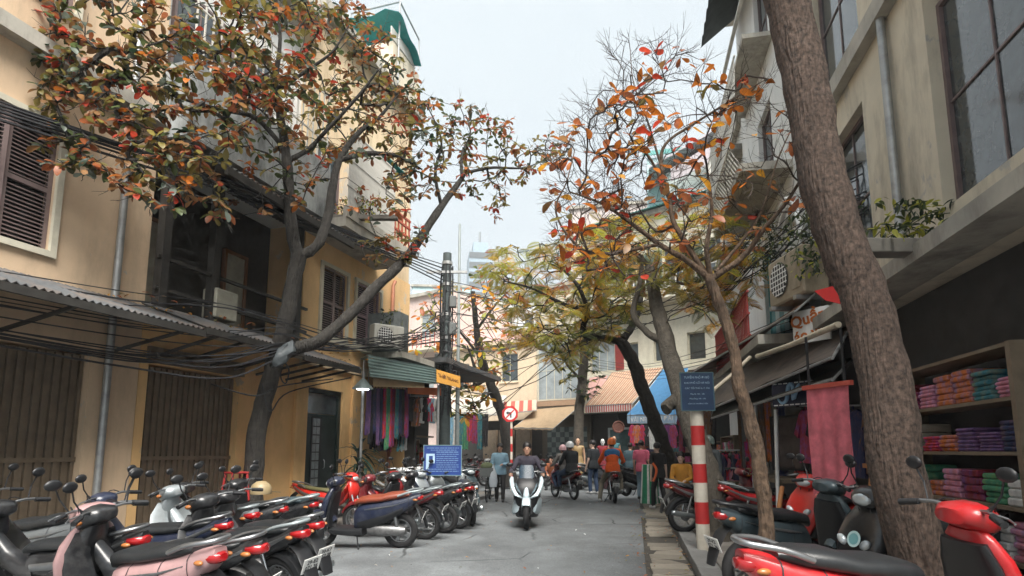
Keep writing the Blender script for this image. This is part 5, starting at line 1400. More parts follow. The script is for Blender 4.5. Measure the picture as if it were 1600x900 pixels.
# ---- slim almond on the right pavement, nearly bare
b1 = at_px(1197, 5.3, .1)
trk = [b1] + pp([(1196, 800, 5.30), (1188, 745, 5.30), (1182, 700, 5.30), (1168, 645, 5.30), (1155, 605, 5.30), (1150, 560, 5.30), (1138, 515, 5.30), (1122, 470, 5.30), (1108, 432, 5.30)])
limbs = [(trk, [0.0757, 0.0697, 0.0667, 0.0667, 0.0606, 0.0545, 0.0515, 0.0515, 0.0485]),
         (pp([(1108, 434, 5.30), (1070, 405, 5.27), (1030, 382, 5.21), (988, 350, 5.15), (940, 318, 5.09), (890, 300, 5.03)]), [0.0333, 0.0273, 0.0242, 0.0182, 0.0121, 0.0061]),
         (pp([(1104, 430, 5.30), (1078, 390, 5.33), (1052, 345, 5.39), (1046, 310, 5.45), (1034, 265, 5.45), (1040, 225, 5.51), (1090, 190, 5.58), (1150, 152, 5.64), (1195, 125, 5.70)]), [0.0303, 0.0273, 0.0242, 0.0212, 0.0182, 0.0152, 0.0121, 0.0091, 0.0048]),
         (pp([(1110, 432, 5.30), (1104, 390, 5.21), (1112, 335, 5.15), (1108, 285, 5.09), (1100, 240, 5.03)]), [0.0273, 0.0242, 0.0182, 0.0121, 0.0061]),
         (pp([(1114, 434, 5.30), (1160, 402, 5.21), (1196, 355, 5.09), (1230, 315, 4.97), (1262, 265, 4.85), (1300, 230, 4.73)]), [0.0303, 0.0255, 0.0212, 0.0152, 0.0109, 0.0061]),
         (pp([(1118, 425, 5.30), (1165, 370, 5.39), (1190, 330, 5.45), (1215, 250, 5.51), (1240, 195, 5.58)]), [0.0182, 0.0152, 0.0121, 0.0073, 0.0048]),
         (pp([(1046, 312, 5.45), (1010, 240, 5.39), (970, 235, 5.33), (930, 240, 5.27)]), [0.0170, 0.0133, 0.0091, 0.0048]),
         (pp([(1030, 382, 5.21), (960, 395, 5.15), (920, 395, 5.15), (885, 365, 5.15), (868, 325, 5.15), (885, 285, 5.15), (898, 235, 5.15)]), [0.0182, 0.0152, 0.0121, 0.0109, 0.0091, 0.0061, 0.0036]),
         (pp([(1034, 265, 5.45), (1012, 190, 5.51), (990, 130, 5.58), (985, 80, 5.64)]), [0.0133, 0.0097, 0.0061, 0.0036])]
polyR = [(868, 215), (930, 130), (950, 60), (1010, 50), (1090, 80), (1180, 110), (1240, 140), (1255, 260), (1250, 330), (1180, 370), (1120, 390), (1050, 420), (960, 440), (880, 400), (850, 300)]
tips = sample_poly([(845, 230), (930, 150), (1010, 140), (1000, 430), (870, 420)], 90, lambda x, y: 5.3 + U(-.7, .7), 8) + sample_poly(polyR, 300, lambda x, y: 5.3 + U(-.8, .8), 9)
make_tree('almond_tree', 'slender almond tree with bare twigs and few orange leaves on right pavement', limbs, tips, bark_brown, 'almond',
          {'orange': 5, 'rust': 2.6, 'red': .9, 'brown': 1.6, 'gold': .8, 'olive': .5}, (1, 4), (.085, .14), 300, .0029, .012, .48, tipmat=bark('twig_brown', (0.055, 0.040, 0.032)), droop=.3, bare=.57, side=4, sidelen=(.10, .28))
# ---- thick leaning tree behind the striped post
b2_ = at_px(1121, 9.35, .1)
trk = [b2_] + pp([(1117, 790, 9.35), (1108, 740, 9.5), (1085, 680, 9.9), (1066, 620, 10.3), (1048, 560, 10.8), (1033, 505, 11.2), (1021, 450, 11.6), (1014, 415, 11.9)])
limbs = [(trk, [.21, .19, .185, .18, .175, .17, .15, .12, .09]),
         (pp([(1040, 535, 11.0), (1012, 520, 11.2), (990, 490, 11.4), (1000, 440, 11.6), (1003, 400, 11.8)]), [.08, .07, .06, .045, .03]),
         (pp([(1021, 450, 11.6), (1060, 420, 11.8), (1110, 400, 12), (1160, 380, 12.2)]), [.06, .05, .035, .02]),
         (pp([(1014, 415, 11.9), (980, 390, 12.2), (930, 385, 12.5)]), [.05, .04, .02]),
         (pp([(1062, 622, 10.3), (1046, 632, 10.25), (1040, 640, 10.2)]), [.12, .11, .10])]
tips = sample_poly([(900, 350), (1000, 330), (1090, 320), (1170, 340), (1190, 420), (1170, 500), (1100, 520), (1060, 460), (980, 440), (900, 420)], 150, lambda x, y: 11.8 + U(-1.2, 1.5), 8)
make_tree('street_tree', 'thick leaning tree with yellow feathery leaves behind striped post', limbs, tips, bark_grey, 'frond',
          {'yellow': 2.2, 'lime': 3.0, 'gold': 2.2, 'olive': 2.4, 'green': 1.2, 'rust': 1.0}, (4, 7), (.26, .40), 250, .006, .05, leafname='frond', droop=.4)
# ---- dark curved tree
b3_ = at_px(1064, 15.5, .1)
trk = [b3_] + pp([(1052, 735, 15.5), (1035, 690, 15.4), (1016, 640, 15.2), (1002, 600, 15), (988, 562, 14.8), (970, 532, 14.6)])
limbs = [(trk, [.20, .19, .18, .18, .17, .16, .14]),
         (pp([(972, 534, 14.6), (940, 528, 14.4), (918, 527, 14.3), (911, 510, 14.2), (918, 488, 14.2), (905, 450, 14.2), (880, 420, 14.3)]), [.10, .09, .085, .075, .065, .05, .03]),
         (pp([(974, 530, 14.6), (990, 505, 14.7), (1000, 470, 14.8), (1004, 425, 14.9), (990, 390, 15)]), [.10, .09, .075, .055, .035]),
         (pp([(918, 488, 14.2), (870, 470, 13.9), (830, 450, 13.8), (790, 440, 13.8)]), [.05, .04, .03, .015])]
tips = sample_poly([(740, 400), (800, 385), (900, 370), (1000, 385), (1010, 470), (960, 520), (900, 560), (850, 565), (800, 530), (790, 470)], 215, lambda x, y: 14.2 + U(-1.6, 1.6), 7)
make_tree('street_tree', 'dark crooked tree with dense yellow green feathery crown over the street', limbs, tips, bark_dark, 'frond',
          {'yellow': 2.0, 'lime': 3.8, 'olive': 3.0, 'gold': 1.7, 'green': 2.0, 'rust': .8}, (4, 7), (.28, .44), 250, .007, .05, leafname='frond', droop=.4)
# ---- upright far tree
trk = [at_px(903, 24, .1)] + pp([(905, 650, 24), (909, 600, 24), (914, 550, 24), (917, 505, 24), (915, 470, 24)])
limbs = [(trk, [.22, .2, .19, .18, .14, .1]), (pp([(910, 595, 24), (890, 575, 23.7), (880, 560, 23.5), (870, 540, 23.4)]), [.06, .05, .04, .02]), (pp([(912, 570, 24), (930, 545, 24.3), (945, 525, 24.5)]), [.06, .05, .03])]
tips = sample_poly([(868, 535), (935, 530), (940, 600), (925, 625), (880, 610)], 45, lambda x, y: 24 + U(-1, 1), 6) + sample_poly([(830, 450), (960, 440), (980, 520), (850, 540)], 60, lambda x, y: 24 + U(-2, 2), 7)
make_tree('street_tree', 'upright dark tree with sparse green leaves before the glazed house', limbs, tips, bark_grey, 'small', {'green': 3, 'dark': 2, 'olive': 2, 'lime': 1}, (5, 9), (.2, .34), 80, .008, .06)
# ---- leaning far tree on the left of centre
trk = [at_px(797, 23, .1)] + pp([(790, 675, 23), (778, 630, 23), (766, 598, 22.8), (752, 560, 22.6), (744, 510, 22.4), (739, 455, 22.2)])
limbs = [(trk, [.24, .21, .20, .19, .16, .12, .08]), (pp([(762, 590, 22.8), (742, 600, 22.6), (740, 570, 22.5), (730, 540, 22.4)]), [.08, .07, .05, .03]), (pp([(745, 515, 22.4), (775, 475, 22.6), (800, 450, 22.8)]), [.06, .045, .02]),
         (pp([(752, 560, 22.6), (720, 520, 22.3), (690, 490, 22)]), [.06, .045, .02]), (pp([(770, 610, 22.9), (755, 625, 22.7), (735, 640, 22.6)]), [.05, .035, .02])]
tips = sample_poly([(640, 500), (700, 430), (790, 400), (830, 440), (810, 520), (790, 590), (740, 660), (705, 645), (690, 560), (650, 570)], 150, lambda x, y: 22.4 + U(-1.8, 1.8), 7)
make_tree('almond_tree', 'leaning almond tree with orange and green leaves beside round road sign', limbs, tips, bark_dark, 'almond',
          {'orange': 1.6, 'gold': 1.4, 'rust': 1.4, 'olive': 3, 'green': 2.4, 'lime': 1}, (3, 6), (.2, .34), 60, .008, .06)
# ---- huge trunk close to the camera on the right
trk = [V((2.98, 4.3, .1))] + pp([(1405, 760, 4.3), (1385, 600, 4.35), (1352, 470, 4.4), (1312, 370, 4.45), (1284, 270, 4.5), (1264, 160, 4.55), (1243, 60, 4.6), (1215, -60, 4.6), (1180, -220, 4.6)])
speck = bark('bark_speckled', (0.088, 0.060, 0.046), .85, 30)
make_tree('street_tree', 'thick speckled brown trunk rising out of frame at right edge', [(trk, [.20, .18, .175, .172, .172, .175, .175, .18, .17, .14])], pp([(1300, -330, 4.8), (1100, -300, 4.6), (1200, -380, 5)]),
          speck, 'almond', {'olive': 1, 'rust': 1}, (3, 5), (.2, .3), 300, .02, .02, gnarl=.5)
# ================================================================== MOTORBIKES IN PLACE
def rear_at(px, Y, heading, z=0.0, wb=.63):
    h = V((heading[0], heading[1], 0)).normalized(); p = at_px(px, Y, z); return (p.x + h.x * wb, p.y + h.y * wb, z)
def mid_at(px, Y, z=0.0): p = at_px(px, Y, z); return (p.x, p.y, z)
def tail_at(px, Y, heading, z=0.0): return rear_at(px, Y, heading, z, .95)
LB = 'motorbikes parked along the left side'
def B(kind, col, loc, h, label, **k): return bike(kind, col, loc, h, label, group=k.pop('group', LB), **k)
B('s', 'pink', tail_at(352, 4.15, (-.9, .4)), (-.9, .4), 'pale pink scooter tail at the bottom left corner')
B('u', 'black', tail_at(484, 5.2, (-.87, .48)), (-.87, .48), 'black motorbike with pale grab rail, nearest whole plate at lower left', rail='pale')
B('u', 'black', tail_at(506, 5.75, (-.87, .48)), (-.87, .48), 'black motorbike just behind the one with pale grab rail', rail='steel')
B('u', 'silver', tail_at(404, 6.6, (-.9, .42)), (-.9, .42), 'silver motorbike half hidden behind black ones at left', rail='pale')
B('s', 'black', tail_at(497, 8.0, (-.93, .36)), (-.93, .36), 'black scooter with slate seat before the yellow pillar', seat='slate', rail='pale')
B('s', 'navy', rear_at(627, 9.2, (-1, .10)), (-1, .10), 'navy scooter with brown seat seen in full side view', seat='brown', rail='pale')
B('u', 'dark red', rear_at(664, 10.05, (-.95, .28)), (-.95, .28), 'dark red motorbike with slate seat right of brown seat scooter', seat='slate', rail='pale')
B('s', 'black', rear_at(696, 10.8, (-.9, .35)), (-.9, .35), 'black scooter tail below the blue parking board', rail='pale')
B('u', 'black', rear_at(717, 11.4, (-.8, .4)), (-.8, .4), 'black motorbike beside the upright black roadster at row end')
B('n', 'black', rear_at(738, 11.9, (-.22, 1)), (-.22, 1), 'black roadster with rear wheel towards viewer ending the left row', lean=5)
B('s', 'black', mid_at(330, 7.5), (-1, .1), 'dark scooter in second rank by roller shutter')
B('u', 'bright red', mid_at(515, 11.1), (.85, -.35), 'bright red motorbike facing street before the dark green door', seat='olive', lean=5)
B('u', 'red', mid_at(588, 11.9), (.72, -.5), 'red motorbike facing street before the potted palm', lean=5)
B('s', 'silver', mid_at(634, 12.6), (.6, -.7), 'silver scooter facing viewer under the hanging scarves', lean=4)
B('s', 'silver', mid_at(662, 13.5), (.55, -.75), 'silver scooter, farther of two under the hanging scarves', lean=4)
for i, (px, Y, c, k) in enumerate(((612, 14.0, 'white', 's'), (640, 15.2, 'white', 'u'), (668, 14.9, 'black', 'u'), (700, 15.2, 'black', 's'), (716, 14.0, 'slate', 's'), (655, 17.6, 'silver', 's'), (678, 19.0, 'white', 's'))):
    B(k, c, mid_at(px, Y), (.6 - .1 * (i % 3), -.8 + .1 * (i % 2)), '%s %s in the jumble behind parking board, %s from its left' % (c, 'scooter' if k == 's' else 'motorbike', ORD[i]), lean=4)
for i, (px, Y, c, k) in enumerate(((60, 5.0, 'black', 'u'), (215, 5.9, 'navy', 'u'), (20, 6.2, 'grey', 's'), (225, 4.6, 'black', 'u'))):
    B(k, c, mid_at(px, Y), (-1, .15), '%s %s parked by folding gate, %s of four at far left' % (c, 'scooter' if k == 's' else 'motorbike', ORD[i]))
# far row along the bend
cl = ['black', 'silver', 'dark red', 'black', 'white', 'slate', 'black', 'navy', 'silver', 'black', 'dark red', 'slate', 'white', 'black']
for i in range(14):
    px = 712 + i * 14.5; Y = 29.2 - i * .16
    B('su'[i % 2], cl[i], mid_at(px, Y), (-.45 + U(-.15, .15), .9), '%s %s in the far parked row, %s from its left' % (cl[i], 'scooter' if i % 2 == 0 else 'motorbike', ORD[i]), group='motorbikes in the far row', lean=U(3, 8))
for i, (px, Y, c) in enumerate(((735, 24.5, 'dark red'), (755, 25.2, 'black'), (806, 24.0, 'silver'), (832, 24.4, 'slate'))):
    B('us'[i % 2], c, mid_at(px, Y), (.9, .3), '%s bike standing sideways before the far row' % c, group='motorbikes in the far row', lean=5)
# right side
RB = 'motorbikes on the right pavement'
pz = .108
B('u', 'dark red', rear_at(1069, 10.1, (1, .1), pz), (1, .1), 'dark motorbike with wire wheel behind red and white post', group=RB, lean=-6)
B('u', 'red', tail_at(1124, 9.3, (1, .08), pz), (1, .08), 'red motorbike with black seat behind the slender tree', rail='pale', group=RB, lean=-6)
B('s', 'slate', tail_at(1120, 5.62, (1, .36), pz), (1, .36), 'slate grey scooter tail at foot of slender tree', group=RB, lean=-5, rail='black')
dnear = B('s', 'red', tail_at(1158, 3.3, (1, .12), pz), (1, .12), 'red scooter with black seat at bottom right corner', rail='steel', group=RB, lean=-5)
stk = B('s', 'black', (3.18, 4.95, pz), (-1, -.25), 'black scooter with round stickers on its front at right edge', group=RB, lean=5)
B('s', 'bright red', (3.85, 7.5, pz), (-.85, -.45), 'bright red scooter facing street beside orange wooden trestle', group=RB, lean=5)
B('s', 'black', mid_at(1000, 18.4, .1), (.75, .6), 'black scooter parked beside green striped cloth', group=RB, lean=5)
B('s', 'black', mid_at(940, 22.5, .1), (.9, .3), 'black scooter parked near the mannequins', group=RB, lean=5)
# script on the near red scooter, stickers on the black one
text_part('side_script', 'Vision', .085, M_steel, dnear, (-.38, .178, .615), (R(90), 0, R(180)), 'CENTER', .002)
text_part('side_script', 'Vision', .085, M_steel, dnear, (-.38, -.178, .615), (R(90), 0, 0), 'CENTER', .002)
def sticker(x, y, z, r, m, inner=None):
    rot = Matrix.Rotation(R(75), 3, 'Y')
    o = MB().lathe([(r, 0), (r, .002)], 20, (x, y, z), rot).obj('sticker', m, stk)
    if inner: MB().lathe([(r * .7, .002), (r * .7, .004)], 16, (x, y, z), rot).obj('sticker_print', inner, o)
    return o
pale_bl = mat('sticker_pale_blue', (0.45, 0.62, 0.62), .4)
sticker(.617, .06, .68, .062, pale_bl, mat('sticker_teal', (0.16, 0.36, 0.38), .4))
sticker(.637, .075, .53, .052, M_ink, M_white)

# ================================================================== RIDERS AND PEOPLE
def on_bike(b): return (b.location.x, b.location.y, b.location.z)
# white maxi scooter coming towards us
hm = (-.05, -1)
maxi = bike('m', 'pearl', mid_at(824, 11.95), hm, 'pearl white maxi scooter riding towards viewer in mid street', lean=0)
person('rider in dark jacket on white scooter coming down the street', on_bike(maxi), hm, pose_ride(.79, -.16, (.30, .33, 1.04), (.28, .2, .33), .10), cloth('jacket_dark_violet', (0.030, 0.026, 0.040)), cloth('trousers_black', (0.012, 0.013, 0.016)), 1.62, hair='short')
# two on a motorbike going away
h2 = (-.38, .92)
mb2 = bike('u', 'dark red', rear_at(897, 17.9, h2), h2, 'dark red motorbike carrying two people away up the street', lean=0)
jk = cloth('jacket_black', (0.010, 0.013, 0.016)); jeans = cloth('jeans', (0.030, 0.055, 0.11))
person('passenger in black jacket and white helmet on two-up motorbike', on_bike(mb2), h2, pose_ride(.80, -.50, (-.08, .2, 1.0), (-.1, .2, .30), .05), jk, jeans, 1.72, helmet=('w', mat('helmet_white', (0.66, 0.70, 0.72), .25, coat=.5)))
person('driver in grey jacket and pink helmet on two-up motorbike', on_bike(mb2), h2, pose_ride(.80, -.08, (.30, .31, 1.02), (.18, .2, .30), .10), cloth('jacket_grey', (0.16, 0.15, 0.14)), jeans, 1.62, helmet=('p', mat('helmet_pink', (0.60, 0.36, 0.38), .3, coat=.5)))
# orange jacket rider
h3 = (.06, 1)
mb3 = bike('u', 'dark red', rear_at(961, 16.7, h3), h3, 'dark red motorbike under the rider in orange jacket', lean=0)
oj = cloth('orange_jacket', (0.80, 0.115, 0.012))
P3 = pose_ride(.80, -.22, (.28, .31, 1.02), (.1, .3, .08), .08); P3['anL'] = V((-.02, .34, .09)); P3['knL'] = V((.12, .27, .50)); P3['anR'] = V((.15, -.26, .32)); P3['knR'] = V((.2, -.25, .66))
tt, J3 = person('rider in orange jacket with blue yoke and orange helmet', on_bike(mb3), h3, P3, oj, cloth('khaki', (0.24, 0.215, 0.165)), 1.80, helmet=('o', mat('helmet_orange', (0.78, 0.17, 0.02), .4)), shoes=cloth('shoe_white', (0.5, 0.5, 0.5)))
yk = MB(); c_ = J3['chest']
yk.loft([ringg(c_ + V((-.002, 0, z)), (0, 1, 0), (1, 0, 0), w, d, 16, 2.4) for z, w, d in ((-.13, .215, .145), (-.05, .232, .152), (.03, .225, .14), (.075, .15, .10), (.10, .07, .07))])
remesh(yk.obj('jacket_yoke', cloth('blue_yoke', (0.03, 0.15, 0.34)), tt), .012, 3)
# man in blue shirt walking with bicycle
bs = cloth('blue_shirt', (0.22, 0.36, 0.46)); dk = cloth('dark_trousers', (0.022, 0.022, 0.024))
wp = mid_at(781, 17.3)
person('man in light blue shirt walking beside a loaded bicycle', wp, (-.05, -1), pose_stand(.02, .10, .1, elR=(.0, -.25, 1.10), haR=(.22, -.26, 1.02), elL=(.0, .24, 1.10), haL=(.20, .10, 1.10)), bs, dk, 1.62)
# bicycle
bt = thing('bicycle', 'old bicycle with front basket pushed by man in blue shirt', 'bicycle', mid_at(763, 17.6), math.atan2(-1, -.05))
for x in (.52, -.52): wheel_parts(bt, x, .33, .04, 'spoke')
fm = MB(); 
for a, b in (((-.52, 0, .33), (-.1, 0, .30)), ((-.1, 0, .30), (-.22, 0, .80)), ((-.1, 0, .30), (.36, 0, .62)), ((-.2, 0, .66), (.36, 0, .66)), ((-.52, 0, .33), (-.2, 0, .66)), ((.52, 0, .33), (.36, 0, .70)), ((.36, 0, .6), (.32, 0, 1.0))): fm.tube([a, b], .016, 6)
fm.obj('frame', mat('bicycle_paint', (0.03, 0.04, 0.035), .5), bt)
MB().tube(catmull([(.18, .28, .98), (.3, .2, 1.02), (.33, 0, 1.02), (.3, -.2, 1.02), (.18, -.28, .98)], 3), .012, 6).obj('handlebar', M_steel, bt, smooth=60)
loftx([(-.10, .86, .82, .03), (-.25, .88, .81, .09), (-.36, .87, .82, .09)], 10).obj('saddle', M_seat, bt, smooth=55)
MB().b2(.38, .66, -.19, .19, .72, .96).obj('basket', mat('basket_grey', (0.10, 0.11, 0.11), .7), bt)
MB().b2(-.75, -.38, -.13, .13, .74, .77).obj('rack', M_steel, bt)
bagp = MB().ell((.5, 0, 1.0), (.17, .19, .12), 12, 8).obj('load', mat('green_sack', (0.10, 0.12, 0.06), .8), bt, smooth=60)
MB().tube([(-.1, .06, .3), (-.1, .06, .14), (-.1, .16, .14)], .012, 6).obj('pedal', M_black, bt)
pbag = MB(); pbag.loft([ringg((0, 0, z), (1, 0, 0), (0, 1, 0), a, b, 12, 2.2) for z, a, b in ((-.62, .02, .02), (-.6, .10, .07), (-.45, .125, .085), (-.25, .10, .07), (-.08, .04, .03), (0, .015, .015))])
pb = pbag.obj('plastic_bag', mat('bag_white', (0.62, 0.68, 0.74), .35, var=.1, trans=.35), None, smooth=60); pb.location = V(mid_at(770.5, 16.98)) + V((0, 0, 1.04)); tag(pb, 'white plastic bag hanging from hand of man with bicycle', 'bag')
# man in black t-shirt standing
person('man in black tee and jeans standing with back turned near mannequins', mid_at(928, 20.4, .0), (-.55, .83), pose_stand(0, .05, .08), cloth('tee_black', (0.016, 0.020, 0.024)), jeans, 1.76, SKINP, sleeves='short', head_turn=R(25), shoes=cloth('shoe_white', (0.5, 0.5, 0.5)))
# woman in black walking away with orange strap
wt, JW = person('woman in black walking on pavement with orange bag strap', mid_at(1031, 14.6, .06), (-.35, .94), pose_stand(.02, .14, .0), cloth('black_top', (0.014, 0.014, 0.016)), cloth('black_trousers', (0.011, 0.011, 0.013)), 1.55, SKINP, hair='bun', sleeves='short', female=True, shoes=cloth('shoe_white', (0.5, 0.5, 0.5)))
sb = MB().tube(catmull([V((-.06, .2, 1.08)), V((-.15, .16, .95)), V((-.16, .2, .78)), V((-.12, .24, .66))], 3), .03, 8).obj('orange_sash', cloth('orange_sash', (0.60, 0.11, 0.03)), wt, smooth=60)
# woman in yellow, seated far right; pink shirt; helmet man; two far people
person('woman in mustard yellow jacket sitting by dark motorbike', mid_at(1067, 13.4, .1), (-.4, -.92), pose_ride(.50, -.1, (.22, .12, .72), (.3, .14, .02), .06), cloth('mustard', (0.50, 0.23, 0.03)), dk, 1.6, SKINP, hair='long', female=True)
person('person in pink shirt at the clothes stall under blue awning', mid_at(1004, 17.0, .1), (.5, .85), pose_stand(), cloth('pink_shirt', (0.55, 0.11, 0.18)), cloth('jeans_pale', (0.16, 0.24, 0.30)), 1.6, hair='bun', female=True, sleeves='short')
person('person in teal jacket deep in the stall left of pink shirt', mid_at(986, 20.8, .1), (.6, .7), pose_stand(), cloth('teal_jacket', (0.05, 0.09, 0.11)), jeans, 1.58, hair='short')
person('man in grey top and dark helmet behind red motorbike', mid_at(1114, 11.3, .1), (-.75, -.4), pose_stand(), cloth('grey_top', (0.045, 0.055, 0.06)), dk, 1.60, SKIN, helmet=('d', mat('helmet_speckle', (0.10, 0.13, 0.12), .4, var=.9, scale=40)))
person('person in red shirt at the far left stall beyond scarves', mid_at(656, 20.5), (.3, -.95), pose_stand(0, .05, .1), cloth('red_shirt', (0.55, 0.035, 0.03)), dk, 1.62, sleeves='short')
person('person crouching in brown by the two-up motorbike', mid_at(862, 22.5), (-.3, -.9), pose_ride(.42, -.1, (.25, .14, .6), (.28, .14, .0), .14), cloth('rust_top', (0.28, 0.09, 0.04)), dk, 1.6, hair='long')
# mannequins
dummy = mat('mannequin_tan', (0.46, 0.28, 0.18), .4, var=.05); dummyw = mat('mannequin_white', (0.66, 0.67, 0.66), .4, var=.04)
def mannequin(label, loc, face, top, skirt, skin, H=1.72):
    t, J = person(label, loc, face, pose_stand(0, .03, .02), top, None, H, skin, hair=None, name='mannequin', cat='mannequin', sleeves='none', female=True, skirt=skirt, shoes=skin)
    MB().lathe([(.17, 0), (.17, .02), (.02, .03)], 16, (0, 0, 0)).obj('base_plate', M_steel, t); return t
gold = cloth('gold_dress', (0.28, 0.19, 0.085), .5)
mannequin('mannequin in a long gold dress beside upright tree', mid_at(904, 23.2, .1), (-.2, -1), gold, (gold, .5), dummy, 1.8)
mannequin('white headed mannequin in dark red dress left of glazed door', mid_at(943, 24.4, .1), (-.2, -1), cloth('wine_dress', (0.22, 0.02, 0.03)), (cloth('wine_dress', (0.22, 0.02, 0.03)), .6), dummyw, 1.8)
mannequin('tan mannequin standing high behind orange helmet rider', mid_at(961, 24.0, .25), (-.1, -1), cloth('teal_dress', (0.05, 0.16, 0.18)), (cloth('teal_dress', (0.05, 0.16, 0.18)), .6), dummy, 1.75)

# ================================================================== SIGNS AND POSTS
blue = mat('sign_blue', (0.012, 0.045, 0.22), .45, var=.12)
bluel = mat('sign_light_blue', (0.42, 0.58, 0.72), .5, var=.08)
t = thing('parking_sign', 'blue parking board with white P and lines of text', 'sign', mid_at(690, 12.7), R(4))
MB().b2(-.39, .39, -.012, .012, .935, 1.55).obj('board', blue, t)
frame_rect(MB(), -.405, .405, .92, 1.565, -.02, .02, .018).obj('frame', mat('sign_frame_teal', (0.16, 0.26, 0.30), .5, .4), t)
for x in (-.36, .36): MB().tube([(x, .03, 0), (x, .03, 1.5)], .02, 8).obj('post', M_dirtysteel, t)
pm = MB(); pm.b2(-.345, -.285, -.018, -.013, 1.06, 1.38); pm.b2(-.285, -.165, -.018, -.013, 1.335, 1.38); pm.b2(-.285, -.165, -.018, -.013, 1.18, 1.225); pm.b2(-.205, -.16, -.018, -.013, 1.225, 1.335)
pm.obj('letter_p', bluel, t)
for k in range(12):
    z = 1.50 - k * .044; x0 = -.33 if k < 2 or k > 9 else -.13
    x1 = .34 - (.05 if k % 3 == 1 else 0)
    ln = MB(); x = x0 + (.08 if k == 1 else 0)
    while x < x1:
        w = U(.03, .10); ln.b2(x, min(x + w, x1), -.016, -.013, z - .008, z + .006 + (.004 if k in (2, 6) else 0)); x += w + .012
    tag(ln.obj('text_line', mat('sign_faint_blue', (0.16, 0.27, 0.46), .5), t), kind='stuff')
# striped post with street sign
t = thing('sign_post', 'red and white striped post carrying dark blue street sign', 'sign', mid_at(1100, 8.35, .1))
t.rotation_euler = (0, R(-.6), 0)
prw = mat('post_white', (0.58, 0.54, 0.46), .7, var=.15, stain=(.3, .25, .18), stain_amt=.6)
prr = mat('post_red', (0.44, 0.022, 0.022), .6, var=.12)
zs = [0, .36, .65, .91, 1.165, 1.42, 1.69, 1.98]
for i in range(7): MB().lathe([(.092, zs[i]), (.092, zs[i + 1] - .0005)], 18).obj('band', prr if i % 2 else prw, t, smooth=40)
ns = mat('sign_navy', (0.010, 0.030, 0.075), .5, var=.25); txm = mat('sign_pale_text', (0.26, 0.36, 0.42), .5)
bd = MB().b2(-.235, .215, -.115, -.09, 1.90, 2.42).obj('board', ns, t)
frame_rect(MB(), -.245, .225, 1.89, 2.43, -.122, -.088, .014).obj('frame', mat('sign_frame_dark', (0.05, 0.10, 0.12), .5), t)
for s_, z, txt in ((.042, 2.355, 'TUYẾN PHỐ ĐI BỘ'), (.036, 2.28, 'KHU PHỐ CỔ HÀ NỘI'), (.034, 2.205, 'CÁC TỐI THỨ 6, 7, CN'), (.027, 2.125, 'Mùa hè: 19h - 24h'), (.027, 2.06, 'Mùa đông: 18h - 24h'), (.024, 1.99, 'CẤM CÁC PHƯƠNG TIỆN')):
    text_part('lettering', txt, s_, txm, bd, (-.01, -.117, z), (R(90), 0, 0), 'CENTER', .001)
# round sign
t = thing('road_sign', 'round no left turn sign on red and white pole', 'sign', mid_at(799, 22.0), R(0))
rx_ = Matrix.Rotation(R(90), 3, 'X')
for i in range(9): MB().lathe([(.045, i * .28), (.045, i * .28 + .2795)], 12).obj('pole_band', prr if i % 2 else prw, t, smooth=40)
dz = 2.78
MB().lathe([(.31, 0), (.31, .02)], 8, (-.05, -.05, dz), rx_ @ Matrix.Rotation(R(22.5), 3, 'Z')).obj('disc', M_red, t)
MB().lathe([(.215, .02), (.215, .024)], 24, (-.05, -.05, dz), rx_).obj('white_face', M_white, t)
ar = MB(); ar.box((-.02, -.078, dz - .06), (.05, .006, .16)); ar.box((-.06, -.078, dz + .035), (.12, .006, .05))
ar.add([(-.20, -.081, dz + .035), (-.11, -.081, dz + .10), (-.11, -.081, dz - .03), (-.20, -.075, dz + .035), (-.11, -.075, dz + .10), (-.11, -.075, dz - .03)], [(0, 1, 2), (5, 4, 3), (0, 3, 4, 1), (1, 4, 5, 2), (2, 5, 3, 0)])
ar.obj('arrow', M_ink, t)
MB().box((-.05, -.084, dz), (.40, .006, .04), Matrix.Rotation(R(-45), 3, 'Y')).obj('slash', M_red, t)

# utility pole and lamp post
conc = mat('pole_concrete', (0.060, 0.078, 0.080), .85, var=.3, scale=5, bump=.2, stain=(.03, .035, .035), stain_amt=.6)
pY = 17.0; pz_ = D(693, 396, pY).z
t = thing('utility_pole', 'dark concrete utility pole wrapped in cables beside yellow shop sign', 'pole', mid_at(693, pY))
MB().tube([(0, 0, 0), (0, 0, pz_)], [.17, .125], 12).obj('shaft', conc, t, smooth=50)
for z in (pz_ - .35, pz_ - 1.0, pz_ - 1.9, pz_ - 2.6): MB().lathe([(.155, z), (.155, z + .09)], 12).obj('clamp', M_dirtysteel, t)
for z, s_ in ((pz_ - 2.3, 1), (pz_ - 3.2, -1), (pz_ - 1.5, 1)): MB().box((s_ * .2, -.12, z), (.2, .16, .34), None, 0, .02).obj('junction_box', mat('box_grey', (0.12, 0.13, 0.13), .6, .2), t)
MB().bar((-.6, -.1, pz_ - .6), (.6, -.1, pz_ - .6), .07).obj('cross_arm', M_dirtysteel, t)
for i in range(7):
    a = i * .9; o = MB().tube([(.17 * math.cos(a) + U(-.03, .03), .17 * math.sin(a) - .03, z) for z in [pz_ - .4 - .55 * k for k in range(9)]], .022, 5).obj('riser_cable', M_wire, t)
for i in range(9):
    a = U(0, 6.28); r_ = U(.16, .34); z = pz_ - U(1.6, 4.3)
    MB().tube([(U(-.12, .12) + r_ * math.cos(q) * .8, -.2 + .06 * math.sin(q * 2), z + r_ * math.sin(q)) for q in [k * .42 for k in range(16)]], .011, 4).obj('cable_coil', M_wire, t)
t = thing('lamp_post', 'slim pale steel mast right behind the utility pole', 'pole', mid_at(713, 18.4))
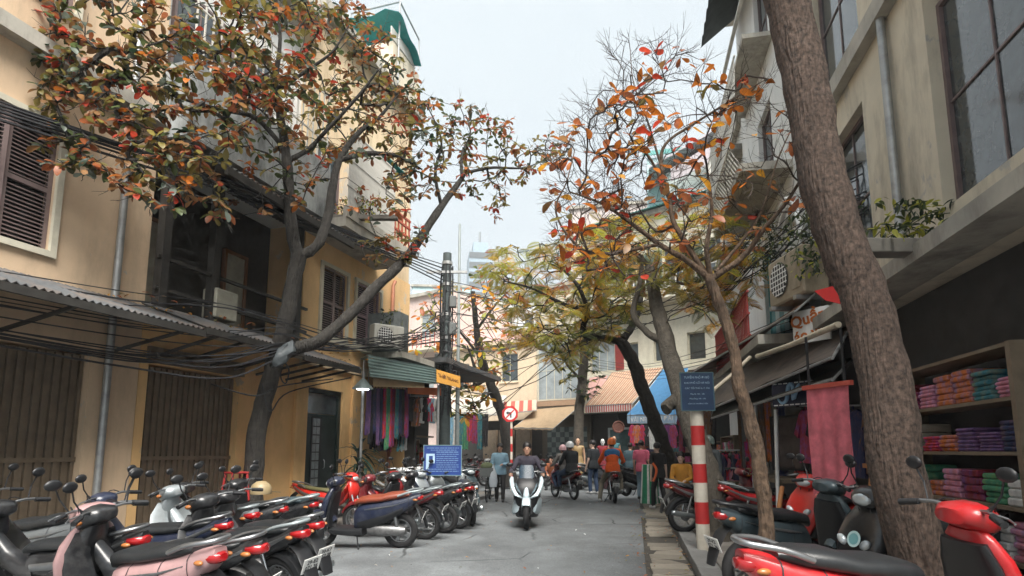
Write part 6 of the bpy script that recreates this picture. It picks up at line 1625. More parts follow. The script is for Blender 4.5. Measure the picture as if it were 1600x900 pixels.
MB().tube([(0, 0, 0), (0, 0, D(713, 350, 18.4).z)], [.075, .035], 8).obj('mast', mat('mast_grey', (0.34, 0.38, 0.38), .5, .4), t, smooth=50)
MB().lathe([(.12, 0), (.12, .5), (.08, .55)], 10).obj('base', M_dirtysteel, t)

# ================================================================== CABLES
def cable_bundle(label, paths, r=(.008, .014), jit=.06, m=M_wire):
    t = thing('cable_bundle', label, 'cables', paths[0][0])
    for P in paths:
        Q = [p + V((U(-1, 1), U(-1, 1), U(-1, 1))) * jit * (0 if i in (0, len(P) - 1) else 1) for i, p in enumerate(P)]
        C = catmull(Q, 6); n = len(C)
        MB().tube([p - paths[0][0] for p in C], U(*r), 5, cap=False).obj('cable', m, t, smooth=60)
    return t
pz0 = D(693, 510, pY)
A = []
for i in range(16):
    y0 = U(470, 590); A.append([D(-60, y0 - 60, 6.0), D(200, y0 - 15, 7.6), D(348, y0 - U(-6, 16), 8.6), D(445, 520 + (y0 - 520) * .45 + U(-6, 8), 9.5), D(540, 538 + U(-14, 12), 11.2), D(630, 532 + U(-12, 12), 14.3), pz0 + V((U(-.1, .1), -.18, U(-.7, .6)))])
cable_bundle('sagging black cables strung low across the left housefronts', A, (.007, .014), .05)
A = []
for i in range(6):
    dy = i * 6 - 12; A.append([D(-60, 150 + dy, 6.0), D(200, 235 + dy * .8, 7.6), D(360, 288 + dy * .7, 8.9), D(480, 340 + dy * .6, 10.3), D(610, 392 + dy * .5, 13.0), D(692, 425 + dy, pY)])
cable_bundle('pair of thick cable strands crossing the stained balcony', A, (.012, .02), .02)
A = []
for i in range(14):
    y0 = U(440, 640); A.append([D(693, y0, pY) + V((.05, -.18, 0)), D(760, y0 + U(0, 30), 17.5), D(860, 540 + (y0 - 540) * .5 + U(-20, 20), 17), D(1000, 470 + U(-25, 40), 14.5), D(1110, 445 + U(-14, 30), 12.5), D(1190, 390 + U(-40, 40), 11.0), D(1300, 320 + U(-40, 60), 8.5), D(1500, 210 + U(-40, 60), 6.5)])
cable_bundle('black cables from utility pole through trees to right houses', A, (.007, .013), .08)
A = []
for i in range(9): A.append([D(693, U(430, 560), pY) + V((0, -.15, 0)), D(730 + U(-10, 10), U(450, 560), 20), D(800, U(470, 570), 23), D(870, U(500, 560), 26), D(935, U(520, 575), 28)])
cable_bundle('tangled cables from utility pole to far glazed house', A, (.01, .016), .15)
A = []
for i in range(6): A.append([D(920, 560 + i * 4, 26.5), D(1000, 568 + i * 5, 22), D(1100, 548 + i * 7, 15), D(1210, 505 + i * 9, 10.5), D(1340, 470 + i * 12, 8)])
cable_bundle('thin cables in front of cream ledge house', A, (.006, .01), .05)
A = [[D(330, 600, 8.9), D(400, 618, 9.4), D(440, 600, 10), D(520, 592, 12.0)], [D(410, 600, 9.6), D(420, 640, 9.7), D(455, 612, 11), D(548, 590, 12.4)], [D(440, 560, 9.6), D(452, 580, 9.6), D(448, 600, 9.7), D(436, 585, 9.6), D(446, 560, 9.6)]]
cable_bundle('loose cable loops hanging under the sheet awning', A, (.010, .014), .03)
# ================================================================== AWNINGS, STALLS, GOODS
def quad_awning(name, label, TL, TR, BL, BR, m, n=12, k=5, sag=.05, val=None, cat='awning', th=.012, stripes=None):
    """canvas stretched between a top edge and a bottom edge; val: (height, material) hanging front strip"""
    t = thing(name, label, cat, (TL + TR) / 2 - V((0, 0, 0)))
    o = t.location.copy()
    rows = []
    for a in range(k + 1):
        f = a / k
        rows.append([TL.lerp(BL, f).lerp(TR.lerp(BR, f), i / n) + V((0, 0, -sag * math.sin(math.pi * f) - .012 * math.sin(i * 1.7) * f)) - o for i in range(n + 1)])
    nrm = (TR - TL).cross(BL - TL).normalized(); nrm = nrm if nrm.z > 0 else -nrm
    mb = MB().sheet(rows, 0, th, nrm)
    if stripes:
        cnt = k * n
        mb.m = [((i % n) % 2 if i < 2 * cnt else 0) for i in range(len(mb.m))]
        mb.obj('canvas', [m, stripes], t, smooth=60)
    else: mb.obj('canvas', m, t, smooth=60)
    if val:
        h, vm = val
        rows = [[BL.lerp(BR, i / n) - V((0, 0, h * a / 2 + (.03 * abs(math.sin(i * 1.57)) if a == 2 else 0))) - o for i in range(n + 1)] for a in range(3)]
        dv = (BR - BL).cross(V((0, 0, 1))).normalized(); dv = dv if dv.y < 0 else -dv
        mb = MB().sheet(rows, 0, .008, dv)
        if isinstance(vm, list): mb.m = [((i % n) % 2 if i < 4 * n else 0) for i in range(len(mb.m))]
        mb.obj('valance', vm, t, smooth=60)
    for P, Q in ((TL, BL), (TR, BR)): MB().tube([P - o - V((0, 0, .03)), Q - o - V((0, 0, .03))], .018, 6).obj('arm', M_dirtysteel, t)
    MB().tube([BL - o - V((0, 0, .02)), BR - o - V((0, 0, .02))], .02, 6).obj('front_bar', M_dirtysteel, t)
    return t
beige = mat('canvas_beige', (0.44, 0.32, 0.20), .85, var=.1, trans=.25, stain=(.28, .2, .12), stain_amt=.4)
strA = mat('canvas_rust', (0.40, 0.17, 0.10), .85, trans=.2); strB = mat('canvas_cream', (0.56, 0.46, 0.34), .85, trans=.25)
bluec = mat('canvas_blue', (0.09, 0.27, 0.50), .75, var=.12, trans=.3)
bluev = mat('canvas_blue_pale', (0.30, 0.42, 0.55), .75)
pinkc = mat('canvas_pink', (0.58, 0.34, 0.30), .8, trans=.2)
valr = mat('valance_red', (0.45, 0.08, 0.07), .8); valw = mat('valance_white', (0.60, 0.56, 0.52), .8)
quad_awning('awning', 'plain beige awning over far shop with checkered wall', D(836, 640, 29.4), D(905, 634, 28.2), D(802, 668, 28.2), D(864, 669, 26.3), beige, val=(.07, beige))
quad_awning('awning', 'rust and cream striped awning left of blue awning', D(957, 582, 26.6), D(1036, 574, 25.0), D(915, 634, 25.2), D(988, 630, 23.6), strA, 40, 3, .03, (.28, [valr, valw]), stripes=strB)
ba = quad_awning('awning', 'blue canvas awning with lettered valance behind dark curved tree', D(1036, 578, 24.6), D(1075, 575, 23.8), D(980, 648, 23.2), D(1058, 648, 21.6), bluec, 10, 4, .05, (.33, bluev))
bl_, br_ = D(980, 648, 23.2), D(1058, 648, 21.6)
dv = (br_ - bl_); az = math.atan2(dv.y, dv.x)
text_part('valance_lettering', 'VẢI NEW ƯU ĐÃI', .24, M_whitepaint, ba, (bl_ + br_) / 2 - ba.location + V((math.sin(az) * .02, -math.cos(az) * .02, -.17)), (R(90), 0, az), 'CENTER', .002)
quad_awning('awning', 'small faded pink awning left of striped awning', D(922, 588, 27.6), D(950, 586, 26.9), D(917, 622, 26.9), D(934, 621, 26.1), pinkc, 6, 3, .02)
quad_awning('awning', 'red and white awning edge behind round road sign', D(786, 628, 30.2), D(838, 625, 29.6), D(784, 646, 29.0), D(838, 641, 28.2), mat('canvas_dull_red', (0.30, 0.07, 0.05), .8), 8, 3, .03, stripes=mat('canvas_tan', (0.46, 0.34, 0.26), .8))
quad_awning('awning', 'pale grey sheet awning over far left stalls', D(690, 618, 30.5), D(792, 618, 30.0), D(700, 646, 26.4), D(775, 648, 26.0), mat('sheet_pale', (0.40, 0.38, 0.33), .6, .1, var=.15), 10, 3, .02)
# checkered wall under the beige awning
ck = thing('tiled_panel', 'dark and pale checkered tile panel under the beige awning', 'wall', F2.w(.2, .44, 0), F2.a)
cka, ckb = mat('tile_dark', (0.03, 0.045, 0.045), .4), mat('tile_pale', (0.13, 0.16, 0.15), .4)
cm = {0: MB().b2(0, .245, -.02, 0, 0, .245).mesh('wall_tile', cka), 1: MB().b2(0, .245, -.02, 0, 0, .245).mesh('wall_tile', ckb)}
for i in range(9):
    for k in range(9): link('wall_tile', cm[(i + k) % 2], ck, (.15 + i * .25, 0, .35 + k * .25))
bk = thing('shop_counter', 'low brown shop front counter under beige awning', 'counter', F3.w(2.2, -.15, .1), F3.a)
tanw = mat('tan_board', (0.20, 0.15, 0.10), .7, var=.2)
MB().b2(0, 3.2, 0, .35, 0, .85).obj('counter_front', tanw, bk)
for x in (0, 1.05, 2.1): MB().b2(x + .1, x + .95, .1, .3, .9, 2.4).obj('board', tanw, bk)
MB().b2(-.05, 3.25, -.03, .4, .85, .9).obj('counter_top', mat('wine_board', (0.16, 0.05, 0.04), .6), bk)

# ---- left shop: green corrugated fascia, yellow sign, beige panel, orange strip
t = thing('shop_awning', 'green grey ribbed shop awning with yellow sign at its end', 'awning', mid_at(600, 14.2))
o = t.location.copy()
a0, a1, b0_, b1_ = D(574, 556, 13.3), D(681, 577, 16.0), D(578, 588, 12.9), D(681, 600, 15.6)
ribm = mat('rib_green', (0.115, 0.175, 0.165), .55, .2, var=.15, stain=(.07, .09, .085), stain_amt=.5)
rows = []; nr = 24; nrm = (a1 - a0).cross(b0_ - a0).normalized(); nrm = nrm if nrm.y < 0 else -nrm
for k in range(nr + 1):
    f = k / nr; off = nrm * (.022 if k % 4 in (1, 2) else 0)
    rows.append([a0.lerp(b0_, f) + off - o, a1.lerp(b1_, f) + off - o])
MB().sheet(rows, 0, .01, -nrm).obj('ribbed_fascia', ribm, t)
wl0 = LF.w(fl(562, 600)[0], 0, a0.z + .1); wl1 = LF.w(fl(640, 600)[0] + 1.2, 0, a1.z + .1)
MB().sheet([[wl0 - o, wl1 - o], [a0 - o + V((0, 0, .01)), a1 - o + V((0, 0, .01))]], 0, .02, (0, 0, 1)).obj('roof_sheet', ribm, t)
s0, s1 = D(682, 577, 15.95), D(719, 588, 16.9); q0, q1 = D(682, 597, 15.6), D(719, 606, 16.55)
ysm = mat('sign_ochre', (0.52, 0.25, 0.035), .55, var=.12)
ys = MB().sheet([[s0 - o, s1 - o], [q0 - o, q1 - o]], 0, .05, (0, 1, 0)).obj('sign_panel', ysm, t)
dv = (s1 - s0); cen = (s0 + s1 + q0 + q1) / 4 - o
tm = text_part('sign_lettering', 'THỜI TRANG', .155, mat('sign_brown_ink', (0.13, 0.05, 0.02), .6), ys, cen + V((0, -.035, 0)), (R(78), R(6), math.atan2(dv.y, dv.x)), 'CENTER', .003)
p0, p1 = D(583, 590, 13.3), D(663, 594, 15.2)
MB().sheet([[p0 - o, p1 - o], [D(583, 604, 13.3) - o, D(663, 606, 15.2) - o]], 0, .03, (0, 1, 0)).obj('beige_panel', mat('panel_beige', (0.46, 0.33, 0.19), .7), t)
p0, p1 = D(637, 605, 14.9), D(689, 606, 16.4)
MB().sheet([[p0 - o, p1 - o], [D(637, 615, 14.9) - o, D(689, 618, 16.4) - o]], 0, .03, (0, 1, 0)).obj('orange_strip', mat('strip_orange', (0.62, 0.13, 0.015), .6), t)
for px, Y in ((682, 16.0), (560, 13.2)): MB().tube([mid_at(px, Y)[0] * V((1, 0, 0)) + V((0, Y, 0)) - o, V((mid_at(px, Y)[0], Y, 3.2)) - o], .035, 8).obj('post', M_dirtysteel, t, smooth=50)
# lamp under it
t = thing('shop_lamp', 'grey bell lamp hanging beside the hanging scarves', 'lamp', D(567, 607, 13.1))
MB().lathe([(.02, .22), (.06, .2), (.16, .08), (.23, 0), (.235, -.01)], 18, cap=False).obj('shade', mat('lamp_grey', (0.16, 0.20, 0.20), .5, .3), t, smooth=50)
MB().lathe([(.14, -.012), (.13, -.03)], 14).obj('tube_light', mat('lamp_glow', (0.9, 0.95, 1.0), .4, emit=3.0), t)
MB().tube([(0, 0, .2), (0, 0, .62)], .012, 6).obj('rod', M_dirtysteel, t)
# shop back wall and inside
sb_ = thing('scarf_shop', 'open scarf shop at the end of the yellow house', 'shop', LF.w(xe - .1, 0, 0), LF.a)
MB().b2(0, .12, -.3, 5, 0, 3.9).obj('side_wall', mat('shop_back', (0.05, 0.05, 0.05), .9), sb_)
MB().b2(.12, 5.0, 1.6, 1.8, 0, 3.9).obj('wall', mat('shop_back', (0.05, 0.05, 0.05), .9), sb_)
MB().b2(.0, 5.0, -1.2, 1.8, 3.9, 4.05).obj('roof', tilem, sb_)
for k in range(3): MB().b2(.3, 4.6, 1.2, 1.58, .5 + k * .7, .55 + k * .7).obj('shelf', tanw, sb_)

def cloth_strip(w, h, folds=3, amp=.03, taper=1.0, seed=0):
    rnd = random.Random(seed); rows = []; n = folds * 4; k = 7
    for a in range(k + 1):
        f = a / k; rows.append([V(((i / n - .5) * w * (taper + (1 - taper) * (1 - f)) + .01 * math.sin(f * 5 + seed), amp * math.sin(i * math.pi / 2 + f * .8 + seed) * (.4 + .6 * f), -h * f - (.03 * math.sin(i + seed) if a == k else 0))) for i in range(n + 1)])
    return MB().sheet(rows, 0, .006, (0, 1, 0))
def garment(w, h, seed=0):
    """shirt on a hanger: shoulders, two sleeves, body"""
    mb = MB()
    out = [(-.05, 0), (-w * .5, -.05), (-w * .78, -.34), (-w * .62, -.40), (-w * .46, -.22), (-w * .48, -h), (w * .48, -h - .01), (w * .46, -.22), (w * .62, -.40), (w * .78, -.34), (w * .5, -.05), (.05, 0), (0, -.04)]
    mb.prism([(x, .025 * math.sin(i * 2.1 + seed), z) for i, (x, z) in enumerate(out)], (0, -.02, 0), (0, .02, 0))
    return mb
CLC = {'violet': (0.11, 0.06, 0.17), 'navy': (0.02, 0.03, 0.09), 'black': (0.014, 0.014, 0.017), 'purple': (0.13, 0.03, 0.12), 'red': (0.46, 0.035, 0.035), 'green': (0.05, 0.22, 0.13), 'maroon': (0.20, 0.02, 0.03),
       'teal': (0.03, 0.16, 0.20), 'wine': (0.26, 0.03, 0.06), 'white': (0.58, 0.58, 0.56), 'orange': (0.50, 0.14, 0.03), 'pink': (0.52, 0.19, 0.24), 'sky blue': (0.18, 0.36, 0.50), 'brown': (0.16, 0.09, 0.05), 'grey': (0.17, 0.17, 0.17), 'khaki': (0.25, 0.20, 0.12)}
def cm_(c): return mat('cloth_' + c.replace(' ', '_'), tuple(min(.8, q * 1.15) for q in CLC[c]), .85, var=.3, scale=9, trans=.15, bump=.1, stain=tuple(min(.7, q * 1.6 + .05) for q in CLC[c][::-1]), stain_amt=.55, stain_scale=(7, 7, 4))
def scarf_row(n, A_, B_, colors, where, w=.2, h=(1.0, 1.4), kind='scarf', group=None, rail=True):
    d = B_ - A_; az = math.atan2(d.y, d.x)
    for i in range(n):
        p = A_.lerp(B_, (i + .5) / n); c = colors[i % len(colors)]
        mb = garment(U(w * .9, w * 1.15), U(*h), i) if kind in ('shirt', 'jacket') else cloth_strip(U(w * .85, w * 1.15), U(*h), 3, .025, .9, i)
        mb.b2(-.006, .006, -.006, .006, 0, .06)
        o = mb.obj(kind, cm_(c), None, smooth=50); o.location = p; o.rotation_euler = (0, 0, az + U(-.25, .25))
        tag(o, '%s %s hanging %s, %s from the left' % (c, kind, where, ORD[i]), kind, group or (kind + 's ' + where))
    if rail:
        r_ = thing('hanging_rail', 'steel rail holding the %ss %s' % (kind, where), 'rail', A_)
        MB().tube([V((0, 0, .055)), B_ - A_ + V((0, 0, .055))], .014, 6).obj('rail_tube', M_steel, r_)
        for q in (0.02, .98): MB().tube([(B_ - A_) * q + V((0, 0, .05)), (B_ - A_) * q + V((0, 0, .6))], .01, 5).obj('hanger_rod', M_steel, r_)
scarf_row(14, D(574, 606, 13.9), D(640, 609, 15.6), ['violet', 'black', 'navy', 'violet', 'navy', 'red', 'green', 'red', 'maroon', 'teal', 'navy', 'black', 'wine', 'purple'], 'under the green awning', .17, (1.05, 1.55))
scarf_row(8, D(582, 660, 14.6), D(636, 660, 15.8), ['black', 'brown', 'navy', 'maroon', 'brown', 'black', 'teal', 'grey'], 'in the lower shop row', .28, (.6, .8), 'bag')
scarf_row(9, D(640, 622, 16.0), D(688, 622, 17.2), ['black', 'brown', 'orange', 'white', 'black', 'red', 'sky blue', 'white', 'grey'], 'behind the utility pole', .26, (.6, .8), 'shirt')
scarf_row(8, D(700, 646, 25.6), D(762, 647, 25.2), ['sky blue', 'white', 'teal', 'green', 'red', 'wine', 'teal', 'black'], 'at the far left stall', .3, (1.1, 1.7))
scarf_row(9, D(984, 664, 21.6), D(1056, 664, 20.0), ['red', 'orange', 'red', 'black', 'white', 'pink', 'wine', 'purple', 'wine'], 'under the blue awning', .24, (.6, .9), 'shirt')
scarf_row(12, D(1104, 708, 12.6), D(1172, 708, 11.6), ['navy', 'red', 'grey', 'wine', 'navy', 'red', 'black', 'pink', 'navy', 'red', 'grey', 'teal'], 'on the rack behind red motorbike', .2, (.5, .62), 'jacket')
scarf_row(7, D(1060, 640, 15.5), D(1118, 640, 13.6), ['maroon', 'black', 'wine', 'navy', 'maroon', 'brown', 'black'], 'in the dark shop behind street sign', .26, (.8, 1.1), 'shirt')
scarf_row(9, D(1150, 632, 11.9), D(1222, 628, 9.9), ['brown', 'grey', 'black', 'khaki', 'grey', 'brown', 'orange', 'khaki', 'navy'], 'inside the right stall', .24, (1.0, 1.5))
scarf_row(2, D(1164, 690, 10.8), D(1176, 690, 10.6), ['red', 'red'], 'beside the slender tree', .14, (.85, .95), 'sash', rail=False, group='red sashes')
scarf_row(8, D(1250, 640, 8.6), D(1420, 640, 6.4), ['wine', 'black', 'grey', 'maroon', 'navy', 'brown', 'purple', 'black'], 'beyond the right picture edge', .28, (.7, 1.0), 'shirt')
# green striped cloth bundle beside the woman in black
gs = MB(); cols = []
for k in range(7):
    f = k / 6; gs_r = [V(((.17 + .07 * f + .015 * math.sin(j * 2.2)) * math.cos(2 * math.pi * j / 24), (.15 + .06 * f + .015 * math.cos(j * 2.2)) * math.sin(2 * math.pi * j / 24), 1.0 - f * .98)) for j in range(24)]; cols.append(gs_r)
gs.loft(cols); gs.m = [(1 if (i % 24) % 4 == 0 else 0) for i in range(len(gs.f))]
g_ = gs.obj('cloth_roll', [mat('cloth_grass_green', (0.02, 0.20, 0.10), .8, var=.2), cm_('white')], None, smooth=60); g_.location = mid_at(1016, 15.6, .09)
tag(g_, 'green cloth with white stripes standing beside woman in black', 'cloth')

# ---- right awnings and stall
tarp = mat('tarp_dark', (0.070, 0.052, 0.040), .7, var=.5, scale=3, stain=(.025, .025, .025), stain_amt=.7, stain_scale=(2, 2, 2))
rustb = mat('rust_brown_sheet', (0.22, 0.11, 0.06), .7, var=.3, stain=(.07, .04, .03), stain_amt=.5)
quad_awning('awning', 'long rust brown sheet awning on dark beams over right shops', RF.w(RF.fp(1085, 560)[0], 0, 4.3), RF.w(RF.fp(1300, 470)[0], 0, 4.1), D(1070, 588, 17.0), D(1242, 484, 8.3), rustb, 14, 4, .05)
quad_awning('awning', 'lower black tarpaulin awning sloping over the right stall', D(1110, 596, 13.4), D(1330, 506, 8.3), D(1104, 640, 11.8), D(1300, 556, 6.6), tarp, 16, 4, .10)
quad_awning('awning', 'second black tarpaulin strip below the first at right', D(1120, 612, 13.0), D(1330, 560, 8.2), D(1112, 652, 11.6), D(1300, 590, 6.7), mat('tarp_green', (0.045, 0.052, 0.045), .7, var=.5, scale=3, stain=(.13, .07, .035), stain_amt=.6, stain_scale=(2, 2, 2)), 16, 4, .06)
def pole_thing(label, a, b, r, m):
    t = thing('awning_pole', label, 'pole', a); MB().tube([V((0, 0, 0)), (b - a) * .5 + V((0, 0, -.02)), b - a], r, 10).obj('tube', m, t, smooth=50)
    MB().lathe([(r * 1.25, 0), (r * 1.25, .05)], 10, (0, 0, 0), (b - a).to_track_quat('Z', 'Y').to_matrix()).obj('end_cap', m, t)
creamp = mat('pole_cream', (0.42, 0.37, 0.28), .6, var=.2)
pole_thing('fat cream roller tube along the right awning', D(1184, 557, 9.0), D(1310, 507, 6.2), .034, creamp)
pole_thing('cream pole slanting from street sign to right awning', D(1112, 612, 8.6), D(1172, 558, 8.9), .03, creamp)
pole_thing('pale upright pole left of the slender tree', V((at_px(1180, 10.6).x, 10.6, .1)), D(1176, 655, 10.6), .025, M_whitepaint)
pole_thing('pale upright pole between orange cloth and mirror', V((at_px(1218, 8.9).x, 8.9, .1)), D(1212, 640, 8.9), .028, M_whitepaint)
pole_thing('bare wooden strut leaning at the right stall', V((at_px(1206, 7.9).x, 7.9, .1)), D(1222, 760, 8.0), .03, mat('wood_orange', (0.40, 0.17, 0.06), .6, var=.25))
# white board with orange letters, navy dashed sign, red banner
t = thing('shop_board', 'white board with orange lettering under the air conditioner', 'sign', D(1266, 506, 8.6), RF.a + R(42))
MB().b2(-.27, .3, -.02, .02, -.27, .22).obj('board', whitew, t)
ol = mat('letter_orange', (0.48, 0.13, 0.02), .6)
text_part('lettering', 'Quần', .24, ol, t, (-.02, -.024, .08), (R(90), R(-8), 0), 'CENTER', .003, .006)
text_part('lettering', 'áo vải', .22, ol, t, (.02, -.024, -.14), (R(90), R(-8), 0), 'CENTER', .003, .006)
t = thing('shop_board', 'navy board with white dashes and blue swirl in right stall', 'sign', D(1241, 615, 8.2), RF.a + R(45))
MB().b2(-.32, .34, -.02, .02, -.17, .17).obj('board', mat('board_navy', (0.008, 0.014, 0.04), .5), t)
dm = MB().b2(-.03, .03, -.026, -.021, -.008, .008).mesh('dash', M_white)
for i in range(8): link('dash', dm, t, (-.27 + i * .08, 0, -.15)); link('dash', dm, t, (-.27 + i * .08, 0, .15))
sw = mat('swirl_blue', (0.30, 0.50, 0.70), .5)
MB().tube(catmull([V((-.24, -.03, -.04)), V((-.18, -.03, -.12)), V((-.10, -.03, -.08)), V((-.06, -.03, .10)), V((0, -.03, .12)), V((.0, -.03, -.08)), V((.06, -.03, .06)), V((.10, -.03, .13))], 4), [.012, .02, .024, .03, .03, .022, .028, .03, .012], 8).obj('swirl', sw, t, smooth=60) if False else None
pts = catmull([V((-.24, -.03, -.04)), V((-.18, -.03, -.12)), V((-.10, -.03, -.08)), V((-.06, -.03, .10)), V((0, -.03, .12)), V((.0, -.03, -.08)), V((.06, -.03, .06)), V((.10, -.03, .13))], 4)
MB().tube(pts, lerpl([.01, .02, .026, .03, .024, .026, .03, .01], len(pts)), 8).obj('swirl', sw, t, smooth=60)
t = thing('hanging_banner', 'red banner cloth hanging from wooden bar at right edge', 'banner', D(1291, 606, 6.4), RF.a + R(30))
bn = cloth_strip(.55, 1.15, 3, .013, 1.0, 3); bn.obj('cloth', mat('banner_pink', (0.62, 0.16, 0.20), .7, var=.35, scale=5, trans=.3), t, smooth=60)
MB().b2(-.32, .32, -.02, .03, .0, .05).obj('bar', mat('wood_red', (0.36, 0.06, 0.04), .6), t)
MB().b2(-.25, -.22, 0, .01, .05, .6).obj('cord', M_wire, t); MB().b2(.22, .25, 0, .01, .05, .6).obj('cord', M_wire, t)
t = thing('red_pennant', 'red sign corner poking in below the air conditioner', 'sign', D(1284, 466, 6.8), RF.a + R(50))
MB().prism([(-.07, 0, .10), (.4, 0, .13), (.4, 0, -.2), (.05, 0, -.04)], (0, -.02, 0), (0, .02, 0)).obj('panel', M_red, t)
MB().b2(.3, .34, .02, .9, .0, .04).obj('bracket', M_dirtysteel, t)
# orange trestle / easel
def trestle(label, p, rz, h=.95, w=.55):
    m = mat('wood_orange', (0.40, 0.17, 0.06), .6, var=.25)
    t = thing('wooden_trestle', label, 'trestle', p, rz)
    for s_ in (-1, 1):
        for q in (-1, 1): MB().bar((s_ * w / 2, q * .24, 0), (s_ * w / 2 * .85, q * .03, h), .035, .05).obj('leg', m, t)
        MB().bar((s_ * w / 2 * .95, -.18, h * .35), (s_ * w / 2 * .95, .18, h * .35), .03).obj('brace', m, t)
    MB().b2(-w / 2 - .08, w / 2 + .08, -.06, .06, h, h + .05).obj('top_rail', m, t)
    MB().b2(-w / 2, w / 2, -.20, -.16, h * .32, h * .38).obj('lower_rail', m, t)
trestle('tall orange wooden trestle behind black stickered scooter', (4.0, 6.35, .108), RF.a + R(20), 1.15)
trestle('low orange wooden trestle beside bright red scooter', (4.45, 7.0, .108), RF.a + R(5), .75)
# mirror / framed picture
t = thing('framed_mirror', 'dark framed mirror leaning inside the right stall', 'mirror', D(1232, 735, 9.4), RF.a + R(45))
frame_rect(MB(), -.26, .26, 0, .85, -.02, .02, .04).obj('frame', M_black, t); MB().b2(-.22, .22, -.005, .005, .04, .81).obj('glass', mat('mirror_glass_dull', (0.16, 0.14, 0.14), .15, .6, var=.3), t)
tb = thing('display_table', 'low dark display table carrying mirror and hats', 'table', D(1200, 740, 9.9) * V((1, 1, 0)) if False else V((D(1215, 740, 9.7).x, 9.7, .108)), RF.a)
MB().b2(-1.6, .8, -.2, .45, .86, .92).obj('table_top', tanw, tb)
for x in (-1.5, .7):
    for y in (-.15, .4): MB().b2(x - .03, x + .03, y - .03, y + .03, 0, .86).obj('leg', tanw, tb)
MB().b2(-1.58, .78, .38, .42, 0, .86).obj('back_panel', M_black, tb)
def hat(label, p, m):
    t = thing('straw_hat', label, 'hat', p); MB().lathe([(.17, 0), (.165, .012), (.10, .02), (.09, .09), (.04, .11), (.005, .112)], 18).obj('crown', m, t, smooth=50)
    MB().lathe([(.101, .022), (.099, .045)], 18).obj('band', M_red, t)
straw = mat('straw', (0.42, 0.30, 0.17), .8, var=.2, scale=30)
hat('straw hat with red band on stall table', V((D(1142, 700, 11.2).x + .12, 10.75, 1.03)), straw)
# round basket on shop front
t = thing('round_basket', 'flat round woven basket hanging on far shop wall', 'basket', D(966, 667, 24.2))
MB().lathe([(.25, 0), (.25, .04), (.21, .05), (.18, .02)], 24, (0, 0, 0), Matrix.Rotation(R(90), 3, 'X')).obj('weave', mat('basket_red_brown', (0.14, 0.055, 0.04), .7, var=.3, scale=20), t, smooth=40)
MB().b2(-.01, .01, -.01, .01, .3, .9).obj('string', M_wire, t)
t = thing('shop_door', 'pale framed glass door behind mannequins', 'door', F1.w(.9, .52, .1), F1.a)
frame_rect(MB(), 0, 1.3, 0, 2.4, 0, .07, .1).obj('frame', mat('frame_pale_grey', (0.40, 0.44, 0.44), .5), t); MB().b2(.1, 1.2, .03, .04, .1, 2.3).obj('pane', mat('pane_teal', (0.06, 0.12, 0.12), .1, var=.3), t)
MB().b2(.16, .2, -.04, 0, 1.0, 1.3).obj('handle', M_steel, t)

# ---- plants
def spike_plant(label, p, h, n, seed, m=None, pot=None):
    rnd = random.Random(seed); t = thing('potted_palm', label, 'plant', p)
    MB().lathe([(.14, 0), (.19, .02), (.23, .34), (.25, .36), (.22, .37), (.2, .33)], 18).obj('pot', pot or mat('pot_dark', (0.03, 0.035, 0.035), .5), t, smooth=40)
    MB().tube([(0, 0, .3), (.02, .01, h * .45), (.0, .0, h * .75)], [.05, .04, .03], 8).obj('stem', bark_grey, t, smooth=60)
    lm = m or mat('palm_leaf', (0.012, 0.035, 0.022), .45, var=.3, trans=.2)
    for i in range(n):
        a = rnd.uniform(0, 6.28); el = rnd.uniform(-.2, 1.2); L_ = rnd.uniform(.5, .85); z0 = h * rnd.uniform(.4, .78)
        d = V((math.cos(a), math.sin(a), 0)); rows = []
        for k in range(6):
            f = k / 5; c = V((0, 0, z0)) + d * L_ * f * math.cos(el) + V((0, 0, L_ * (math.sin(el) * f - .55 * f * f)))
            w = .035 * math.sin(math.pi * min(.97, .12 + .85 * f)) + .003; s_ = V((-d.y, d.x, 0)) * w
            rows.append([c - s_, c + V((0, 0, -.006)), c + s_])
        MB().sheet(rows).obj('leaf', lm, t, smooth=60)
spike_plant('dark potted palm between dark green door and scarves', V((D(560, 700, 13.3).x, 13.3, .1)), 1.75, 46, 4)
spike_plant('lower potted palm in front of the taller one', V((D(572, 700, 12.7).x, 12.7, .1)), 1.1, 30, 9)
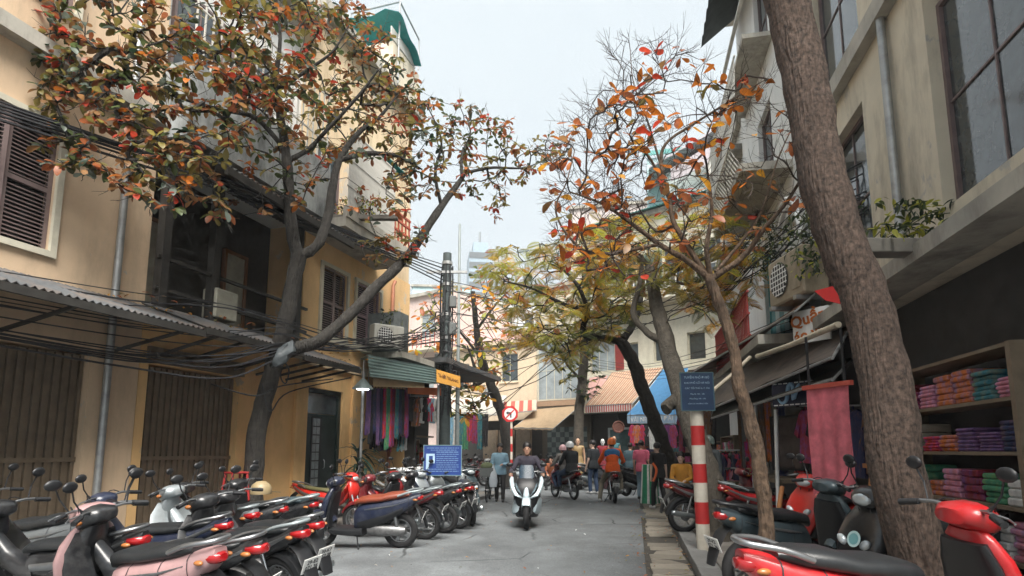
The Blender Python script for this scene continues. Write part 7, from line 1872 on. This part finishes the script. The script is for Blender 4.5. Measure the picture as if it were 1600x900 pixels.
def leafy(name, label, c, rad, n, pal, size, hang=0.0, shape='small', box=None):
    t = thing(name, label, 'plant', c)
    if box: MB().box((0, 0, -rad[2] - .1 if hang == 0 else rad[2]), box, None, 0, .01).obj('planter', mat('planter_grey', (0.17, 0.16, 0.14), .8, var=.2), t)
    stem = MB()
    items = []
    for s_ in range(max(5, n // 30)):
        a = V((U(-rad[0], rad[0]) * .5, U(-rad[1], rad[1]) * .5, rad[2] if hang else -rad[2])); e = V((U(-rad[0], rad[0]), U(-rad[1], rad[1]), U(-rad[2], rad[2]) - hang * rad[2] * .3))
        stem.tube([a, (a + e) / 2 + V((0, 0, .08)), e], .006, 4)
    stem.obj('stem', mat('stem_green', (0.05, 0.06, 0.02), .7), t)
    vs_all, fs_all, mi, off = [], [], [], 0; mn = list(pal)
    for i in range(n):
        p = V((random.gauss(0, .45) * rad[0], random.gauss(0, .45) * rad[1], U(-1, 1) * rad[2]))
        d = V((U(-1, 1), U(-1, 1), U(-1.2, .5))).normalized(); g = LEAFG[shape][i % len(LEAFG[shape])]
        vs_all.append(g[0] @ (np.array(rotm(d, U(-1, 1))) * U(*size)).T + np.array(p)); fs_all += [tuple(j + off for j in f) for f in g[1]]; off += len(g[0]); mi += [random.randrange(len(mn))] * len(g[1])
    me = bpy.data.meshes.new('foliage'); me.from_pydata(np.concatenate(vs_all).tolist(), [], fs_all)
    for x in mn: me.materials.append(LM[x])
    me.polygons.foreach_set('material_index', mi); me.update(); tag(link('foliage', me, t), kind='stuff')
    return t
leafy('hanging_vine', 'dark hanging vine on right balcony left of arch', RF.w(fr(1200, 382, .6)[0], -.6, fr(1200, 382, .6)[1]), (.3, .3, .55), 260, ('dark', 'green', 'dark', 'olive'), (.06, .11), 1)
leafy('hanging_vine', 'bushy green creeper beside the air conditioner at right edge', RF.w(fr(1262, 378, .5)[0], -.5, fr(1262, 378, .5)[1]), (.42, .3, .5), 280, ('green', 'dark', 'green', 'lime'), (.06, .12), 1)
leafy('balcony_plant', 'small plants lined along the upper balcony bars', LF.w(fl(560, 360, 1.0)[0], -1.0, Z2 + .50), (.9, .15, .20), 260, ('green', 'lime', 'dark', 'rust'), (.07, .12), 0, box=(1.7, .14, .1))
leafy('balcony_plant', 'tuft of plants on the ledge above the green awning', D(612, 497, 14.6), (.25, .2, .2), 120, ('green', 'dark', 'lime'), (.08, .14), 0, box=(.5, .25, .16))
# ---- air conditioners
a1_ = ac_unit('air_conditioner', 'air conditioner with white fan grille above green awning', D(604, 545, 14.4), LF.a - R(35), 1.0)
ledge = thing('wall_ledge', 'concrete ledge carrying air conditioner and plants above green awning', 'ledge', LF.w(fl(600, 560)[0] - .9, 0, 0), LF.a)
MB().b2(0, 1.9, -1.0, -.003, D(604, 545, 14.4).z - .2, D(604, 545, 14.4).z - .05).obj('slab', slabc, ledge); MB().b2(.0, .5, -.9, -.01, D(604, 545, 14.4).z - .05, D(604, 545, 14.4).z + .95).obj('cabinet', mat('cabinet_grey', (0.16, 0.18, 0.18), .7, .2, var=.3), ledge)
ac_unit('air_conditioner', 'large weathered air conditioner on right balcony under creeper', RF.w(fr(1248, 472, .45)[0], -.45, fr(1248, 472, .45)[1]), RF.a + R(14), 1.35, mat('ac_brown', (0.34, 0.29, 0.21), .6, var=.2, stain=(.16, .12, .08), stain_amt=.6))
ac_unit('air_conditioner', 'small air conditioner on far cream corner house', F3.w(3.0, -.28, 4.2), F3.a, .95)
# cloths hung at the top right
for i, (px, y, c, h_) in enumerate(((1190, 40, 'black', .8), (1207, 32, 'navy', 1.15), (1214, 30, 'teal', .9), (1222, 30, 'black', 1.0))):
    o = cloth_strip(.42, h_, 3, .04, 1.0, i).obj('hung_cloth', cm_(c)); o.location = D(px, y, 12.9 - i * .25); o.rotation_euler = (0, 0, RF.a + U(-.2, .2))
    tag(o, '%s cloth drying on top balcony of white house, %s from the left' % (c, ORD[i]), 'cloth', 'drying cloths')
# plastic sheet bundle on the left tree
t = MB(); t.loft([[p + V((U(-.03, .03), U(-.03, .03), U(-.03, .03))) for p in ringg((z * .6, U(-.02, .02), z), (1, 0, 0), (0, 1, 0), a, b, 12, 2)] for z, a, b in ((-.22, .03, .03), (-.19, .10, .08), (-.12, .13, .10), (-.04, .10, .11), (.05, .13, .10), (.13, .07, .07), (.18, .02, .02))])
o = t.obj('plastic_sheet', mat('plastic_grey', (0.055, 0.065, 0.07), .5, var=.3, scale=7, bump=.6, bscale=12), None, smooth=60); o.location = D(444, 552, 9.35); tag(o, 'crumpled grey plastic sheet wrapped at the left tree fork', 'sheet')
# stools
st_m = mat('stool_red', (0.36, 0.03, 0.03), .45)
for i in range(4):
    t = thing('plastic_stool', 'red plastic stool by left tree, %s from the bottom of its stack' % ORD[i], 'stool', V((D(372, 700, 9.6).x, 9.6, .1 + i * .19)), .3 * i, 'stacked red stools')
    MB().box((0, 0, .43), (.28, .28, .03), None, 0, .01).obj('seat', st_m, t)
    for sx in (-1, 1):
        for sy in (-1, 1): MB().bar((sx * .15, sy * .15, 0), (sx * .115, sy * .115, .42), .03).obj('leg', st_m, t)
# helmets left on bikes
def loose_helmet(label, p, m, rz=0):
    t = thing('helmet', label, 'helmet', p, rz)
    MB().lathe([(.135, -.03), (.14, .0), (.135, .05), (.11, .10), (.06, .135), (.005, .145)], 18).obj('shell', m, t, smooth=50)
    MB().sheet([[V((.11 + .08 * k, y, .0 - .012 * k)) for y in lerpl([-.09 + .02 * k, .09 - .02 * k], 5)] for k in range(3)], 0, .008, (0, 0, 1)).obj('visor', m, t)
loose_helmet('olive helmet resting on the seat before yellow pillar', V((D(477, 745, 8.05).x - .62, 8.15, .90)), mat('helmet_olive', (0.26, 0.20, 0.11), .5), 1)
loose_helmet('white helmet resting on navy scooter seat front', V((D(560, 745, 9.2).x - .2, 9.27, .83)), mat('helmet_pale', (0.45, 0.48, 0.48), .35), 2) if False else None
# ---- litter and fallen leaves
def scatter(name, label, region, n, m, size, zf):
    vs, fs, mi = [], [], []; off = 0
    mb = MB()
    for i in range(n):
        p = region(); g = LEAFG['small'][i % 2]
        q = g[0] @ (np.array(Matrix.Rotation(U(0, 6.28), 3, 'Z') @ Matrix.Rotation(U(-.3, .3), 3, 'X')) * U(*size)).T + np.array(p)
        mb.add(q.tolist(), g[1], random.randrange(len(m)))
    o = mb.obj(name, m); tag(o, label, 'leaves', kind='stuff'); return o
fm_ = [LM['brown'], LM['gold'], LM['rust'], LM['olive']]
scatter('fallen_leaves', 'dry fallen leaves along the right kerb', lambda: kf(U(-3, 10), random.choice([U(-.02, .1), U(.0, .55), U(.5, .8), U(-1.6, -.3)]), .128 if False else 0) + V((0, 0, .03)), 150, fm_, (.04, .09), 0)
scatter('fallen_leaves', 'dry leaves and grit lying on the left sheet awning', lambda: LF.w(U(-.5, 5.6), 0, 0) + LF.out * U(.15, 1.15) + V((0, 0, Z1 + .34 - .36 * .6)), 160, fm_, (.05, .12), 0)
scatter('fallen_leaves', 'a few leaves and scraps on the asphalt', lambda: V((U(-2.6, 2.4), U(5.5, 20), .025)), 110, fm_ + [M_white], (.03, .07), 0)

# ---- shelves of folded cloth along the shops
def goods_shelf(label, where, F_, x0, y0, w, z0, nshelf, n, cols, dz=.42, sc_=1.0):
    t = thing('goods_shelf', label, 'shelf', F_.w(x0, y0, z0), F_.a)
    for k in range(nshelf + 1): MB().b2(0, w, -.18, .18, k * dz, k * dz + .03).obj('shelf', tanw, t)
    for x in (0, w): MB().b2(x - .03, x + .03, -.2, .2, 0, nshelf * dz + .03).obj('upright', tanw, t)
    for k in range(nshelf):
        for i in range(n):
            c = random.choice(cols); h = U(.14, .32) * sc_; ww = w / n
            mb = MB(); m_ = random.randint(3, 6)
            for q in range(m_): mb.box((U(-.012, .012), U(-.015, .015), (q + .5) * h / m_), (ww * .86, .30, h / m_ * .92), Matrix.Rotation(U(-.05, .05), 3, 'Z'), 0, .012)
            o = mb.obj('folded_cloth', cm_(c), None); o.location = F_.w(x0 + (i + .5) * ww, y0, z0 + k * dz + .03); o.rotation_euler = (0, 0, F_.a)
            tag(o, '%s cloth pile on %s, %s row up, %s from left' % (c, where, ORD[k], ORD[i]), 'cloth', 'folded cloth on ' + where)
ALL = ['red', 'navy', 'white', 'orange', 'pink', 'sky blue', 'teal', 'khaki', 'wine', 'green', 'violet', 'brown', 'maroon']
goods_shelf('long shelf of folded cloth in right stall behind red motorbike', 'the right stall shelf', RF, fr(1150, 690)[0], -.25, 2.4, .15, 4, 7, ALL)
goods_shelf('shelf of folded cloth behind the street sign', 'the street sign shelf', RF, fr(1085, 690)[0] + .4, -.25, 3.2, .15, 4, 8, ALL)
goods_shelf('shelf of folded cloth at back of scarf shop', 'the scarf shop shelf', Frame(LF.w(xe + .3, 1.2, 0), LF.a), 0, 0, 2.6, .1, 4, 6, ALL)
goods_shelf('shelf of goods under the blue awning', 'the blue awning shelf', F1, 4.3, .3, 2.6, .1, 4, 6, ALL)
goods_shelf('shelf of goods under the striped awning', 'the striped awning shelf', F1, 2.3, .35, 1.9, .1, 4, 5, ALL)

goods_shelf('shelf of folded cloth past the big speckled trunk', 'the far right shelf', RF, xb + 2.9, -.05, 2.3, .15, 5, 7, ALL)
leafy('balcony_plant', 'potted greenery on ledge of cream arch house', RF.w(xb + 4.2, -.3, 3.66), (.7, .14, .2), 220, ('green', 'lime', 'dark'), (.07, .13), 0, box=(1.3, .2, .14))
ac_unit('air_conditioner', 'air conditioner on ledge beyond the big speckled trunk', RF.w(xb + 6.6, -.28, 3.42), RF.a, 1.1)

grit = [mat('grit_brown', (0.10, 0.085, 0.065), .9), mat('grit_pale', (0.30, 0.28, 0.25), .9), LM['brown']]
scatter('street_grit', 'grit and crumbs along the right gutter', lambda: kf(U(-4, 11), random.choice([U(.48, .75), U(-.04, .05), U(.5, 1.1)]), .022), 420, grit, (.012, .04), 0)
scatter('street_grit', 'grit and scraps beneath the left parked motorbikes', lambda: LF.w(U(-3, 8), 0, .02) + LF.out * U(1.7, 4.4), 260, grit, (.012, .05), 0)
# ================================================================== HAZE
hz = MB().b2(-190, 190, -6, 520, -1.2, 165).obj('haze', None); hz.data.materials.clear()
hm_ = bpy.data.materials.new('haze_air'); hm_.use_nodes = True; hn = hm_.node_tree.nodes; hn.clear()
ho = hn.new('ShaderNodeOutputMaterial'); hv = hn.new('ShaderNodeVolumePrincipled')
hv.inputs['Color'].default_value = (0.92, 0.95, 0.97, 1); hv.inputs['Density'].default_value = 0.0011; hv.inputs['Anisotropy'].default_value = 0.2
hm_.node_tree.links.new(hv.outputs[0], ho.inputs['Volume']); hz.data.materials.append(hm_)
tag(hz, kind='stuff')
